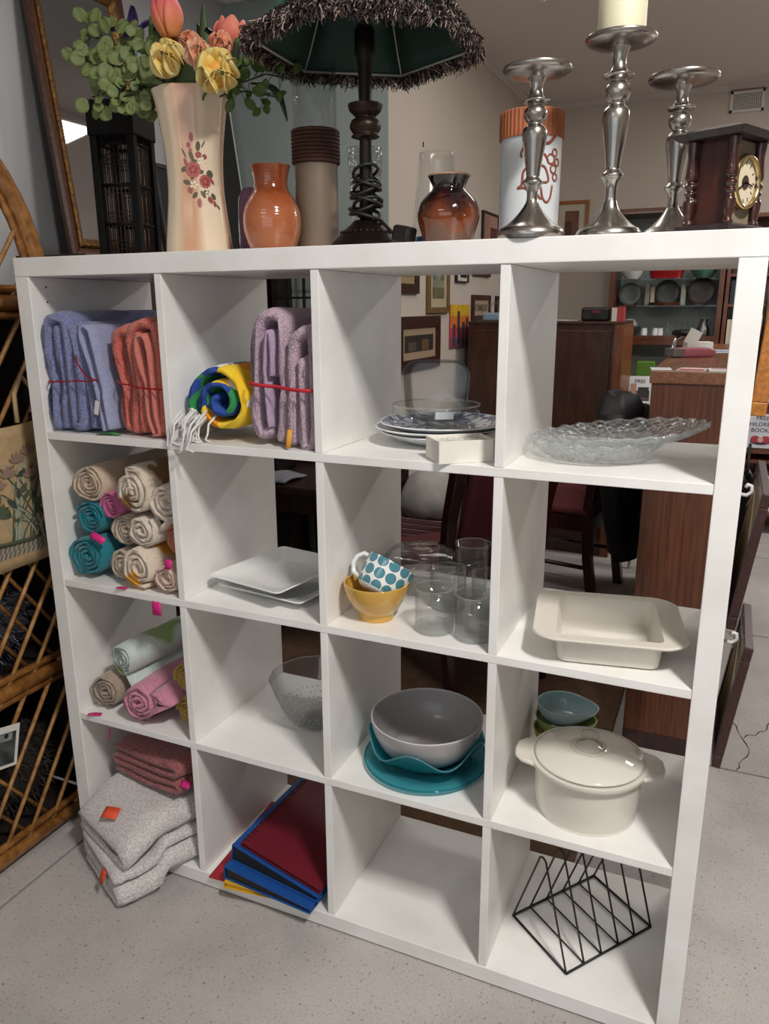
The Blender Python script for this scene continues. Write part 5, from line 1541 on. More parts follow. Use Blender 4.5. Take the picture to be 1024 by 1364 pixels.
MB().tube([(.121 * math.cos(t_), .121 * math.sin(t_), .0885) for t_ in [2 * PI * j / 64 for j in range(64)]], .0019, 6, closed=True).build('rolled_rim', M('pale grey rim', '#c0bebe', .3), gb, smooth=True)

# lidded casserole and small bowls, row three last cube
cas = thing('lidded_casserole', 'large white lidded casserole pot with tab handles and glass lid', 'casserole', (1.256, .125, S3 + .0006), math.radians(8))
MB().lathe(smoothprof([(.0005, 0), (.088, 0), (.096, .004), (.1005, .03), (.1025, .075), (.1035, .098)], 5) + [(.112, .100), (.1145, .106), (.1140, .111), (.106, .112), (.100, .108), (.098, .07), (.092, .012), (.0005, .008)], 72).build('pot_body', m_stone, cas, smooth=True, angle=60)
for s_ in (-1, 1):
    hb = MB()
    pol = [(s_ * .100, -.052), (s_ * .128, -.040), (s_ * .141, -.024), (s_ * .144, 0), (s_ * .141, .024), (s_ * .128, .040), (s_ * .100, .052)]
    hb.prism(pol if s_ > 0 else pol[::-1], .100, .110)
    hb.build('tab_handle', m_stone, cas, smooth=True, angle=40, bevel=.004)
MB().lathe([(.0005, .128), (.03, .1275), (.06, .1245), (.085, .1190), (.100, .1140), (.105, .1125), (.105, .1160), (.100, .1185), (.085, .1235), (.06, .1290), (.03, .1325), (.0005, .1335)], 64).build('glass_lid', M('milky glass lid', '#dedacf', .06, coat=1.0), cas, smooth=True)
MB().lathe(smoothprof([(.030, .132), (.026, .136), (.014, .140), (.012, .146), (.017, .153), (.0185, .158), (.014, .163), (.0005, .164)], 4), 32).build('glass_knob', MGLASS('knob glass', '#e9e6de', '#aba79c', blend=.4), cas, smooth=True)
MB().lathe([(.036, .1325), (.033, .1345), (.028, .135), (.026, .134)], 40, cap=False).build('lid_collar', M('greyish collar', '#c4beb2', .1, coat=.8), cas, smooth=True)
m_bb = M('grey blue china', '#8fa6aa', .2, coat=.4); m_yc = M('yellow green china', '#b7a94a', .2, coat=.4)
def small_bowl(label, loc, mat, rz, spout=True):
    o = thing('gravy_bowl', label, 'bowl', loc, rz)
    def rf(a, r, z):
        d = math.cos(a)
        return 1 + (.42 * max(0, d) ** 6 * min(1, z / .04) if spout else 0)
    mb = MB().lathe(vessel(smoothprof([(.028, 0), (.040, .008), (.052, .025), (.057, .045)], 5), .003, .004), 48, rfun=rf)
    mb.build('bowl_body', mat, o, smooth=True)
    return o
small_bowl('yellow green spouted bowl under the blue grey one behind the casserole', (1.160, .325, S3 + .0006), m_yc, .1)
small_bowl('green spouted bowl in the middle of the nest behind the casserole', (1.163, .327, S3 + .030), M('olive china', '#8a9a5a', .2, coat=.4), .05)
small_bowl('blue grey spouted bowl on top of the nest behind the casserole', (1.165, .328, S3 + .062), m_bb, 0)

# ring binders and folders, row four second cube
m_red = M('red card', '#a81f2a', .5); m_maroon = M('maroon leatherette', '#6a1626', .42, bump=(160, .1)); m_bblue = M('royal blue vinyl', '#1f4f96', .35); m_byel = M('yellow vinyl', '#d8a92e', .4); m_bk = M('black clip', '#17171a', .5)
def folder(label, loc, w, d, h, mat, rz, tilt=0, roll=0, spine='left', name='folder', wedge=1.0, part='covers'):
    o = thing(name, label, 'folder', loc, math.radians(rz), 'folders stacked in the bottom row')
    R4 = (rot('X', tilt) @ rot('Y', roll)).to_4x4()
    c = MB(); c.box(0, w, 0, d, 0, .002); c.build('back_cover', mat, o).matrix_local = R4
    cc = MB(); cc.add([(0, 0, h - .002), (w, 0, h * wedge - .002), (w, d, h * wedge - .002), (0, d, h - .002), (0, 0, h), (w, 0, h * wedge), (w, d, h * wedge), (0, d, h)], [(3, 2, 1, 0), (4, 5, 6, 7), (0, 1, 5, 4), (1, 2, 6, 5), (2, 3, 7, 6), (3, 0, 4, 7)])
    cc.build('front_cover', mat, o).matrix_local = R4
    sp = MB(); sp.box(-.001, .0012, 0, d, 0, h); sp.build('spine', mat, o).matrix_local = R4
    if h > .008:
        pg = MB(); pg.add([(.004, .004, .003), (w - .012, .004, .003), (w - .012, d - .004, .003), (.004, d - .004, .003), (.004, .004, h - .003), (w - .012, .004, max(h * wedge - .003, .0035)), (w - .012, d - .004, max(h * wedge - .003, .0035)), (.004, d - .004, h - .003)], [(3, 2, 1, 0), (4, 5, 6, 7), (0, 1, 5, 4), (1, 2, 6, 5), (2, 3, 7, 6), (3, 0, 4, 7)])
        pg.build('page_block', mat if mat is m_byel else m_bk, o).matrix_local = R4
    return o
zb = ST + .0005
folder('thin red card folder lying lowest in the stack', (.412, -.012, zb), .225, .31, .0035, m_red, 3)
folder('yellow ring folder near the bottom of the stack', (.468, -.030, zb + .004), .215, .30, .016, m_byel, 7, wedge=.35)
folder('lower royal blue ring binder above the yellow folder', (.462, -.020, zb + .0212), .235, .30, .033, m_bblue, -2, roll=2.6, wedge=.40)
folder('upper royal blue ring binder under the maroon notebook', (.468, .004, zb + .0545), .238, .30, .046, m_bblue, -2.5, roll=7.0, wedge=.35)
nb = folder('maroon spiral notebook lying on top of the blue binders', (.494, .010, zb + .100), .220, .29, .011, m_maroon, -2.5, roll=14.5, wedge=1.0, name='notebook')
coil = MB()
for k in range(22):
    y = .012 + .265 * k / 21
    coil.tube([(.004 + .006 * math.cos(a), y, .010 + .006 * math.sin(a)) for a in [2 * PI * j / 10 for j in range(10)]], .0011, 5, closed=True)
o = coil.build('spiral_wire', m_bk, nb, smooth=True); o.matrix_local = rot('Y', 14.5).to_4x4(); o['kind'] = 'stuff'

# black wire rack, bottom right
m_wr = M('black wire', '#0d0d0e', .45)
rk = thing('wire_rack', 'black wire magazine rack with five slanted bays on a rectangular base', 'rack', (0, 0, ST + .0005))
A_, B_, C_, D_ = Vector((1.252, .049, .003)), Vector((1.398, .248, .003)), Vector((1.250, .349, .003)), Vector((1.112, .160, .003))
C_ = D_ + (B_ - A_)
for (p, q) in ((A_, B_), (B_, C_), (C_, D_), (D_, A_)):
    MB().tube([p, q], .0026, 8).build('base_rod', m_wr, rk, smooth=True)
hgt = .215
n = 6
for k in range(n):
    f = k / (n - 1)
    p, q = A_.lerp(B_, f), D_.lerp(C_, f)
    if 0 < k < n - 1:
        MB().tube([p, q], .0018, 6).build('cross_rod', m_wr, rk, smooth=True)
    ap = p.lerp(q, .5) + Vector((0, 0, hgt))
    dx = (q - p).normalized()
    pts = [p] + [ap - dx * .012 * math.cos(a) + Vector((0, 0, .012 * math.sin(a) - .012)) for a in [PI * j / 8 for j in range(9)]] + [q]
    MB().tube(pts, .0022, 8).build('hoop', m_wr, rk, smooth=True)

# ---------------------------------------------------------------- left of the shelf: cane unit, tote bag, mirror
m_canew = MWOOD('honey cane', '#b07a40', '#7d4f24', (3, 3, 3), .35, 12, .3)
m_canes = MWOOD('light cane stick', '#b98a55', '#8a5f33', (3, 3, 3), .4, 14, .2)
m_inner = M('dark cane back', '#241812', .8, var=(12, .4))
UX, UY0, UY1 = -.112, -.78, .17
un = thing('cane_cabinet', 'honey coloured cane cabinet with lattice front and arched top beside the shelf', 'cabinet', (-.30, -.30, 0))
un.location = (0, 0, 0)
ZA = 1.40
yc, ra = (UY0 + UY1) / 2, (UY1 - UY0) / 2
for y in (UY0, UY1):
    MB().tube([(UX, y, 0.0), (UX, y, ZA)], .017, 10).build('post', m_canew, un, smooth=True)
    MB().tube([(-.47, y, 0.0), (-.47, y, ZA)], .017, 10).build('post', m_canew, un, smooth=True)
arch = [(UX, yc + ra * math.cos(a), ZA + ra * .96 * math.sin(a)) for a in [PI * k / 32 for k in range(33)]]
MB().tube(arch, .024, 12).build('arch', m_canew, un, smooth=True)
MB().tube([(UX + .004, yc + (p[1] - yc) * .93, ZA + (p[2] - ZA) * .93) for p in arch], .009, 8).build('inner_arch', m_canew, un, smooth=True)
for z in (.028, .455, 1.378):
    for dz, r_ in ((0, .019), (.030, .010), (-.028, .010)):
        if z + dz < .012: continue
        MB().tube([(UX + (.004 if dz == 0 else .002), UY0, z + dz), (UX + (.004 if dz == 0 else .002), UY1, z + dz)], r_, 10).build('rail', m_canew, un, smooth=True)
MB().box(-.48, -.465, UY0, UY1, .01, ZA).build('back_board', m_inner, un)
for z in (.03, .455, .90, 1.36):
    MB().box(-.465, UX - .02, UY0 + .02, UY1 - .02, z - .008, z + .004).build('inner_board', m_inner, un)
for y in (UY0, UY1):
    MB().box(-.465, UX - .012, y - .006, y + .006, .03, ZA).build('side_board', m_inner, un)
MB().box(-.48, UX - .02, UY0, UY1, ZA - .012, ZA).build('top_board', m_inner, un)
def lattice(z0, z1, top=None):
    H = z1 - z0
    run = H / math.tan(math.radians(54))
    sp = .078
    for sgn in (1, -1):
        k = -int(run / sp) - 1
        while True:
            y = UY0 + k * sp
            if y > UY1: break
            a, b = (y, y + run)          # bottom y to top y for "/"
            k += 1
            t0 = max(0, (UY0 + .01 - a) / run); t1 = min(1, (UY1 - .01 - a) / run)
            if t1 - t0 < .06: continue
            ys = [a + run * t_ for t_ in (t0, t1)]
            zs = [z0 + H * t_ for t_ in (t0, t1)]
            if max(ys) < -.34: continue     # far beyond the picture edge
            if sgn < 0:
                ys = [UY0 + UY1 - q for q in ys]
                if max(ys) < -.34: continue
            if top:
                if sgn > 0 and False: pass
                ze = [ZA + max(0.0, (ra * .93) ** 2 - (q - yc) ** 2) ** .5 * .96 for q in ys]
                if zs[1] > ze[1]:
                    # stop the stick under the arch
                    for s_ in range(40):
                        f = 1 - s_ / 40
                        yy = ys[0] + (ys[1] - ys[0]) * f; zz = zs[0] + (zs[1] - zs[0]) * f
                        if zz <= ZA + max(0.0, (ra * .93) ** 2 - (yy - yc) ** 2) ** .5 * .96: break
                    ys[1], zs[1] = yy, zz
            off = .006 if sgn > 0 else -.004
            MB().tube([(UX + off, ys[0], zs[0]), (UX + off, ys[1], zs[1])], .0058 if sgn > 0 else .0052, 6).build('lattice_stick', m_canes, un, smooth=True)
lattice(.04, .445); lattice(.465, 1.365); lattice(1.39, 1.86, True)
# furry throws lying inside the unit
def fur(label, c, size, seed, cols):
    random.seed(seed)
    o = thing('fur_throw', label, 'throw', (c[0], c[1], c[2]))
    mb = MB()
    def fn(u, v):
        a, b = 2 * PI * u, PI * (v - .5)
        return (size[0] * math.cos(b) * math.cos(a), size[1] * math.cos(b) * math.sin(a), size[2] * (1 + math.sin(b)))
    mb.sheet(fn, 20, 10); mb.noise(.018, 12, seed)
    mb.v = [(x, y, max(z, .001)) for x, y, z in mb.v]
    mb.build('throw_body', M('fur base ' + str(seed), cols[0], .9), o, smooth=True)
    for ci, cc in enumerate(cols):
        h = MB()
        for k in range(420):
            u, v = random.random(), random.uniform(.12, .95)
            p = Vector(fn(u, v)); n_ = Vector((p.x / size[0], p.y / size[1], (p.z - size[2]) / size[2])).normalized()
            d = (n_ + Vector((random.uniform(-.8, .8), random.uniform(-.8, .8), random.uniform(-1.0, .3)))).normalized()
            q = p + d * random.uniform(.015, .035); q.z = max(q.z, .002)
            h.tube([p, p.lerp(q, .5) + n_ * .006, q], [.0016, .0012, .0004], 3)
        hh = h.build('fur_tufts', M('fur tuft %d %d' % (seed, ci), cc, .8), o); hh['kind'] = 'stuff'
fur('grey blue shaggy fur throw on the middle board of the cane cabinet', (-.29, -.06, .4600), (.14, .19, .12), 61, ('#35343c', '#6a6d7c', '#4a4a55'))
fur('dark brown shaggy fur throw at the bottom of the cane cabinet', (-.29, .0, .0355), (.14, .14, .13), 62, ('#231c19', '#4b4038', '#3a322e'))
fur('mottled grey fur throw on the top board of the cane cabinet', (-.29, -.02, 1.4005), (.13, .12, .07), 63, ('#3d3a3a', '#6f6c6c', '#555052'))

# canvas tote bag hanging in front of the lattice
m_canvas = M('beige canvas', '#b89c74', .9, var=(60, .12), bump=(220, .3))
tb_ = thing('tote_bag', 'beige canvas tote bag printed with lilies hanging on the cane cabinet', 'bag', (-.088, -.03, .77))
def bagf(u, v):
    y = -.20 + .40 * u; z = .338 * v
    return Vector((.010 * math.sin(PI * u) * math.sin(PI * (1 - v) * .8) + .006 * math.sin(u * 9 + v * 3), y, z - .010 * math.sin(PI * u)))
mb = MB(); mb.sheet(bagf, 16, 14, .012, (1, 0, 0)); mb.build('bag_body', m_canvas, tb_, smooth=True)
def onbag(y, z, off=.0012):
    u, v = (y + .20) / .40, z / .338
    p = bagf(min(max(u, 0), 1), min(max(v, 0), 1)); return p + Vector((off, 0, 0))
prn = {'stem_print': (M('grey green print', '#4b5640', .8), []), 'petal_print': (M('dusky flower print', '#8d7464', .8), []), 'leaf_print': (M('dark leaf print', '#39443c', .8), []), 'band_print': (M('slate blue band', '#5a6c78', .8), []), 'pale_print': (M('pale stalk print', '#9aa294', .8), [])}
random.seed(17)
def flat(kind, pts, off=.0012):
    prn[kind][1].append([onbag(y, z, off) for y, z in pts])
def leafshape(y, z, L, w, ang):
    c, s_ = math.cos(ang), math.sin(ang)
    return [(y + a * c - b * s_, z + a * s_ + b * c) for a, b in ((0, 0), (L * .3, w * .5), (L * .65, w * .42), (L, 0), (L * .65, -w * .42), (L * .3, -w * .5))]
for k in range(26):
    y0 = .03 + random.uniform(-.03, .07); yt = .02 + random.uniform(-.09, .15); zt = random.uniform(.15, .27)
    n_ = 6; w = .0022
    ctr = [(y0 + (yt - y0) * (t_ ** 1.6), .06 + (zt - .06) * t_) for t_ in [q / n_ for q in range(n_ + 1)]]
    flat(random.choice(('stem_print', 'stem_print', 'pale_print')), [(y - w, z) for y, z in ctr] + [(y + w, z) for y, z in ctr[::-1]], .0012 + k * .00004)
for k in range(34):
    flat(random.choice(('leaf_print', 'stem_print')), leafshape(random.uniform(-.07, .15), random.uniform(.10, .25), random.uniform(.02, .04), random.uniform(.008, .016), random.uniform(.2, 2.9)), .0026 + k * .00003)
for (y, z) in ((.04, .255), (.075, .27), (.10, .235), (.01, .225), (-.06, .215), (.13, .26), (-.02, .20), (.07, .215)):
    for q in range(5):
        flat('petal_print', leafshape(y, z, .028, .011, .5 + q * .55), .0038 + q * .00005)
for q in range(30):
    y = -.19 + q * .0128
    flat('band_print', [(y, .045), (y + .006, .045), (y + .012, .062), (y + .006, .062)]); flat('band_print', [(y + .006, .045), (y + .012, .045), (y + .006, .030), (y, .030)], .0013)
flat('stem_print', [(-.14, .085), (-.02, .072), (.06, .068), (.17, .085), (.17, .075), (.06, .060), (-.02, .062), (-.14, .074)], .0050)
for kd, (mt_, lst) in prn.items():
    mb = MB()
    for ring in lst: mb.add(ring, [tuple(range(len(ring)))])
    o = mb.build(kd, mt_, tb_); o['kind'] = 'stuff'
for s_ in (-.10, .10):
    MB().tube([(.0, s_ - .035, .335), (-.006, s_ - .03, .40), (-.012, s_, .44), (-.006, s_ + .03, .40), (.0, s_ + .035, .335)], .006, 6).build('strap', m_canvas, tb_, smooth=True)
# silver trinket in clear wrap above the bag
m_silver = M('tarnished silver', '#8a8a8c', .3, metal=1.0)
tr_ = thing('silver_ornament', 'small tarnished silver ornament in clear wrap above the tote bag', 'ornament', (-.072, .088, 1.112))
MB().box(-.012, .012, -.025, .028, 0, .014).build('base_block', m_black, tr_, bevel=.002)
random.seed(8)
for k in range(7):
    a = k * .9
    MB().tube([(0, -.02 + .007 * k, .014), (.004 * math.sin(a), -.022 + .008 * k, .03), (.006 * math.cos(a), -.024 + .009 * k, .048 + .006 * math.sin(a * 2))], [.003, .0025, .004], 6).build('figure', m_silver, tr_, smooth=True)
mb = MB(); mb.sheet(lambda u, v: (.016 + .006 * math.sin(9 * u + 5 * v), -.05 + .10 * u, -.012 + .085 * v + .008 * math.sin(7 * u)), 10, 8); mb.build('clear_wrap', MGLASS('cellophane', '#f2f2f2', '#b5b5b5'), tr_, smooth=True)
# photo card
cdx = thing('photo_card', 'white bordered black and white photo card hung on the cane lattice', 'card', (-.088, -.135, .335), 0)
Rc = rot('X', -14)
MB().obox((0, 0, 0), (.0015, .105, .105), Rc).build('card', M('white photo paper', '#dcdad6', .5), cdx)
MB().obox((.0011, -.002, -.004), (.0008, .088, .080), Rc).build('photo_print', M('dark photo print', '#23272a', .3, var=(25, .5), col2='#4a5252'), cdx)
MB().obox((.0013, -.002, .026), (.0008, .080, .018), Rc).build('photo_sky', M('grey photo print', '#8e9294', .3, var=(30, .4)), cdx)
for k in range(3):
    MB().lathe([(.0005, 0), (.006, 0), (.006, .0006), (.0005, .0006)], 12).xform(Matrix.Translation((.0019, -.03 + .025 * k, .024)) @ Matrix.Rotation(PI / 2, 4, 'Y')).build('photo_spot', m_dark, cdx)

# dark chest behind the shelf, with the gilt mirror leaning on the wall above it
m_dkwood = MWOOD('dark stained wood', '#3a2019', '#20100c', (8, 8, 1), .4, 8, .2)
ch = thing('tall_chest', 'dark stained tall chest behind the white shelf under the gilt mirror', 'chest', (-.60, 1.30, 0))
CHZ = 1.528
MB().box(-.185, .18, -.66, .68, .06, CHZ - .025).build('carcass', m_dkwood, ch, bevel=.003)
MB().box(-.19, .195, -.67, .69, CHZ - .025, CHZ).build('top', m_dkwood, ch, bevel=.003)
for k in range(4):
    d_ = MB().box(.180, .192, -.62, .64, .10 + .345 * k, .10 + .345 * k + .325).build('drawer', m_dkwood, ch, bevel=.003)
    for y in (-.3, .32):
        MB().tube([(.192, y, .26 + .345 * k), (.208, y, .26 + .345 * k)], .012, 10).build('knob', m_brass, d_, smooth=True)
for y in (-.6, .6):
    for x in (-.15, .14):
        MB().box(x - .025, x + .025, y - .025, y + .025, 0, .06).build('foot', m_dkwood, ch)
m_gilt = M('antique gilt', '#8a6232', .4, metal=.6, var=(70, .5), bump=(140, .6), col2='#5a3c1c')
m_fw = MWOOD('walnut moulding', '#5a3520', '#3c2012', (6, 6, 6), .35, 14, .4)
m_mirror = M('mirror silver', '#c9ccd0', .02, metal=1.0)
mi = thing('gilt_mirror', 'large mirror in a walnut and gilt frame leaning against the left wall', 'mirror', (-.676, 1.078, CHZ + .001))
lean = math.atan2(.110, .96)
RL = Matrix.Rotation(-lean, 4, 'Y')
MW, MH, FW = .475, .975, .075
def frame_side(name, a, b, wid, prof, mat):
    """mitred moulding from corner a to b in the y-z plane; prof = [(inward, proud)]"""
    return None
cor = [(-MW / 2, 0), (MW / 2, 0), (MW / 2, MH), (-MW / 2, MH)]
def ring_at(ins, x): return [Vector((x, (abs(cy) - ins) * (1 if cy > 0 else -1), (cz + ins) if cz == 0 else (cz - ins))) for cy, cz in cor]
for (nm_, prof, mt_) in (('frame_moulding', [(0, 0), (0, .016), (.008, .024), (.024, .020), (.038, .014), (.040, .004)], m_fw), ('gilt_slip', [(.038, .003), (.040, .018), (.046, .024), (.056, .020), (.068, .010), (.072, .004)], m_gilt)):
    R_ = [ring_at(i, x) for i, x in prof]
    for k in range(4):
        k2 = (k + 1) % 4
        mb = MB(); n = len(prof)
        v = [R_[j][k] for j in range(n)] + [R_[j][k2] for j in range(n)]
        f = [(j, j + 1, n + j + 1, n + j) for j in range(n - 1)] + [(n - 1, 0, n, 2 * n - 1), tuple(range(n)), tuple(range(2 * n - 1, n - 1, -1))]
        mb.add(v, f); mb.xform(RL); mb.build(nm_, mt_, mi)
# carved beads along the gilt slip
bdm = MB()
for k in range(4):
    a, b = ring_at(.062, .014)[k], ring_at(.062, .014)[(k + 1) % 4]
    n = int((b - a).length / .011)
    for j in range(n):
        bdm.lathe([(.0005, -.003), (.0036, 0), (.0005, .003)], 6, a.lerp(b, (j + .5) / n))
bdm.xform(RL); o = bdm.build('carved_beads', m_gilt, mi, smooth=True); o['kind'] = 'stuff'
mb = MB(); mb.box(.001, .005, -MW / 2 + .066, MW / 2 - .066, .066, MH - .066); mb.xform(RL); mb.build('mirror_glass', m_mirror, mi)
mb = MB(); mb.box(-.004, .001, -MW / 2 + .01, MW / 2 - .01, .01, MH - .01); mb.xform(RL); mb.build('back_board', m_dark, mi)
# black framed board and second, frameless mirror beside it
bb = thing('black_board', 'narrow black framed board leaning by the wall behind the rose vase', 'board', (-.655, 1.415, CHZ + .001))
RL2 = Matrix.Rotation(-.12, 4, 'Y')
mb = MB(); mb.box(-.006, .006, -.075, .085, 0, .37); mb.xform(RL2); mb.build('board', M('black panel', '#0f0e0f', .35), bb)
mb = MB(); mb.box(-.010, .012, -.085, -.070, 0, .38); mb.box(-.010, .012, .080, .095, 0, .38); mb.box(-.010, .012, -.085, .095, .37, .385); mb.xform(RL2); mb.build('rim', M('dark grey rim', '#2b2a2b', .4), bb)
fm = thing('leaning_mirror', 'dim looking glass with one bright rim leaning in the wall corner', 'mirror', (-.66, 1.755, CHZ + .001))
mb = MB(); mb.box(-.003, .003, -.18, .195, 0, .86); mb.xform(Matrix.Rotation(-.13, 4, 'Y')); mb.build('mirror_glass', M('dim mirror', '#6d655f', .05, metal=1.0), fm)
mb = MB(); mb.box(-.004, .005, .195, .203, 0, .86); mb.xform(Matrix.Rotation(-.13, 4, 'Y')); mb.build('bevel_edge', M('pale glass edge', '#dfe6e4', .15), fm)

# ---------------------------------------------------------------- behind the shelf
m_rug = M('brown carpet', '#6a503c', .95, var=(30, .25), bump=(300, .5))
rg_ = MB().box(-.42, 1.20, .43, 2.12, .0002, .008).build('floor_rug', m_rug, None, bevel=.003)
rg_.location = (0, 0, 0)
tag(rg_, 'plain brown carpet mat on the concrete behind the white shelf', 'rug')

# hutch with black muntins on a dark table
m_blk = M('black paint', '#15110f', .4)
tbn = thing('dark_table', 'dark wooden table standing behind the shelf, carrying the glazed hutch', 'table', (-.155, 1.66, .008))
MB().box(-.22, .30, -.46, .34, .665, .695).build('tabletop', m_dkwood, tbn, bevel=.004)
MB().box(-.20, .28, -.43, -.41, .585, .665).build('apron', m_dkwood, tbn); MB().box(.26, .28, -.43, .31, .585, .665).build('apron', m_dkwood, tbn); MB().box(-.20, -.18, -.43, .31, .585, .665).build('apron', m_dkwood, tbn)
for x in (-.19, .27):
    for y in (-.42, .30):
        MB().loops([[(x - .015, y - .015, 0), (x + .015, y - .015, 0), (x + .015, y + .015, 0), (x - .015, y + .015, 0)], [(x - .022, y - .022, .585), (x + .022, y - .022, .585), (x + .022, y + .022, .585), (x - .022, y + .022, .585)]]).build('leg', m_dkwood, tbn)
cl = MB()
cl.sheet(lambda u, v: (-.30 + .22 * u, 1.21 + .17 * v, .720 + .006 * math.sin(8 * u) * math.sin(5 * v)), 10, 6, .008)
tag(cl.build('folded_cloth', M('grey cloth', '#7d7f86', .9, var=(30, .2)), None, smooth=True), 'grey folded cloth lying on the front of the dark table', 'cloth')
cb = MB().box(-.36, -.22, 1.40, 1.54, .7035, .80)
tag(cb.build('black_case', m_blk, None, bevel=.01), 'black case standing on the dark table behind the grey cloth', 'case')
hu = thing('glazed_hutch', 'dark hutch with small panes and black glazing bars on the table', 'cabinet', (-.175, 1.82, .7032))
HX0, HX1, HY0, HY1, HZ1 = -.195, .19, -.17, .18, .875
m_hin = M('hutch back', '#cdd6cc', .7)
for (nm_, b_) in (('side', (HX0, HX0 + .02, HY0, HY1, 0, HZ1)), ('side', (HX1 - .02, HX1, HY0, HY1, 0, HZ1)), ('top', (HX0 - .01, HX1 + .01, HY0 - .01, HY1, HZ1, HZ1 + .02)), ('bottom', (HX0, HX1, HY0, HY1, 0, .02))):
    MB().box(*b_).build(nm_, m_blk, hu)
MB().box(HX0 + .02, HX1 - .02, HY0 + .125, HY1, .02, HZ1).build('back_board', m_hin, hu)
for z in (.28, .565):
    MB().box(HX0 + .02, HX1 - .02, HY0 + .012, HY0 + .125, z - .012, z).build('shelf_board', m_hin, hu)
dr = MB()
NX, NZ = 5, 10
for k in range(NX + 1):
    x = HX0 + (HX1 - HX0) * k / NX; w = .016 if k in (0, NX) else .0045
    MB().box(max(x - w, HX0), min(x + w, HX1), HY0 - .012, HY0, .0, HZ1).build('glazing_bar', m_blk, hu)
for k in range(NZ + 1):
    z = HZ1 * k / NZ; w = .014 if k in (0, NZ) else .0045
    MB().box(HX0, HX1, HY0 - .010, HY0 - .001, max(z - w, 0), min(z + w, HZ1)).build('glazing_bar', m_blk, hu)
pn = None
for i in range(NX):
    for j in range(NZ):
        if pn is None:
            pn = MB().box(.005, (HX1 - HX0) / NX - .005, -.004, -.002, .005, HZ1 / NZ - .005).build('pane', MGLASS('hutch glass', '#e6ece8', '#b4beba'), hu); o = pn
        else:
            o = pn.copy(); COL.objects.link(o); o.parent = hu
        o.location = (HX0 + (HX1 - HX0) * i / NX, HY0 - .002, HZ1 * j / NZ)
def onhutch(name, label, x, z, prof, mat, cat):
    o = MB().lathe(prof, 28).build(name, mat, None, smooth=True); o.location = (-.175 + x, 1.718, .7032 + z + .0005)
    return tag(o, label, cat)
onhutch('red_dish', 'small red lidded dish inside the glazed hutch', .075, .565, [(.0005, 0), (.03, 0), (.045, .01), (.05, .04), (.046, .052), (.02, .062), (.0005, .064)], M('brick red', '#9a3e42', .4), 'dish')
onhutch('white_saucer', 'white saucer stack inside the glazed hutch', -.08, .565, [(.0005, 0), (.03, 0), (.05, .012), (.052, .03), (.0005, .028)], m_pw, 'saucer')
onhutch('glass_goblet', 'clear goblet inside the glazed hutch next to the red dish', .148, .565, [(.0005, 0), (.025, 0), (.026, .004), (.005, .010), (.005, .05), (.025, .07), (.028, .11), (.025, .11), (.0005, .06)], m_glass, 'goblet')

# dining chairs with maroon upholstery
m_maru = M('maroon upholstery', '#5b2225', .8, var=(60, .15), bump=(300, .3)); m_chw = MWOOD('mahogany chair frame', '#3a1714', '#230c0b', (6, 6, 1), .3, 10, .4)
def chair(label, loc, rz):
    """faces local +y; back at local -y leaning out"""
    o = thing('dining_chair', label, 'chair', loc, rz, 'maroon dining chairs')
    for sx_ in (-1, 1):
        MB().loops([[(sx_ * .20 + dx, .20 + dy, z) for dx, dy in ((-w, -w), (w, -w), (w, w), (-w, w))] for z, w in ((0, .014), (.42, .022))]).build('front_leg', m_chw, o)
        pts = [(-.26, 0), (-.225, .22), (-.21, .44), (-.235, .66), (-.30, .90)]
        MB().loops([[(sx_ * (.195 + .01 * z) + dx, y + dy, z) for dx, dy in ((-.020, -.022), (.020, -.022), (.020, .022), (-.020, .022))] for y, z in pts]).build('rear_post', m_chw, o, bevel=.004)
    for b_ in ((-.20, .20, .185, .215, .36, .43), (-.20, .20, -.235, -.205, .36, .43), (-.215, -.185, -.22, .20, .36, .43), (.185, .215, -.22, .20, .36, .43)):
        MB().box(*b_).build('seat_rail', m_chw, o)
    for x in (-.19, .19):
        MB().tube([(x, .19, .18), (x, -.22, .18)], .011, 8).build('stretcher', m_chw, o, smooth=True)
    sh = MB(); sh.loops([[(x, y - .01, z) for x, y in rrect(w, d, .04, 4)] for w, d, z in ((.42, .42, .431), (.45, .45, .445), (.44, .44, .470), (.40, .40, .482))]); sh.build('seat', m_maru, o, smooth=True)
    bk_ = MB()
    def bfn(u, v):
        z = .52 + .33 * v
        y = -.222 - .075 * max(0, (z - .58) / .32)
        return (-.165 + .33 * u, y + .022 * math.sin(PI * u) * math.sin(PI * v) ** .6, z)
    bk_.sheet(bfn, 8, 8, .035, (0, 1, 0)); bk_.build('backrest', m_maru, o, smooth=True)
    tr = MB(); tr.loops([[(x, y, z) for y, z in ((-.310, .845), (-.265, .845), (-.275, .905), (-.318, .905))] for x in (-.20, .20)]); tr.build('top_rail', m_chw, o, bevel=.006)
    lr = MB(); lr.loops([[(x, y, z) for y, z in ((-.235, .49), (-.195, .49), (-.200, .53), (-.240, .53))] for x in (-.185, .185)]); lr.build('lower_rail', m_chw, o, bevel=.004)
    return o
chair('maroon upholstered dining chair standing on the brown mat behind the tumblers', (.565, 1.40, .0085), math.radians(52))
chair('maroon upholstered dining chair under the black jacket by the counter', (.735, 2.45, .0), math.radians(80))
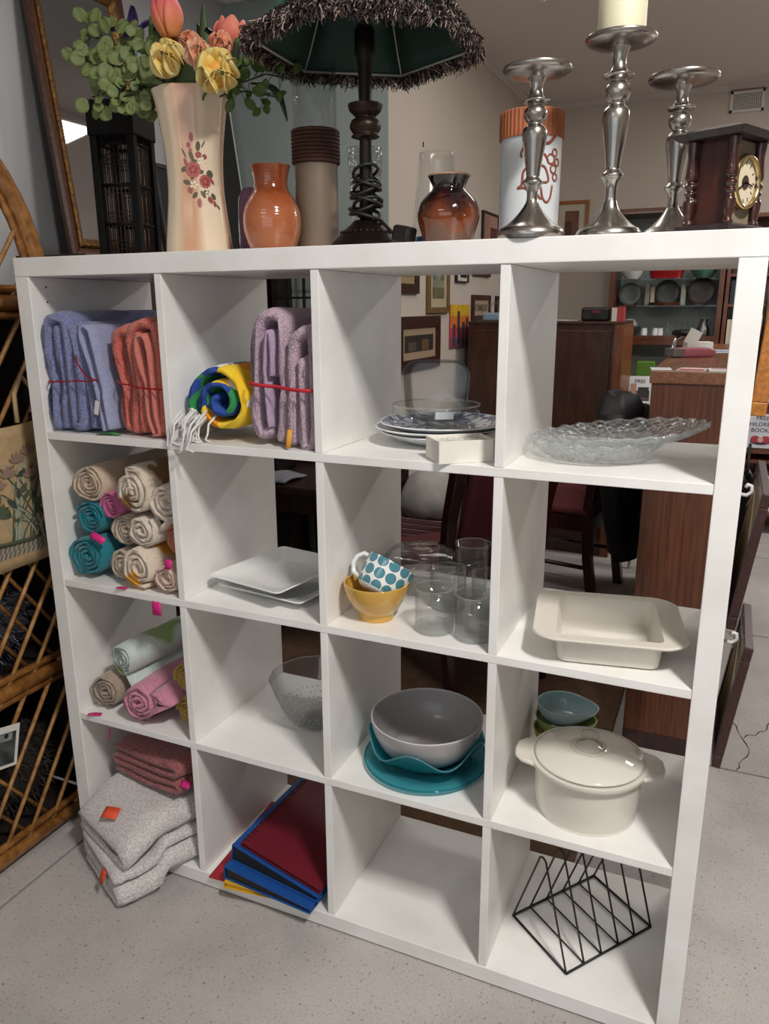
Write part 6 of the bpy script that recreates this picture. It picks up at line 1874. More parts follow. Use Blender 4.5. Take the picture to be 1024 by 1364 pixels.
# black jacket over the second chair's back
m_jack = M('black jacket cloth', '#0e0e11', .6, var=(25, .3), bump=(60, .3))
jk = thing('black_jacket', 'black jacket draped over the back of a maroon dining chair', 'jacket', (1.010, 2.40, 0.0), math.radians(80))
jb = MB()
rings = []
for (z, w, d, yo) in ((.20, .07, .05, -.05), (.30, .10, .06, -.05), (.42, .17, .07, -.05), (.55, .22, .085, -.04), (.70, .235, .095, -.02), (.82, .225, .10, 0), (.91, .20, .09, .01), (.965, .13, .07, .015), (.985, .06, .04, .02)):
    rings.append([(w * math.cos(a) + .012 * math.sin(5 * a + z * 11), yo + d * math.sin(a) + .010 * math.sin(4 * a + z * 17), z) for a in [2 * PI * k / 28 for k in range(28)]])
jb.loops(rings); jb.build('jacket_body', m_jack, jk, smooth=True)
for s_ in (-1, 1):
    MB().tube([(s_ * .19, -.01, .90), (s_ * .225, -.03, .72), (s_ * .22, -.05, .52), (s_ * .18, -.06, .36), (s_ * .15, -.06, .28)], [.055, .058, .052, .044, .040], 10).build('sleeve', m_jack, jk, smooth=True)
MB().tube([(-.09, .02, .965), (-.05, .06, .975), (.05, .06, .975), (.09, .02, .965)], [.014, .018, .018, .014], 8).build('collar', m_jack, jk, smooth=True)

# stacked pink trays and white sack in the corner
m_tray = M('pink plastic', '#b98a8e', .5)
zt_ = .0085
st_box = thing('storage_tub', 'grey storage tub under the pink trays behind the shelf', 'tub', (.27, 1.80, .0085))
MB().loops([[(x, y, z) for x, y in rrect(w, w * .8, .02, 3)] for w, z in ((.26, 0), (.29, .24), (.31, .245), (.31, .255))]).build('tub_body', M('grey plastic', '#77756f', .5), st_box, smooth=True, angle=40)
for k in range(9):
    o = MB().loops([[(x, y, z) for x, y in rrect(w, w * .8, .012, 3)] for w, z in ((.20, 0), (.226, .020), (.236, .0205), (.236, .0235), (.222, .0235), (.196, .004))]).build('plastic_tray', m_tray, None, smooth=True, angle=40, loc=(.275, 1.80, .2642 + k * .0242))
    tag(o, ('lowest', 'second lowest', 'third lowest', 'fourth lowest', 'middle', 'fourth from top', 'third from top', 'second from top', 'topmost')[k] + ' pink plastic tray of the stack on the grey tub', 'tray', 'stack of pink trays')
sk_ = thing('white_sack', 'crumpled white cloth sack lying on the pink trays', 'sack', (.285, 1.80, .483))
mb = MB(); mb.lathe([(.0005, 0), (.10, .004), (.125, .05), (.115, .11), (.08, .17), (.03, .20), (.0005, .205)], 24); mb.noise(.016, 14, 3); mb.v = [(x, y, max(z, .0005)) for x, y, z in mb.v]
mb.build('sack_body', M('grey white cloth', '#a8a39d', .9, var=(20, .15)), sk_, smooth=True)

# counter ---------------------------------------------------------------------
m_cw = MWOOD('red brown veneer', '#6b3d23', '#4a2413', (14, 14, .5), .35, 9, .15)
m_ct = MWOOD('counter top veneer', '#8a5a3c', '#6d4128', (9, .5, 9), .3, 9, .2)
ct = thing('shop_counter', 'narrow red brown veneered shop counter behind the white shelf', 'counter', (1.24, 1.02, 0))
MB().box(0, .235, 0, 1.73, .0, 1.155).build('carcass', m_cw, ct)
MB().box(-.006, .241, -.008, 1.74, 1.155, 1.19).build('countertop', m_ct, ct, bevel=.003)
MB().box(0.003, .232, -.004, 0, .08, 1.15).build('end_panel', m_cw, ct)
MB().box(0, .235, -.006, 0, .0, .08).build('kickboard', m_chw, ct)
def leaflet(label, x, y, w, d, rz, col, stripes_=()):
    o = thing('leaflet', label, 'leaflet', (x, y, 1.1905), math.radians(rz))
    MB().box(0, w, 0, d, 0, .0012).build('paper', M('paper ' + col, col, .5), o)
    for k, (a, b, c) in enumerate(stripes_):
        MB().box(w * .08, w * .92, d * a, d * b, .0012, .0016).build('printed_patch', M('print ' + c, c, .5), o)
    return o
leaflet('white leaflet at the counter corner', 1.236, 1.03, .055, .09, 8, '#dedcd8', ((.55, .9, '#b9c4cc'),))
leaflet('red and white leaflet on the counter edge', 1.300, 1.03, .075, .11, -4, '#c9b8b4', ((.1, .55, '#b23a3c'), (.65, .85, '#e6e2de')))
leaflet('white newsletter with red heading on the counter edge', 1.385, 1.03, .085, .12, 2, '#dcdad6', ((.7, .9, '#a84a4a'), (.15, .55, '#c4c8cc')))
leaflet('blue grey leaflet lying behind the pink packet', 1.33, 1.95, .13, .22, 4, '#c8ccd2', ((.2, .7, '#7f93a8'),))
pk = thing('pink_packet', 'pink and grey soft packet lying on the counter', 'packet', (1.28, 1.62, 1.1907), math.radians(30))
mb = MB(); mb.loops([[(x, y * .5, z) for x, y in rrect(w, .15, .02, 3)] for w, z in ((.12, 0), (.14, .010), (.14, .022), (.11, .030))]); mb.xform(Matrix.Translation((.06, .04, 0))); mb.build('packet', M('pink wrap', '#a8606a', .35), pk, smooth=True)
mb = MB(); mb.loops([[(x - .065 + .06, y * .5 + .04, z) for x, y in rrect(.045, .154, .012, 3)] for z in (.003, .029)]); mb.build('grey_label', M('grey wrap', '#6d6862', .4), pk, smooth=True, angle=40)
wb_ = thing('white_carton', 'small opened white carton behind the packet on the counter', 'box', (1.27, 2.15, 1.1907), math.radians(15))
MB().box(0, .10, 0, .08, 0, .03).build('carton', m_card, wb_); MB().obox((.02, .0, .05), (.05, .002, .06), rot('Y', 25)).build('flap', m_card, wb_)

# high stool behind the counter
m_chr = M('chrome tube', '#c8c8ca', .12, metal=1.0)
so = thing('high_stool', 'high bar stool with black seat and bent chrome legs behind the counter', 'stool', (1.215, 3.02, 0))
MB().lathe([(.0005, 1.215), (.055, 1.215), (.066, 1.222), (.066, 1.238), (.058, 1.246), (.0005, 1.248)], 28).build('seat', m_blk, so, smooth=True)
for k in range(4):
    a = PI / 4 + PI / 2 * k
    c, s_ = math.cos(a), math.sin(a)
    MB().tube([(.03 * c, .03 * s_, 1.213), (.062 * c, .062 * s_, 1.20), (.085 * c, .085 * s_, 1.13), (.24 * c, .24 * s_, .01), (.242 * c, .242 * s_, .0)], .009, 8).build('leg', m_chr, so, smooth=True)
MB().tube([(.20 * math.cos(t_), .20 * math.sin(t_), .32) for t_ in [2 * PI * j / 32 for j in range(32)]], .007, 6, closed=True).build('foot_ring', m_chr, so, smooth=True)

# brown sideboard against the side wall
m_sb = MWOOD('brown sideboard', '#4f2a17', '#361a0e', (5, 5, .8), .35, 7, .2); m_sb2 = MWOOD('orange brown edge', '#8a4f28', '#6d3b1c', (9, 9, .8), .4, 9, .1)
sb_ = thing('sideboard', 'tall dark brown sideboard standing against the picture wall', 'cabinet', (.07, 3.0, 0))
MB().box(0, .83, 0, .42, .05, 1.27).build('carcass', m_sb, sb_); MB().box(-.0, .84, -.012, .43, 1.27, 1.285).build('top', m_sb, sb_, bevel=.003)
MB().box(.83, .845, 0.0, .42, .0, 1.27).build('side_panel', m_sb2, sb_); MB().box(.80, .845, -.014, 0.0, .0, 1.27).build('front_stile', m_sb2, sb_)
for k in range(2):
    d_ = MB().box(.02 + .39 * k, .395 + .39 * k, -.012, 0, .10, 1.24).build('door', m_sb, sb_, bevel=.004)
    MB().tube([(.36 + .07 * k, -.012, .70), (.36 + .07 * k, -.030, .70)], .011, 10).build('knob', m_brass, d_, smooth=True)
MB().box(.02, .80, .01, .40, 0, .05).build('plinth', m_sb, sb_)
rd_ = thing('radio', 'small black radio standing on the brown sideboard', 'radio', (.68, 3.05, 1.2855))
MB().box(0, .145, 0, .09, 0, .072).build('case', m_blk, rd_, bevel=.012); MB().box(.055, .10, -.002, .0005, .044, .056).build('red_display', M('dark red display', '#7a2428', .4), rd_)
for x in (.03, .118):
    MB().lathe([(.0005, 0), (.022, 0), (.022, .003), (.0005, .002)], 20).xform(Matrix.Translation((x, .0005, .034)) @ Matrix.Rotation(PI / 2, 4, 'X')).build('speaker_grille', M('charcoal mesh', '#2a2a2c', .7), rd_)
rb2 = thing('red_white_box', 'small red and white carton beside the radio', 'box', (.84, 3.05, 1.2855))
MB().box(.026, .062, 0, .06, 0, .075).build('red_half', M('carton red', '#b8403e', .5), rb2); MB().box(0, .026, 0, .06, 0, .070).build('white_half', m_card, rb2)
pb = thing('plastic_package', 'crinkled clear plastic package with blue contents on the sideboard', 'package', (.13, 3.06, 1.2855))
MB().box(0, .14, 0, .08, 0, .045).build('blue_contents', M('pale blue pack', '#8fa6bc', .4), pb, bevel=.01)
mb = MB(); mb.sheet(lambda u, v: (-.02 + .19 * u, -.01 + .10 * v, .050 + .045 * math.sin(PI * u) + .012 * math.sin(11 * u + 7 * v)), 10, 6); mb.build('wrap', MGLASS('crinkled wrap', '#eef0f0', '#9aa5a8', blend=.5), pb, smooth=False)
cbl = MB().tube([(.50, 3.06, 1.289), (.58, 3.04, 1.290), (.66, 3.07, 1.289)], .003, 6).build('white_cable', m_card, None, smooth=True)
tag(cbl, 'white cable lying on the sideboard next to the radio', 'cable')

# glass display cabinet on the back wall
m_dc = MWOOD('display cabinet wood', '#6f3f24', '#522a16', (7, 7, 1), .35, 8, .2)
dc = thing('display_cabinet', 'brown display cabinet with glass shelves full of tableware on the back wall', 'cabinet', (.655, 4.20, 0))
DW, DD, DH = .70, .33, 1.935
for b_, nm_ in (((0, .03, 0, DD, 0, DH), 'side'), ((DW - .03, DW, 0, DD, 0, DH), 'side'), ((-.01, DW + .01, -.01, DD, DH, DH + .03), 'top'), ((.03, DW - .03, 0, DD, 1.115, 1.15), 'mid_board'), ((.03, DW - .03, 0, DD, 0, .06), 'bottom')):
    MB().box(*b_).build(nm_, m_dc, dc)
MB().box(.03, DW - .03, DD - .01, DD, .06, DH).build('mirror_back', M('dull cabinet back', '#97a39e', .35), dc)
for z in (1.365, 1.535, 1.75):
    MB().box(.03, DW - .03, .02, DD - .012, z - .006, z).build('glass_shelf', MGLASS('shelf glass', '#dfe8e4', '#7f938a', blend=.4), dc)
MB().box(.03, DW - .03, -.004, .0, 1.15, 1.175).build('lip_rail', m_dc, dc)
for z in (.70,):
    MB().box(.03, DW - .03, .02, DD, z - .02, z).build('low_board', m_dc, dc)
def put(name, label, x, z, prof, mat, cat, y=.16, sx_=1, sy_=1, n=28, group=None):
    o = MB().lathe(prof, n, sx=sx_, sy=sy_).build(name, mat, None, smooth=True, angle=50); o.location = (.655 + x, 4.20 + y, z + .0008)
    return tag(o, label, cat, group)
bowlp = lambda r, h: [(.0005, 0), (r * .5, 0), (r * .55, h * .1), (r * .85, h * .5), (r, h), (r * .95, h), (r * .8, h * .55), (r * .4, h * .15), (.0005, h * .12)]
put('white_dish', 'white oval dish on the upper glass shelf of the display cabinet', .13, 1.535, bowlp(.085, .07), m_pw, 'dish', y=.10)
rc = MB().loops([[(x, y, z) for x, y in rrect(w, w * .6, .03, 4)] for w, z in ((.19, 0), (.22, .06), (.235, .065), (.235, .075), (.20, .095), (.08, .10))]).build('red_casserole', M('red enamel', '#9e2026', .25, coat=.5), None, smooth=True, angle=50, loc=(.655 + .345, 4.30, 1.5358))
tag(rc, 'red enamel casserole on the upper glass shelf of the display cabinet', 'casserole')
put('green_bowl', 'green glazed bowl on the upper glass shelf of the display cabinet', .57, 1.535, bowlp(.09, .075), M('sea green glaze', '#4d7a68', .2, coat=.5), 'bowl', y=.10)
def standing_plate(label, x, z, r, mat):
    o = thing('standing_plate', label, 'plate', (.655 + x, 4.40, z + .001), 0)
    mb = MB().lathe([(.0005, 0), (r * .6, 0), (r, .012), (r * .98, .015), (r * .6, .004), (.0005, .004)], 36); mb.xform(Matrix.Translation((0, 0, r)) @ Matrix.Rotation(math.radians(80), 4, 'X')); mb.build('plate', mat, o, smooth=True)
    MB().box(-.03, .03, -.03, .03, 0, .008).build('plate_stand', m_dc, o)
m_gp = M('grey glass plate', '#6c726f', .4)
standing_plate('grey glass plate standing on edge at the wall side of the display cabinet', .11, 1.365, .075, m_gp)
standing_plate('dark plate standing on edge in the middle of the display cabinet', .35, 1.365, .082, M('dark glass plate', '#454846', .4))
standing_plate('dark brown plate standing on edge by the bookshelf side of the display cabinet', .56, 1.365, .088, M('brown glass plate', '#4b3e35', .4))
for k, (x, w, h, c) in enumerate(((.215, .03, .14, '#8d8a80'), (.250, .025, .12, '#b9ae96'), (.440, .025, .13, '#9aa39a'), (.462, .008, .10, '#a99f8c'))):
    o = MB().box(0, w, 0, .10, 0, h).build('recipe_book', M('book ' + c, c, .6), None, bevel=.003, loc=(.655 + x, 4.33, 1.3658))
    tag(o, ('grey recipe book', 'cream recipe book', 'pale green recipe book', 'beige recipe book')[k] + ' on the middle glass shelf of the display cabinet', 'book')
put('woven_tray', 'brown woven tray lying on the middle glass shelf of the display cabinet', .345, 1.365, [(.0005, 0), (.09, 0), (.10, .02), (.095, .02), (.08, .006), (.0005, .006)], m_dc, 'tray', y=.10)
put('metal_bowl', 'dented grey metal bowl with cloth at the wall side of the cabinet board', .13, 1.15, bowlp(.075, .075), M('dull metal', '#80868a', .3, metal=.8), 'bowl')
mb = MB(); mb.lathe([(.0005, 0), (.05, .0), (.055, .02), (.035, .05), (.0005, .06)], 14); mb.noise(.012, 30, 4)
tag(mb.build('napkin', m_pw, None, smooth=True, loc=(.655 + .13, 4.36, 1.225)), 'crumpled white napkin in the dented metal bowl', 'napkin')
for k, x in enumerate((.235, .305, .335)):
    put('shaker', ('white shaker jar standing next to the dented metal bowl', 'white shaker jar between two other shakers on the cabinet board', 'white shaker jar standing next to the stemmed glasses')[k], x, 1.15, [(.0005, 0), (.02, 0), (.021, .05), (.018, .055), (.018, .07), (.0005, .072)], m_pw, 'jar', y=.06, group='shakers in the display cabinet')
for k in range(9):
    put('wine_glass', ('first', 'second', 'third', 'fourth', 'fifth', 'sixth', 'seventh', 'eighth', 'ninth')[k] + ' small stemmed glass from the shakers on the cabinet board', .38 + .034 * k, 1.15, [(.0005, 0), (.016, 0), (.016, .003), (.003, .006), (.003, .05), (.014, .065), (.016, .11), (.014, .11), (.0005, .055)], m_glass, 'glass', y=.10 + .07 * (k % 2), n=16, group='stemmed glasses in the display cabinet')
put('silver_jug', 'silver jug at the bookshelf end of the cabinet board', .60, 1.15, [(.0005, 0), (.03, 0), (.04, .03), (.035, .07), (.022, .10), (.028, .13), (.024, .13), (.0005, .08)], m_silver, 'jug', y=.05)

# bookshelf right of it
m_bs = MWOOD('bookshelf wood', '#7a4526', '#5a2e17', (7, 7, 1), .4, 8, .15)
bs = thing('bookshelf', 'orange brown bookshelf with rows of dark books next to the display cabinet', 'bookshelf', (1.365, 4.22, 0))
BW, BD, BH = 1.0, .31, 1.885
for b_, nm_ in (((0, .022, 0, BD, 0, BH), 'side'), ((BW - .022, BW, 0, BD, 0, BH), 'side'), ((-.005, BW + .005, -.005, BD, BH, BH + .022), 'top'), ((.022, BW - .022, BD - .008, BD, 0, BH), 'back')):
    MB().box(*b_).build(nm_, m_bs, bs)
for z in (.12, .42, .75, 1.112, 1.372, 1.555, 1.735):
    MB().box(.022, BW - .022, .005, BD - .008, z - .016, z).build('shelf_board', m_bs, bs)
random.seed(77)
bcols = {'dark': ('#26201f', '#33292a', '#1c1b1f', '#3b2f2a', '#2b2f36', '#4a2a26'), 'rec': ('#b9a888', '#cbbfa6', '#a79472', '#d4cbb8', '#8f7a5a')}
bnames = {'#26201f': 'black', '#33292a': 'brownish black', '#1c1b1f': 'jet black', '#3b2f2a': 'dark brown', '#2b2f36': 'slate', '#4a2a26': 'dark red', '#b9a888': 'tan', '#cbbfa6': 'cream', '#a79472': 'khaki', '#d4cbb8': 'ivory', '#8f7a5a': 'brown'}
def row_books(z, hmin, hmax, pal, x0, x1, label, group, tmin=.014, tmax=.026):
    x = x0
    while x < x1:
        w = random.uniform(tmin, tmax); h = random.uniform(hmin, hmax)
        c = random.choice(bcols[pal])
        o = MB().box(0, w - .001, 0, .20, 0, h).build('book', M('cover ' + c, c, .55), None, loc=(1.365 + x, 4.24, z + .0006))
        tag(o, bnames[c] + ' ' + label, 'book', group)
        x += w
row_books(1.555, .13, .16, 'dark', .03, .34, 'spined book on the bookshelf board level with the red casserole', 'dark books on the upper board')
row_books(1.372, .13, .165, 'dark', .03, .34, 'spined book on the bookshelf board level with the standing plates', 'dark books on the second board')
row_books(1.112, .16, .20, 'rec', .03, .36, 'thin spined book on the bookshelf board level with the shakers', 'pale thin books on the lower board', .008, .016)

# carton, green box, little white table with book
ctn = thing('brown_carton', 'tall brown carton behind the little white table', 'carton', (.90, 3.60, 0)); 
MB().box(0, .17, 0, .15, 0, .955).build('carton', M('kraft carton', '#6d4a30', .8, var=(8, .1)), ctn); MB().box(.07, .10, -.001, .151, .0, .956).build('tape', M('parcel tape', '#8a6a48', .3), ctn)
gbx = MB().box(0, .10, 0, .10, 0, .085).build('green_box', M('leaf green', '#5f8a2c', .5), None, bevel=.004, loc=(.925, 3.61, .9566)); tag(gbx, 'bright green box standing on the brown carton', 'box')
wt_ = thing('white_side_table', 'little white side table holding a book in front of the brown carton', 'table', (.925, 3.36, 0))
MB().box(0, .20, 0, .20, .775, .795).build('tabletop', m_pw, wt_, bevel=.003); MB().box(.06, .14, .06, .14, .02, .775).build('pedestal', m_pw, wt_); MB().box(.02, .18, .02, .18, 0, .02).build('foot_plate', m_pw, wt_)
bk2 = thing('picture_book', 'white covered picture book standing open on the little white table', 'book', (.97, 3.47, .7958), math.radians(6))
R5 = rot('X', -12)
def bkpart(nm_, x0, x1, z0, z1, y, mt_):
    MB().obox(R5 @ Vector(((x0 + x1) / 2, y, (z0 + z1) / 2)), (x1 - x0, .004 if y > -.001 else .0012, z1 - z0), R5).build(nm_, mt_, bk2)
bkpart('cover', -.065, .065, .001, .175, 0, m_pw); bkpart('photo_patch', -.055, .055, .03, .09, -.0026, M('brown photo patch', '#5a4238', .5)); bkpart('photo_patch', -.01, .05, .05, .11, -.0034, M('dark photo patch', '#1f1a1a', .5)); bkpart('photo_patch', -.05, -.02, .06, .13, -.0040, M('skin photo patch', '#b48a74', .5))
def text_obj(name, txt, size, mat, parent, mat4, align='CENTER'):
    cu = bpy.data.curves.new(name, 'FONT'); cu.body = txt; cu.size = size; cu.align_x = align; cu.extrude = .0004
    tmp = bpy.data.objects.new(name + '_c', cu); COL.objects.link(tmp)
    dg = bpy.context.evaluated_depsgraph_get(); dg.update()
    me = bpy.data.meshes.new_from_object(tmp.evaluated_get(dg))
    bpy.data.objects.remove(tmp)
    me.transform(mat4)
    me.materials.clear(); me.materials.append(mat)
    o = bpy.data.objects.new(name, me); COL.objects.link(o); o.parent = parent
    return o
FX_ = Matrix.Rotation(PI / 2, 4, 'X')
text_obj('cover_title', 'FREE', .030, M('grey ink', '#6b6660', .6), bk2, R5.to_4x4() @ Matrix.Translation((0, -.004, .135)) @ FX_)

# low bookcase with the FREE CHILDREN'S BOOKS sign
lc = thing('low_bookcase', 'low brown bookcase carrying the free books sign near the back wall', 'bookcase', (1.50, 3.82, 0))
for b_, nm_ in (((0, .018, 0, .25, 0, .78), 'side'), ((.60, .618, 0, .25, 0, .78), 'side'), ((-.004, .622, -.004, .25, .78, .80), 'top'), ((.018, .60, .24, .25, 0, .78), 'back'), ((.018, .60, .0, .24, .50, .775), 'upper_front'), ((.018, .60, .005, .24, .44, .46), 'shelf_board'), ((.018, .60, .005, .24, .12, .14), 'shelf_board')):
    MB().box(*b_).build(nm_, m_bs, lc)
sgn = thing('paper_sign', "white paper sign reading FREE CHILDREN'S BOOKS on the low bookcase", 'sign', (1.648, 3.815, .535))
MB().box(-.095, .095, 0, .002, 0, .205).build('sign_paper', M('sign paper', '#d9dce4', .6), sgn)
m_ink = M('navy ink', '#2c3350', .6)
for k, w_ in enumerate(("FREE", "CHILDREN'S", "BOOKS")):
    text_obj('sign_text', w_, .034, m_ink, sgn, Matrix.Translation((0, -.0008, .168 - .036 * k)) @ FX_)
def ell(nm_, x, z, rx, rz_, mt_, y=-.001):
    mb = MB().lathe([(.0005, 0), (1, 0), (1, .0008), (.0005, .0008)], 24, sx=rx, sy=rz_); mb.xform(Matrix.Translation((x, y, z)) @ FX_); mb.build(nm_, mt_, sgn)
ell('clip_art_book', 0, .040, .055, .020, m_ink); ell('clip_art_child', -.028, .052, .026, .022, M('clip art red', '#b0404a', .6), -.0022); ell('clip_art_child', .028, .052, .026, .022, M('clip art red', '#b0404a', .6), -.0024); ell('clip_art_face', 0, .050, .016, .016, M('clip art face', '#d9b09c', .6), -.0036)
pbk = MB().box(0, .10, 0, .012, 0, .10).build('picture_book', M('sky blue cover', '#7fb4d4', .5, var=(14, .4), col2='#e4ecf0'), None, loc=(1.60, 3.90, .8008)); tag(pbk, 'sky blue picture book standing on the low bookcase', 'book')
for k, (x, w, h, c, nm_) in enumerate(((.15, .03, .24, '#d8d4cc', 'white'), (.185, .02, .27, '#c9a53a', 'yellow'), (.21, .035, .22, '#e2dfd8', 'ivory'), (.25, .025, .26, '#b8b4ae', 'grey'), (.28, .03, .23, '#d9d9d9', 'pale'), (.10, .04, .20, '#35302e', 'black'))):
    o = MB().box(0, w - .001, 0, .18, 0, h).build('childrens_book', M('kids ' + c, c, .5), None, loc=(1.50 + x, 3.84, .1406)); tag(o, nm_ + " spined children's book on the lower board of the low bookcase", 'book')

# pictures on the walls ---------------------------------------------------------
def picture(name, label, wall, a0, a1, z0, z1, fw, fmat, matcol, art, cat='picture', mw=.03):
    """wall 'X' = side wall (runs along y), 'Y' = back wall (runs along x)"""
    if wall == 'X': loc = (.0045, (a0 + a1) / 2, z0); rz = PI / 2
    else: loc = ((a0 + a1) / 2, YB - .0005, z0); rz = 0
    o = thing(name, label, cat, loc, rz)
    w, h = (a1 - a0), (z1 - z0)
    # local: x along the wall, -y out of the wall
    for b_ in ((-w / 2, w / 2, -.018, 0, 0, fw), (-w / 2, w / 2, -.018, 0, h - fw, h), (-w / 2, -w / 2 + fw, -.018, 0, fw, h - fw), (w / 2 - fw, w / 2, -.018, 0, fw, h - fw)):
        if fw > 0: MB().box(*b_).build('frame', fmat, o, bevel=.002)
    if matcol: MB().box(-w / 2 + fw, w / 2 - fw, -.008, -.001, fw, h - fw).build('mount', M('mount ' + matcol, matcol, .8), o)
    i = fw + mw
    for (x0, x1, q0, q1, c) in art:
        ww, hh = w - 2 * i, h - 2 * i
        d_ = .0085 + .0004 * art.index((x0, x1, q0, q1, c))
        MB().box(-w / 2 + i + ww * x0, -w / 2 + i + ww * x1, -d_ - .0004, -d_ + .001, i + hh * q0, i + hh * q1).build('art_patch', M('art ' + c, c, .7, var=(18, .25)), o)
    return o
m_fr1 = MWOOD('picture frame walnut', '#4a2417', '#2e140d', (9, 9, 9), .4); m_fr2 = M('dull gilt frame', '#8a6a40', .45, metal=.3, var=(40, .3)); m_fr3 = M('black thin frame', '#1d1a18', .4); m_fr4 = MWOOD('orange pine frame', '#a8682c', '#8a4f1e', (9, 9, 9), .4)
picture('framed_picture', 'walnut framed sepia picture hung highest by the alcove corner', 'X', 2.06, 2.36, 1.425, 1.68, .045, m_fr1, '#a08a64', ((0, 1, 0, 1, '#8a7450'),))
picture('framed_picture', 'gilt framed tall landscape print with pale mount', 'X', 2.49, 2.81, 1.332, 1.66, .03, m_fr2, '#b7aa8c', ((0, 1, 0, 1, '#8f8c74'), (0, 1, .62, 1, '#b5b8ae'), (.0, .3, .5, .9, '#6d7466'), (.7, 1, .5, .95, '#6a7062'), (0, 1, 0, .3, '#6e6a4a')), mw=.045)
picture('framed_picture', 'wide walnut framed dark still life behind the glass dish', 'X', 2.10, 2.67, 1.06, 1.32, .055, m_fr1, '#a58e74', ((0, 1, 0, 1, '#2e241e'), (.12, .38, .05, .6, '#5a4a3e'), (.58, .82, .05, .7, '#6b5334')), mw=.035)
cv = picture('canvas_painting', 'unframed bright yellow, orange and pink canvas of standing figures', 'X', 2.85, 3.19, 1.140, 1.375, 0, None, '#c4525a', ((0, 1, .72, 1, '#e2b422'), (0, 1, .45, .74, '#e07a2c'), (0, 1, .22, .47, '#c8405a'), (0, 1, 0, .24, '#7a4a5c'), (.12, .24, .05, .55, '#3d3a44'), (.34, .46, .08, .85, '#39343a'), (.58, .72, .05, .6, '#4a4a52'), (.80, .90, .1, .7, '#5a3240')), 'painting', 0)
picture('framed_picture', 'small black framed photograph hung above the bright canvas', 'X', 2.93, 3.14, 1.495, 1.62, .008, m_fr3, '#cfcac2', ((.35, 1, .1, 1, '#241f1e'),), mw=.01)
picture('framed_picture', 'red toned print hung beside the small photograph', 'X', 3.24, 3.58, 1.54, 1.66, .012, m_fr1, '#8a4a48', ((0, 1, 0, 1, '#96585a'),), mw=.005)
picture('framed_picture', 'walnut framed small print with pink mount above the sideboard', 'X', 3.235, 3.60, 1.285, 1.432, .028, m_fr1, '#b59a88', ((0, 1, 0, 1, '#8a7f66'), (.3, .6, .1, .8, '#5d5a44')), mw=.025)
picture('framed_picture', 'narrow dark framed print hung farthest towards the room corner', 'X', 3.74, 3.95, 1.30, 1.43, .02, m_fr3, '#8f8a7c', ((0, 1, 0, 1, '#6a665a'),), mw=.01)
picture('framed_picture', 'pink toned print hung high on the side wall behind the brown pot', 'X', 3.40, 3.74, 1.72, 1.915, .012, m_fr3, '#b08a7c', ((0, .4, 0, 1, '#a87c70'), (.5, 1, 0, .6, '#6a3c3a')), mw=.01)
picture('framed_picture', 'orange pine framed picture on the back wall behind the candlesticks', 'Y', .20, .432, 1.77, 2.078, .022, m_fr4, '#c4bca8', ((0, 1, 0, 1, '#7a5446'), (.0, .5, .0, .6, '#5a3a30')), mw=.045)
nl = MB().box(0, .004, -.003, .003, 0, .022).build('wall_hook', m_dark, None, loc=(.0042, 2.434, 2.095)); tag(nl, 'small dark picture hook left in the beige wall above the pictures', 'hook')

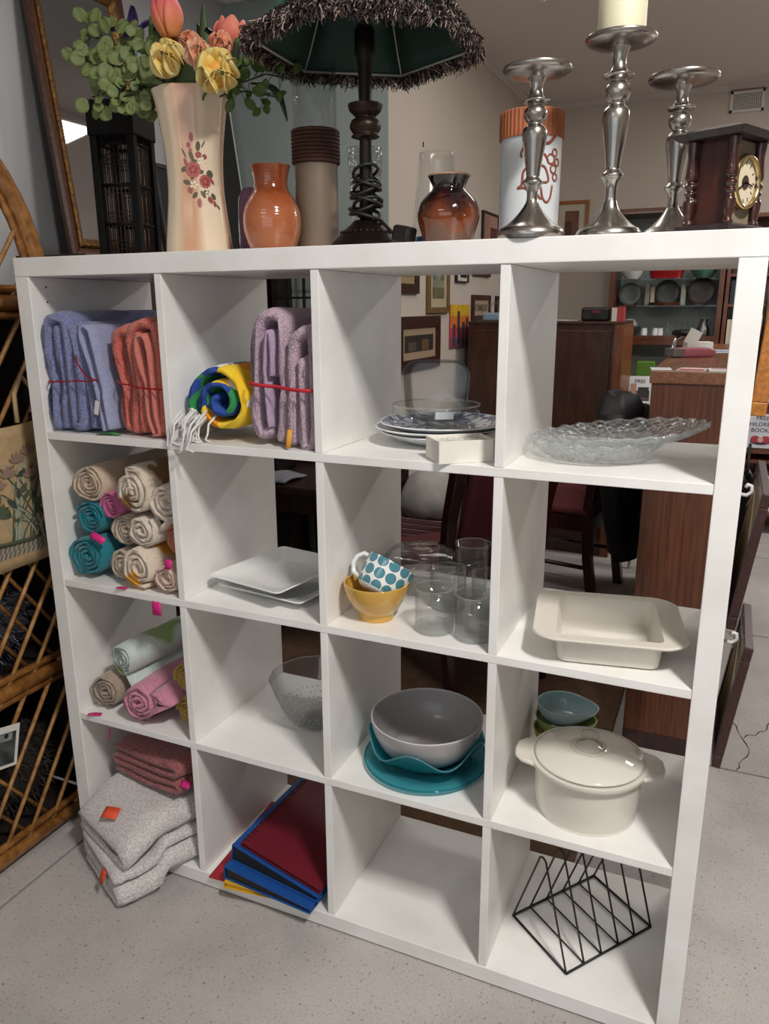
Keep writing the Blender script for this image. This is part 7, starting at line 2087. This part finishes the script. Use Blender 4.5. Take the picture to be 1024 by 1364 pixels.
# pictures hanging on hooks at the shelf's outer side
m_kraft = M('kraft backing', '#8a7352', .85, var=(12, .15)); m_hook = M('white plastic hook', '#d6d4d2', .4); m_dfr = MWOOD('dark frame', '#3c1d18', '#26100d', (9, 9, 9), .4); m_gfr = MWOOD('golden oak frame', '#b4742a', '#8f561a', (9, 9, 9), .4); m_wire2 = M('hanging string', '#c9bca4', .8)
def side_frame(label, y0, y1, z0, z1, lean_, fmat, hook=True, th=.015, backcol=None):
    o = thing('hanging_picture', label, 'picture', (SW + .0035, y0, z0), 0, None)
    R4 = Matrix.Rotation(lean_, 4, 'Y')
    w, h, fw = y1 - y0, z1 - z0, .024
    def bxp(nm_, b_, mt_, **k):
        mb = MB(); mb.box(*b_); mb.xform(R4); return mb.build(nm_, mt_, o, **k)
    bxp('frame', (0, th, 0, w, 0, fw), fmat, bevel=.002); bxp('frame', (0, th, 0, w, h - fw, h), fmat, bevel=.002); bxp('frame', (0, th, 0, fw, fw, h - fw), fmat, bevel=.002); bxp('frame', (0, th, w - fw, w, fw, h - fw), fmat, bevel=.002)
    bxp('backing', (.003, .008, fw - .004, w - fw + .004, fw - .004, h - fw + .004), backcol or m_kraft)
    bxp('picture_glass', (.012, .014, fw, w - fw, fw, h - fw), m_pane)
    mb = MB(); mb.tube([(.001, .02, h * .62), (-.002, w * .42, h * .90), (.001, w - .02, h * .62)], .0012, 5); mb.xform(R4); mb.build('hanging_string', m_wire2, o)
    if hook:
        hk = thing('wall_hook', 'white plastic hook on the shelf side holding ' + hook, 'hook', (SW + .0002, y0 + w * .42, z0 + h * .885))
        MB().box(0, .002, -.010, .010, -.016, .030).build('hook_plate', m_hook, hk)
        MB().tube([(.001, 0, -.006), (.016, 0, -.008), (.024, 0, 0), (.022, 0, .010), (.016, 0, .012), (.013, 0, .006)], .0036, 8).build('hook_curl', m_hook, hk, smooth=True)
    return o
side_frame('dark framed picture hanging upper on the outer side of the white shelf', .10, .416, .822, 1.068, .125, m_dfr, 'the upper dark picture')
side_frame('dark framed picture hanging lower on the outer side of the white shelf', .035, .252, .590, .822, .125, m_dfr, 'the lower dark picture')
side_frame('golden oak framed picture hanging highest on the outer side of the white shelf', .20, .40, 1.180, 1.43, .06, m_gfr, None, .026, M('grey backing', '#8f8a84', .8))
bg_ = thing('black_bag', 'small black cloth bag hanging behind the upper dark picture', 'bag', (SW + .001, .42, .86))
mb = MB(); mb.loops([[(x, y * .5, z) for x, y in rrect(w, .10, .012, 4)] for w, z in ((.020, 0), (.034, .03), (.034, .10), (.026, .16), (.012, .175))]); mb.xform(Matrix.Translation((.018, .03, 0))); mb.noise(.003, 40, 2); mb.build('bag_body', m_jack, bg_, smooth=True)
MB().tube([(.018, .01, .17), (.018, .03, .23), (.018, .05, .17)], .003, 6).build('bag_strap', m_jack, bg_, smooth=True)
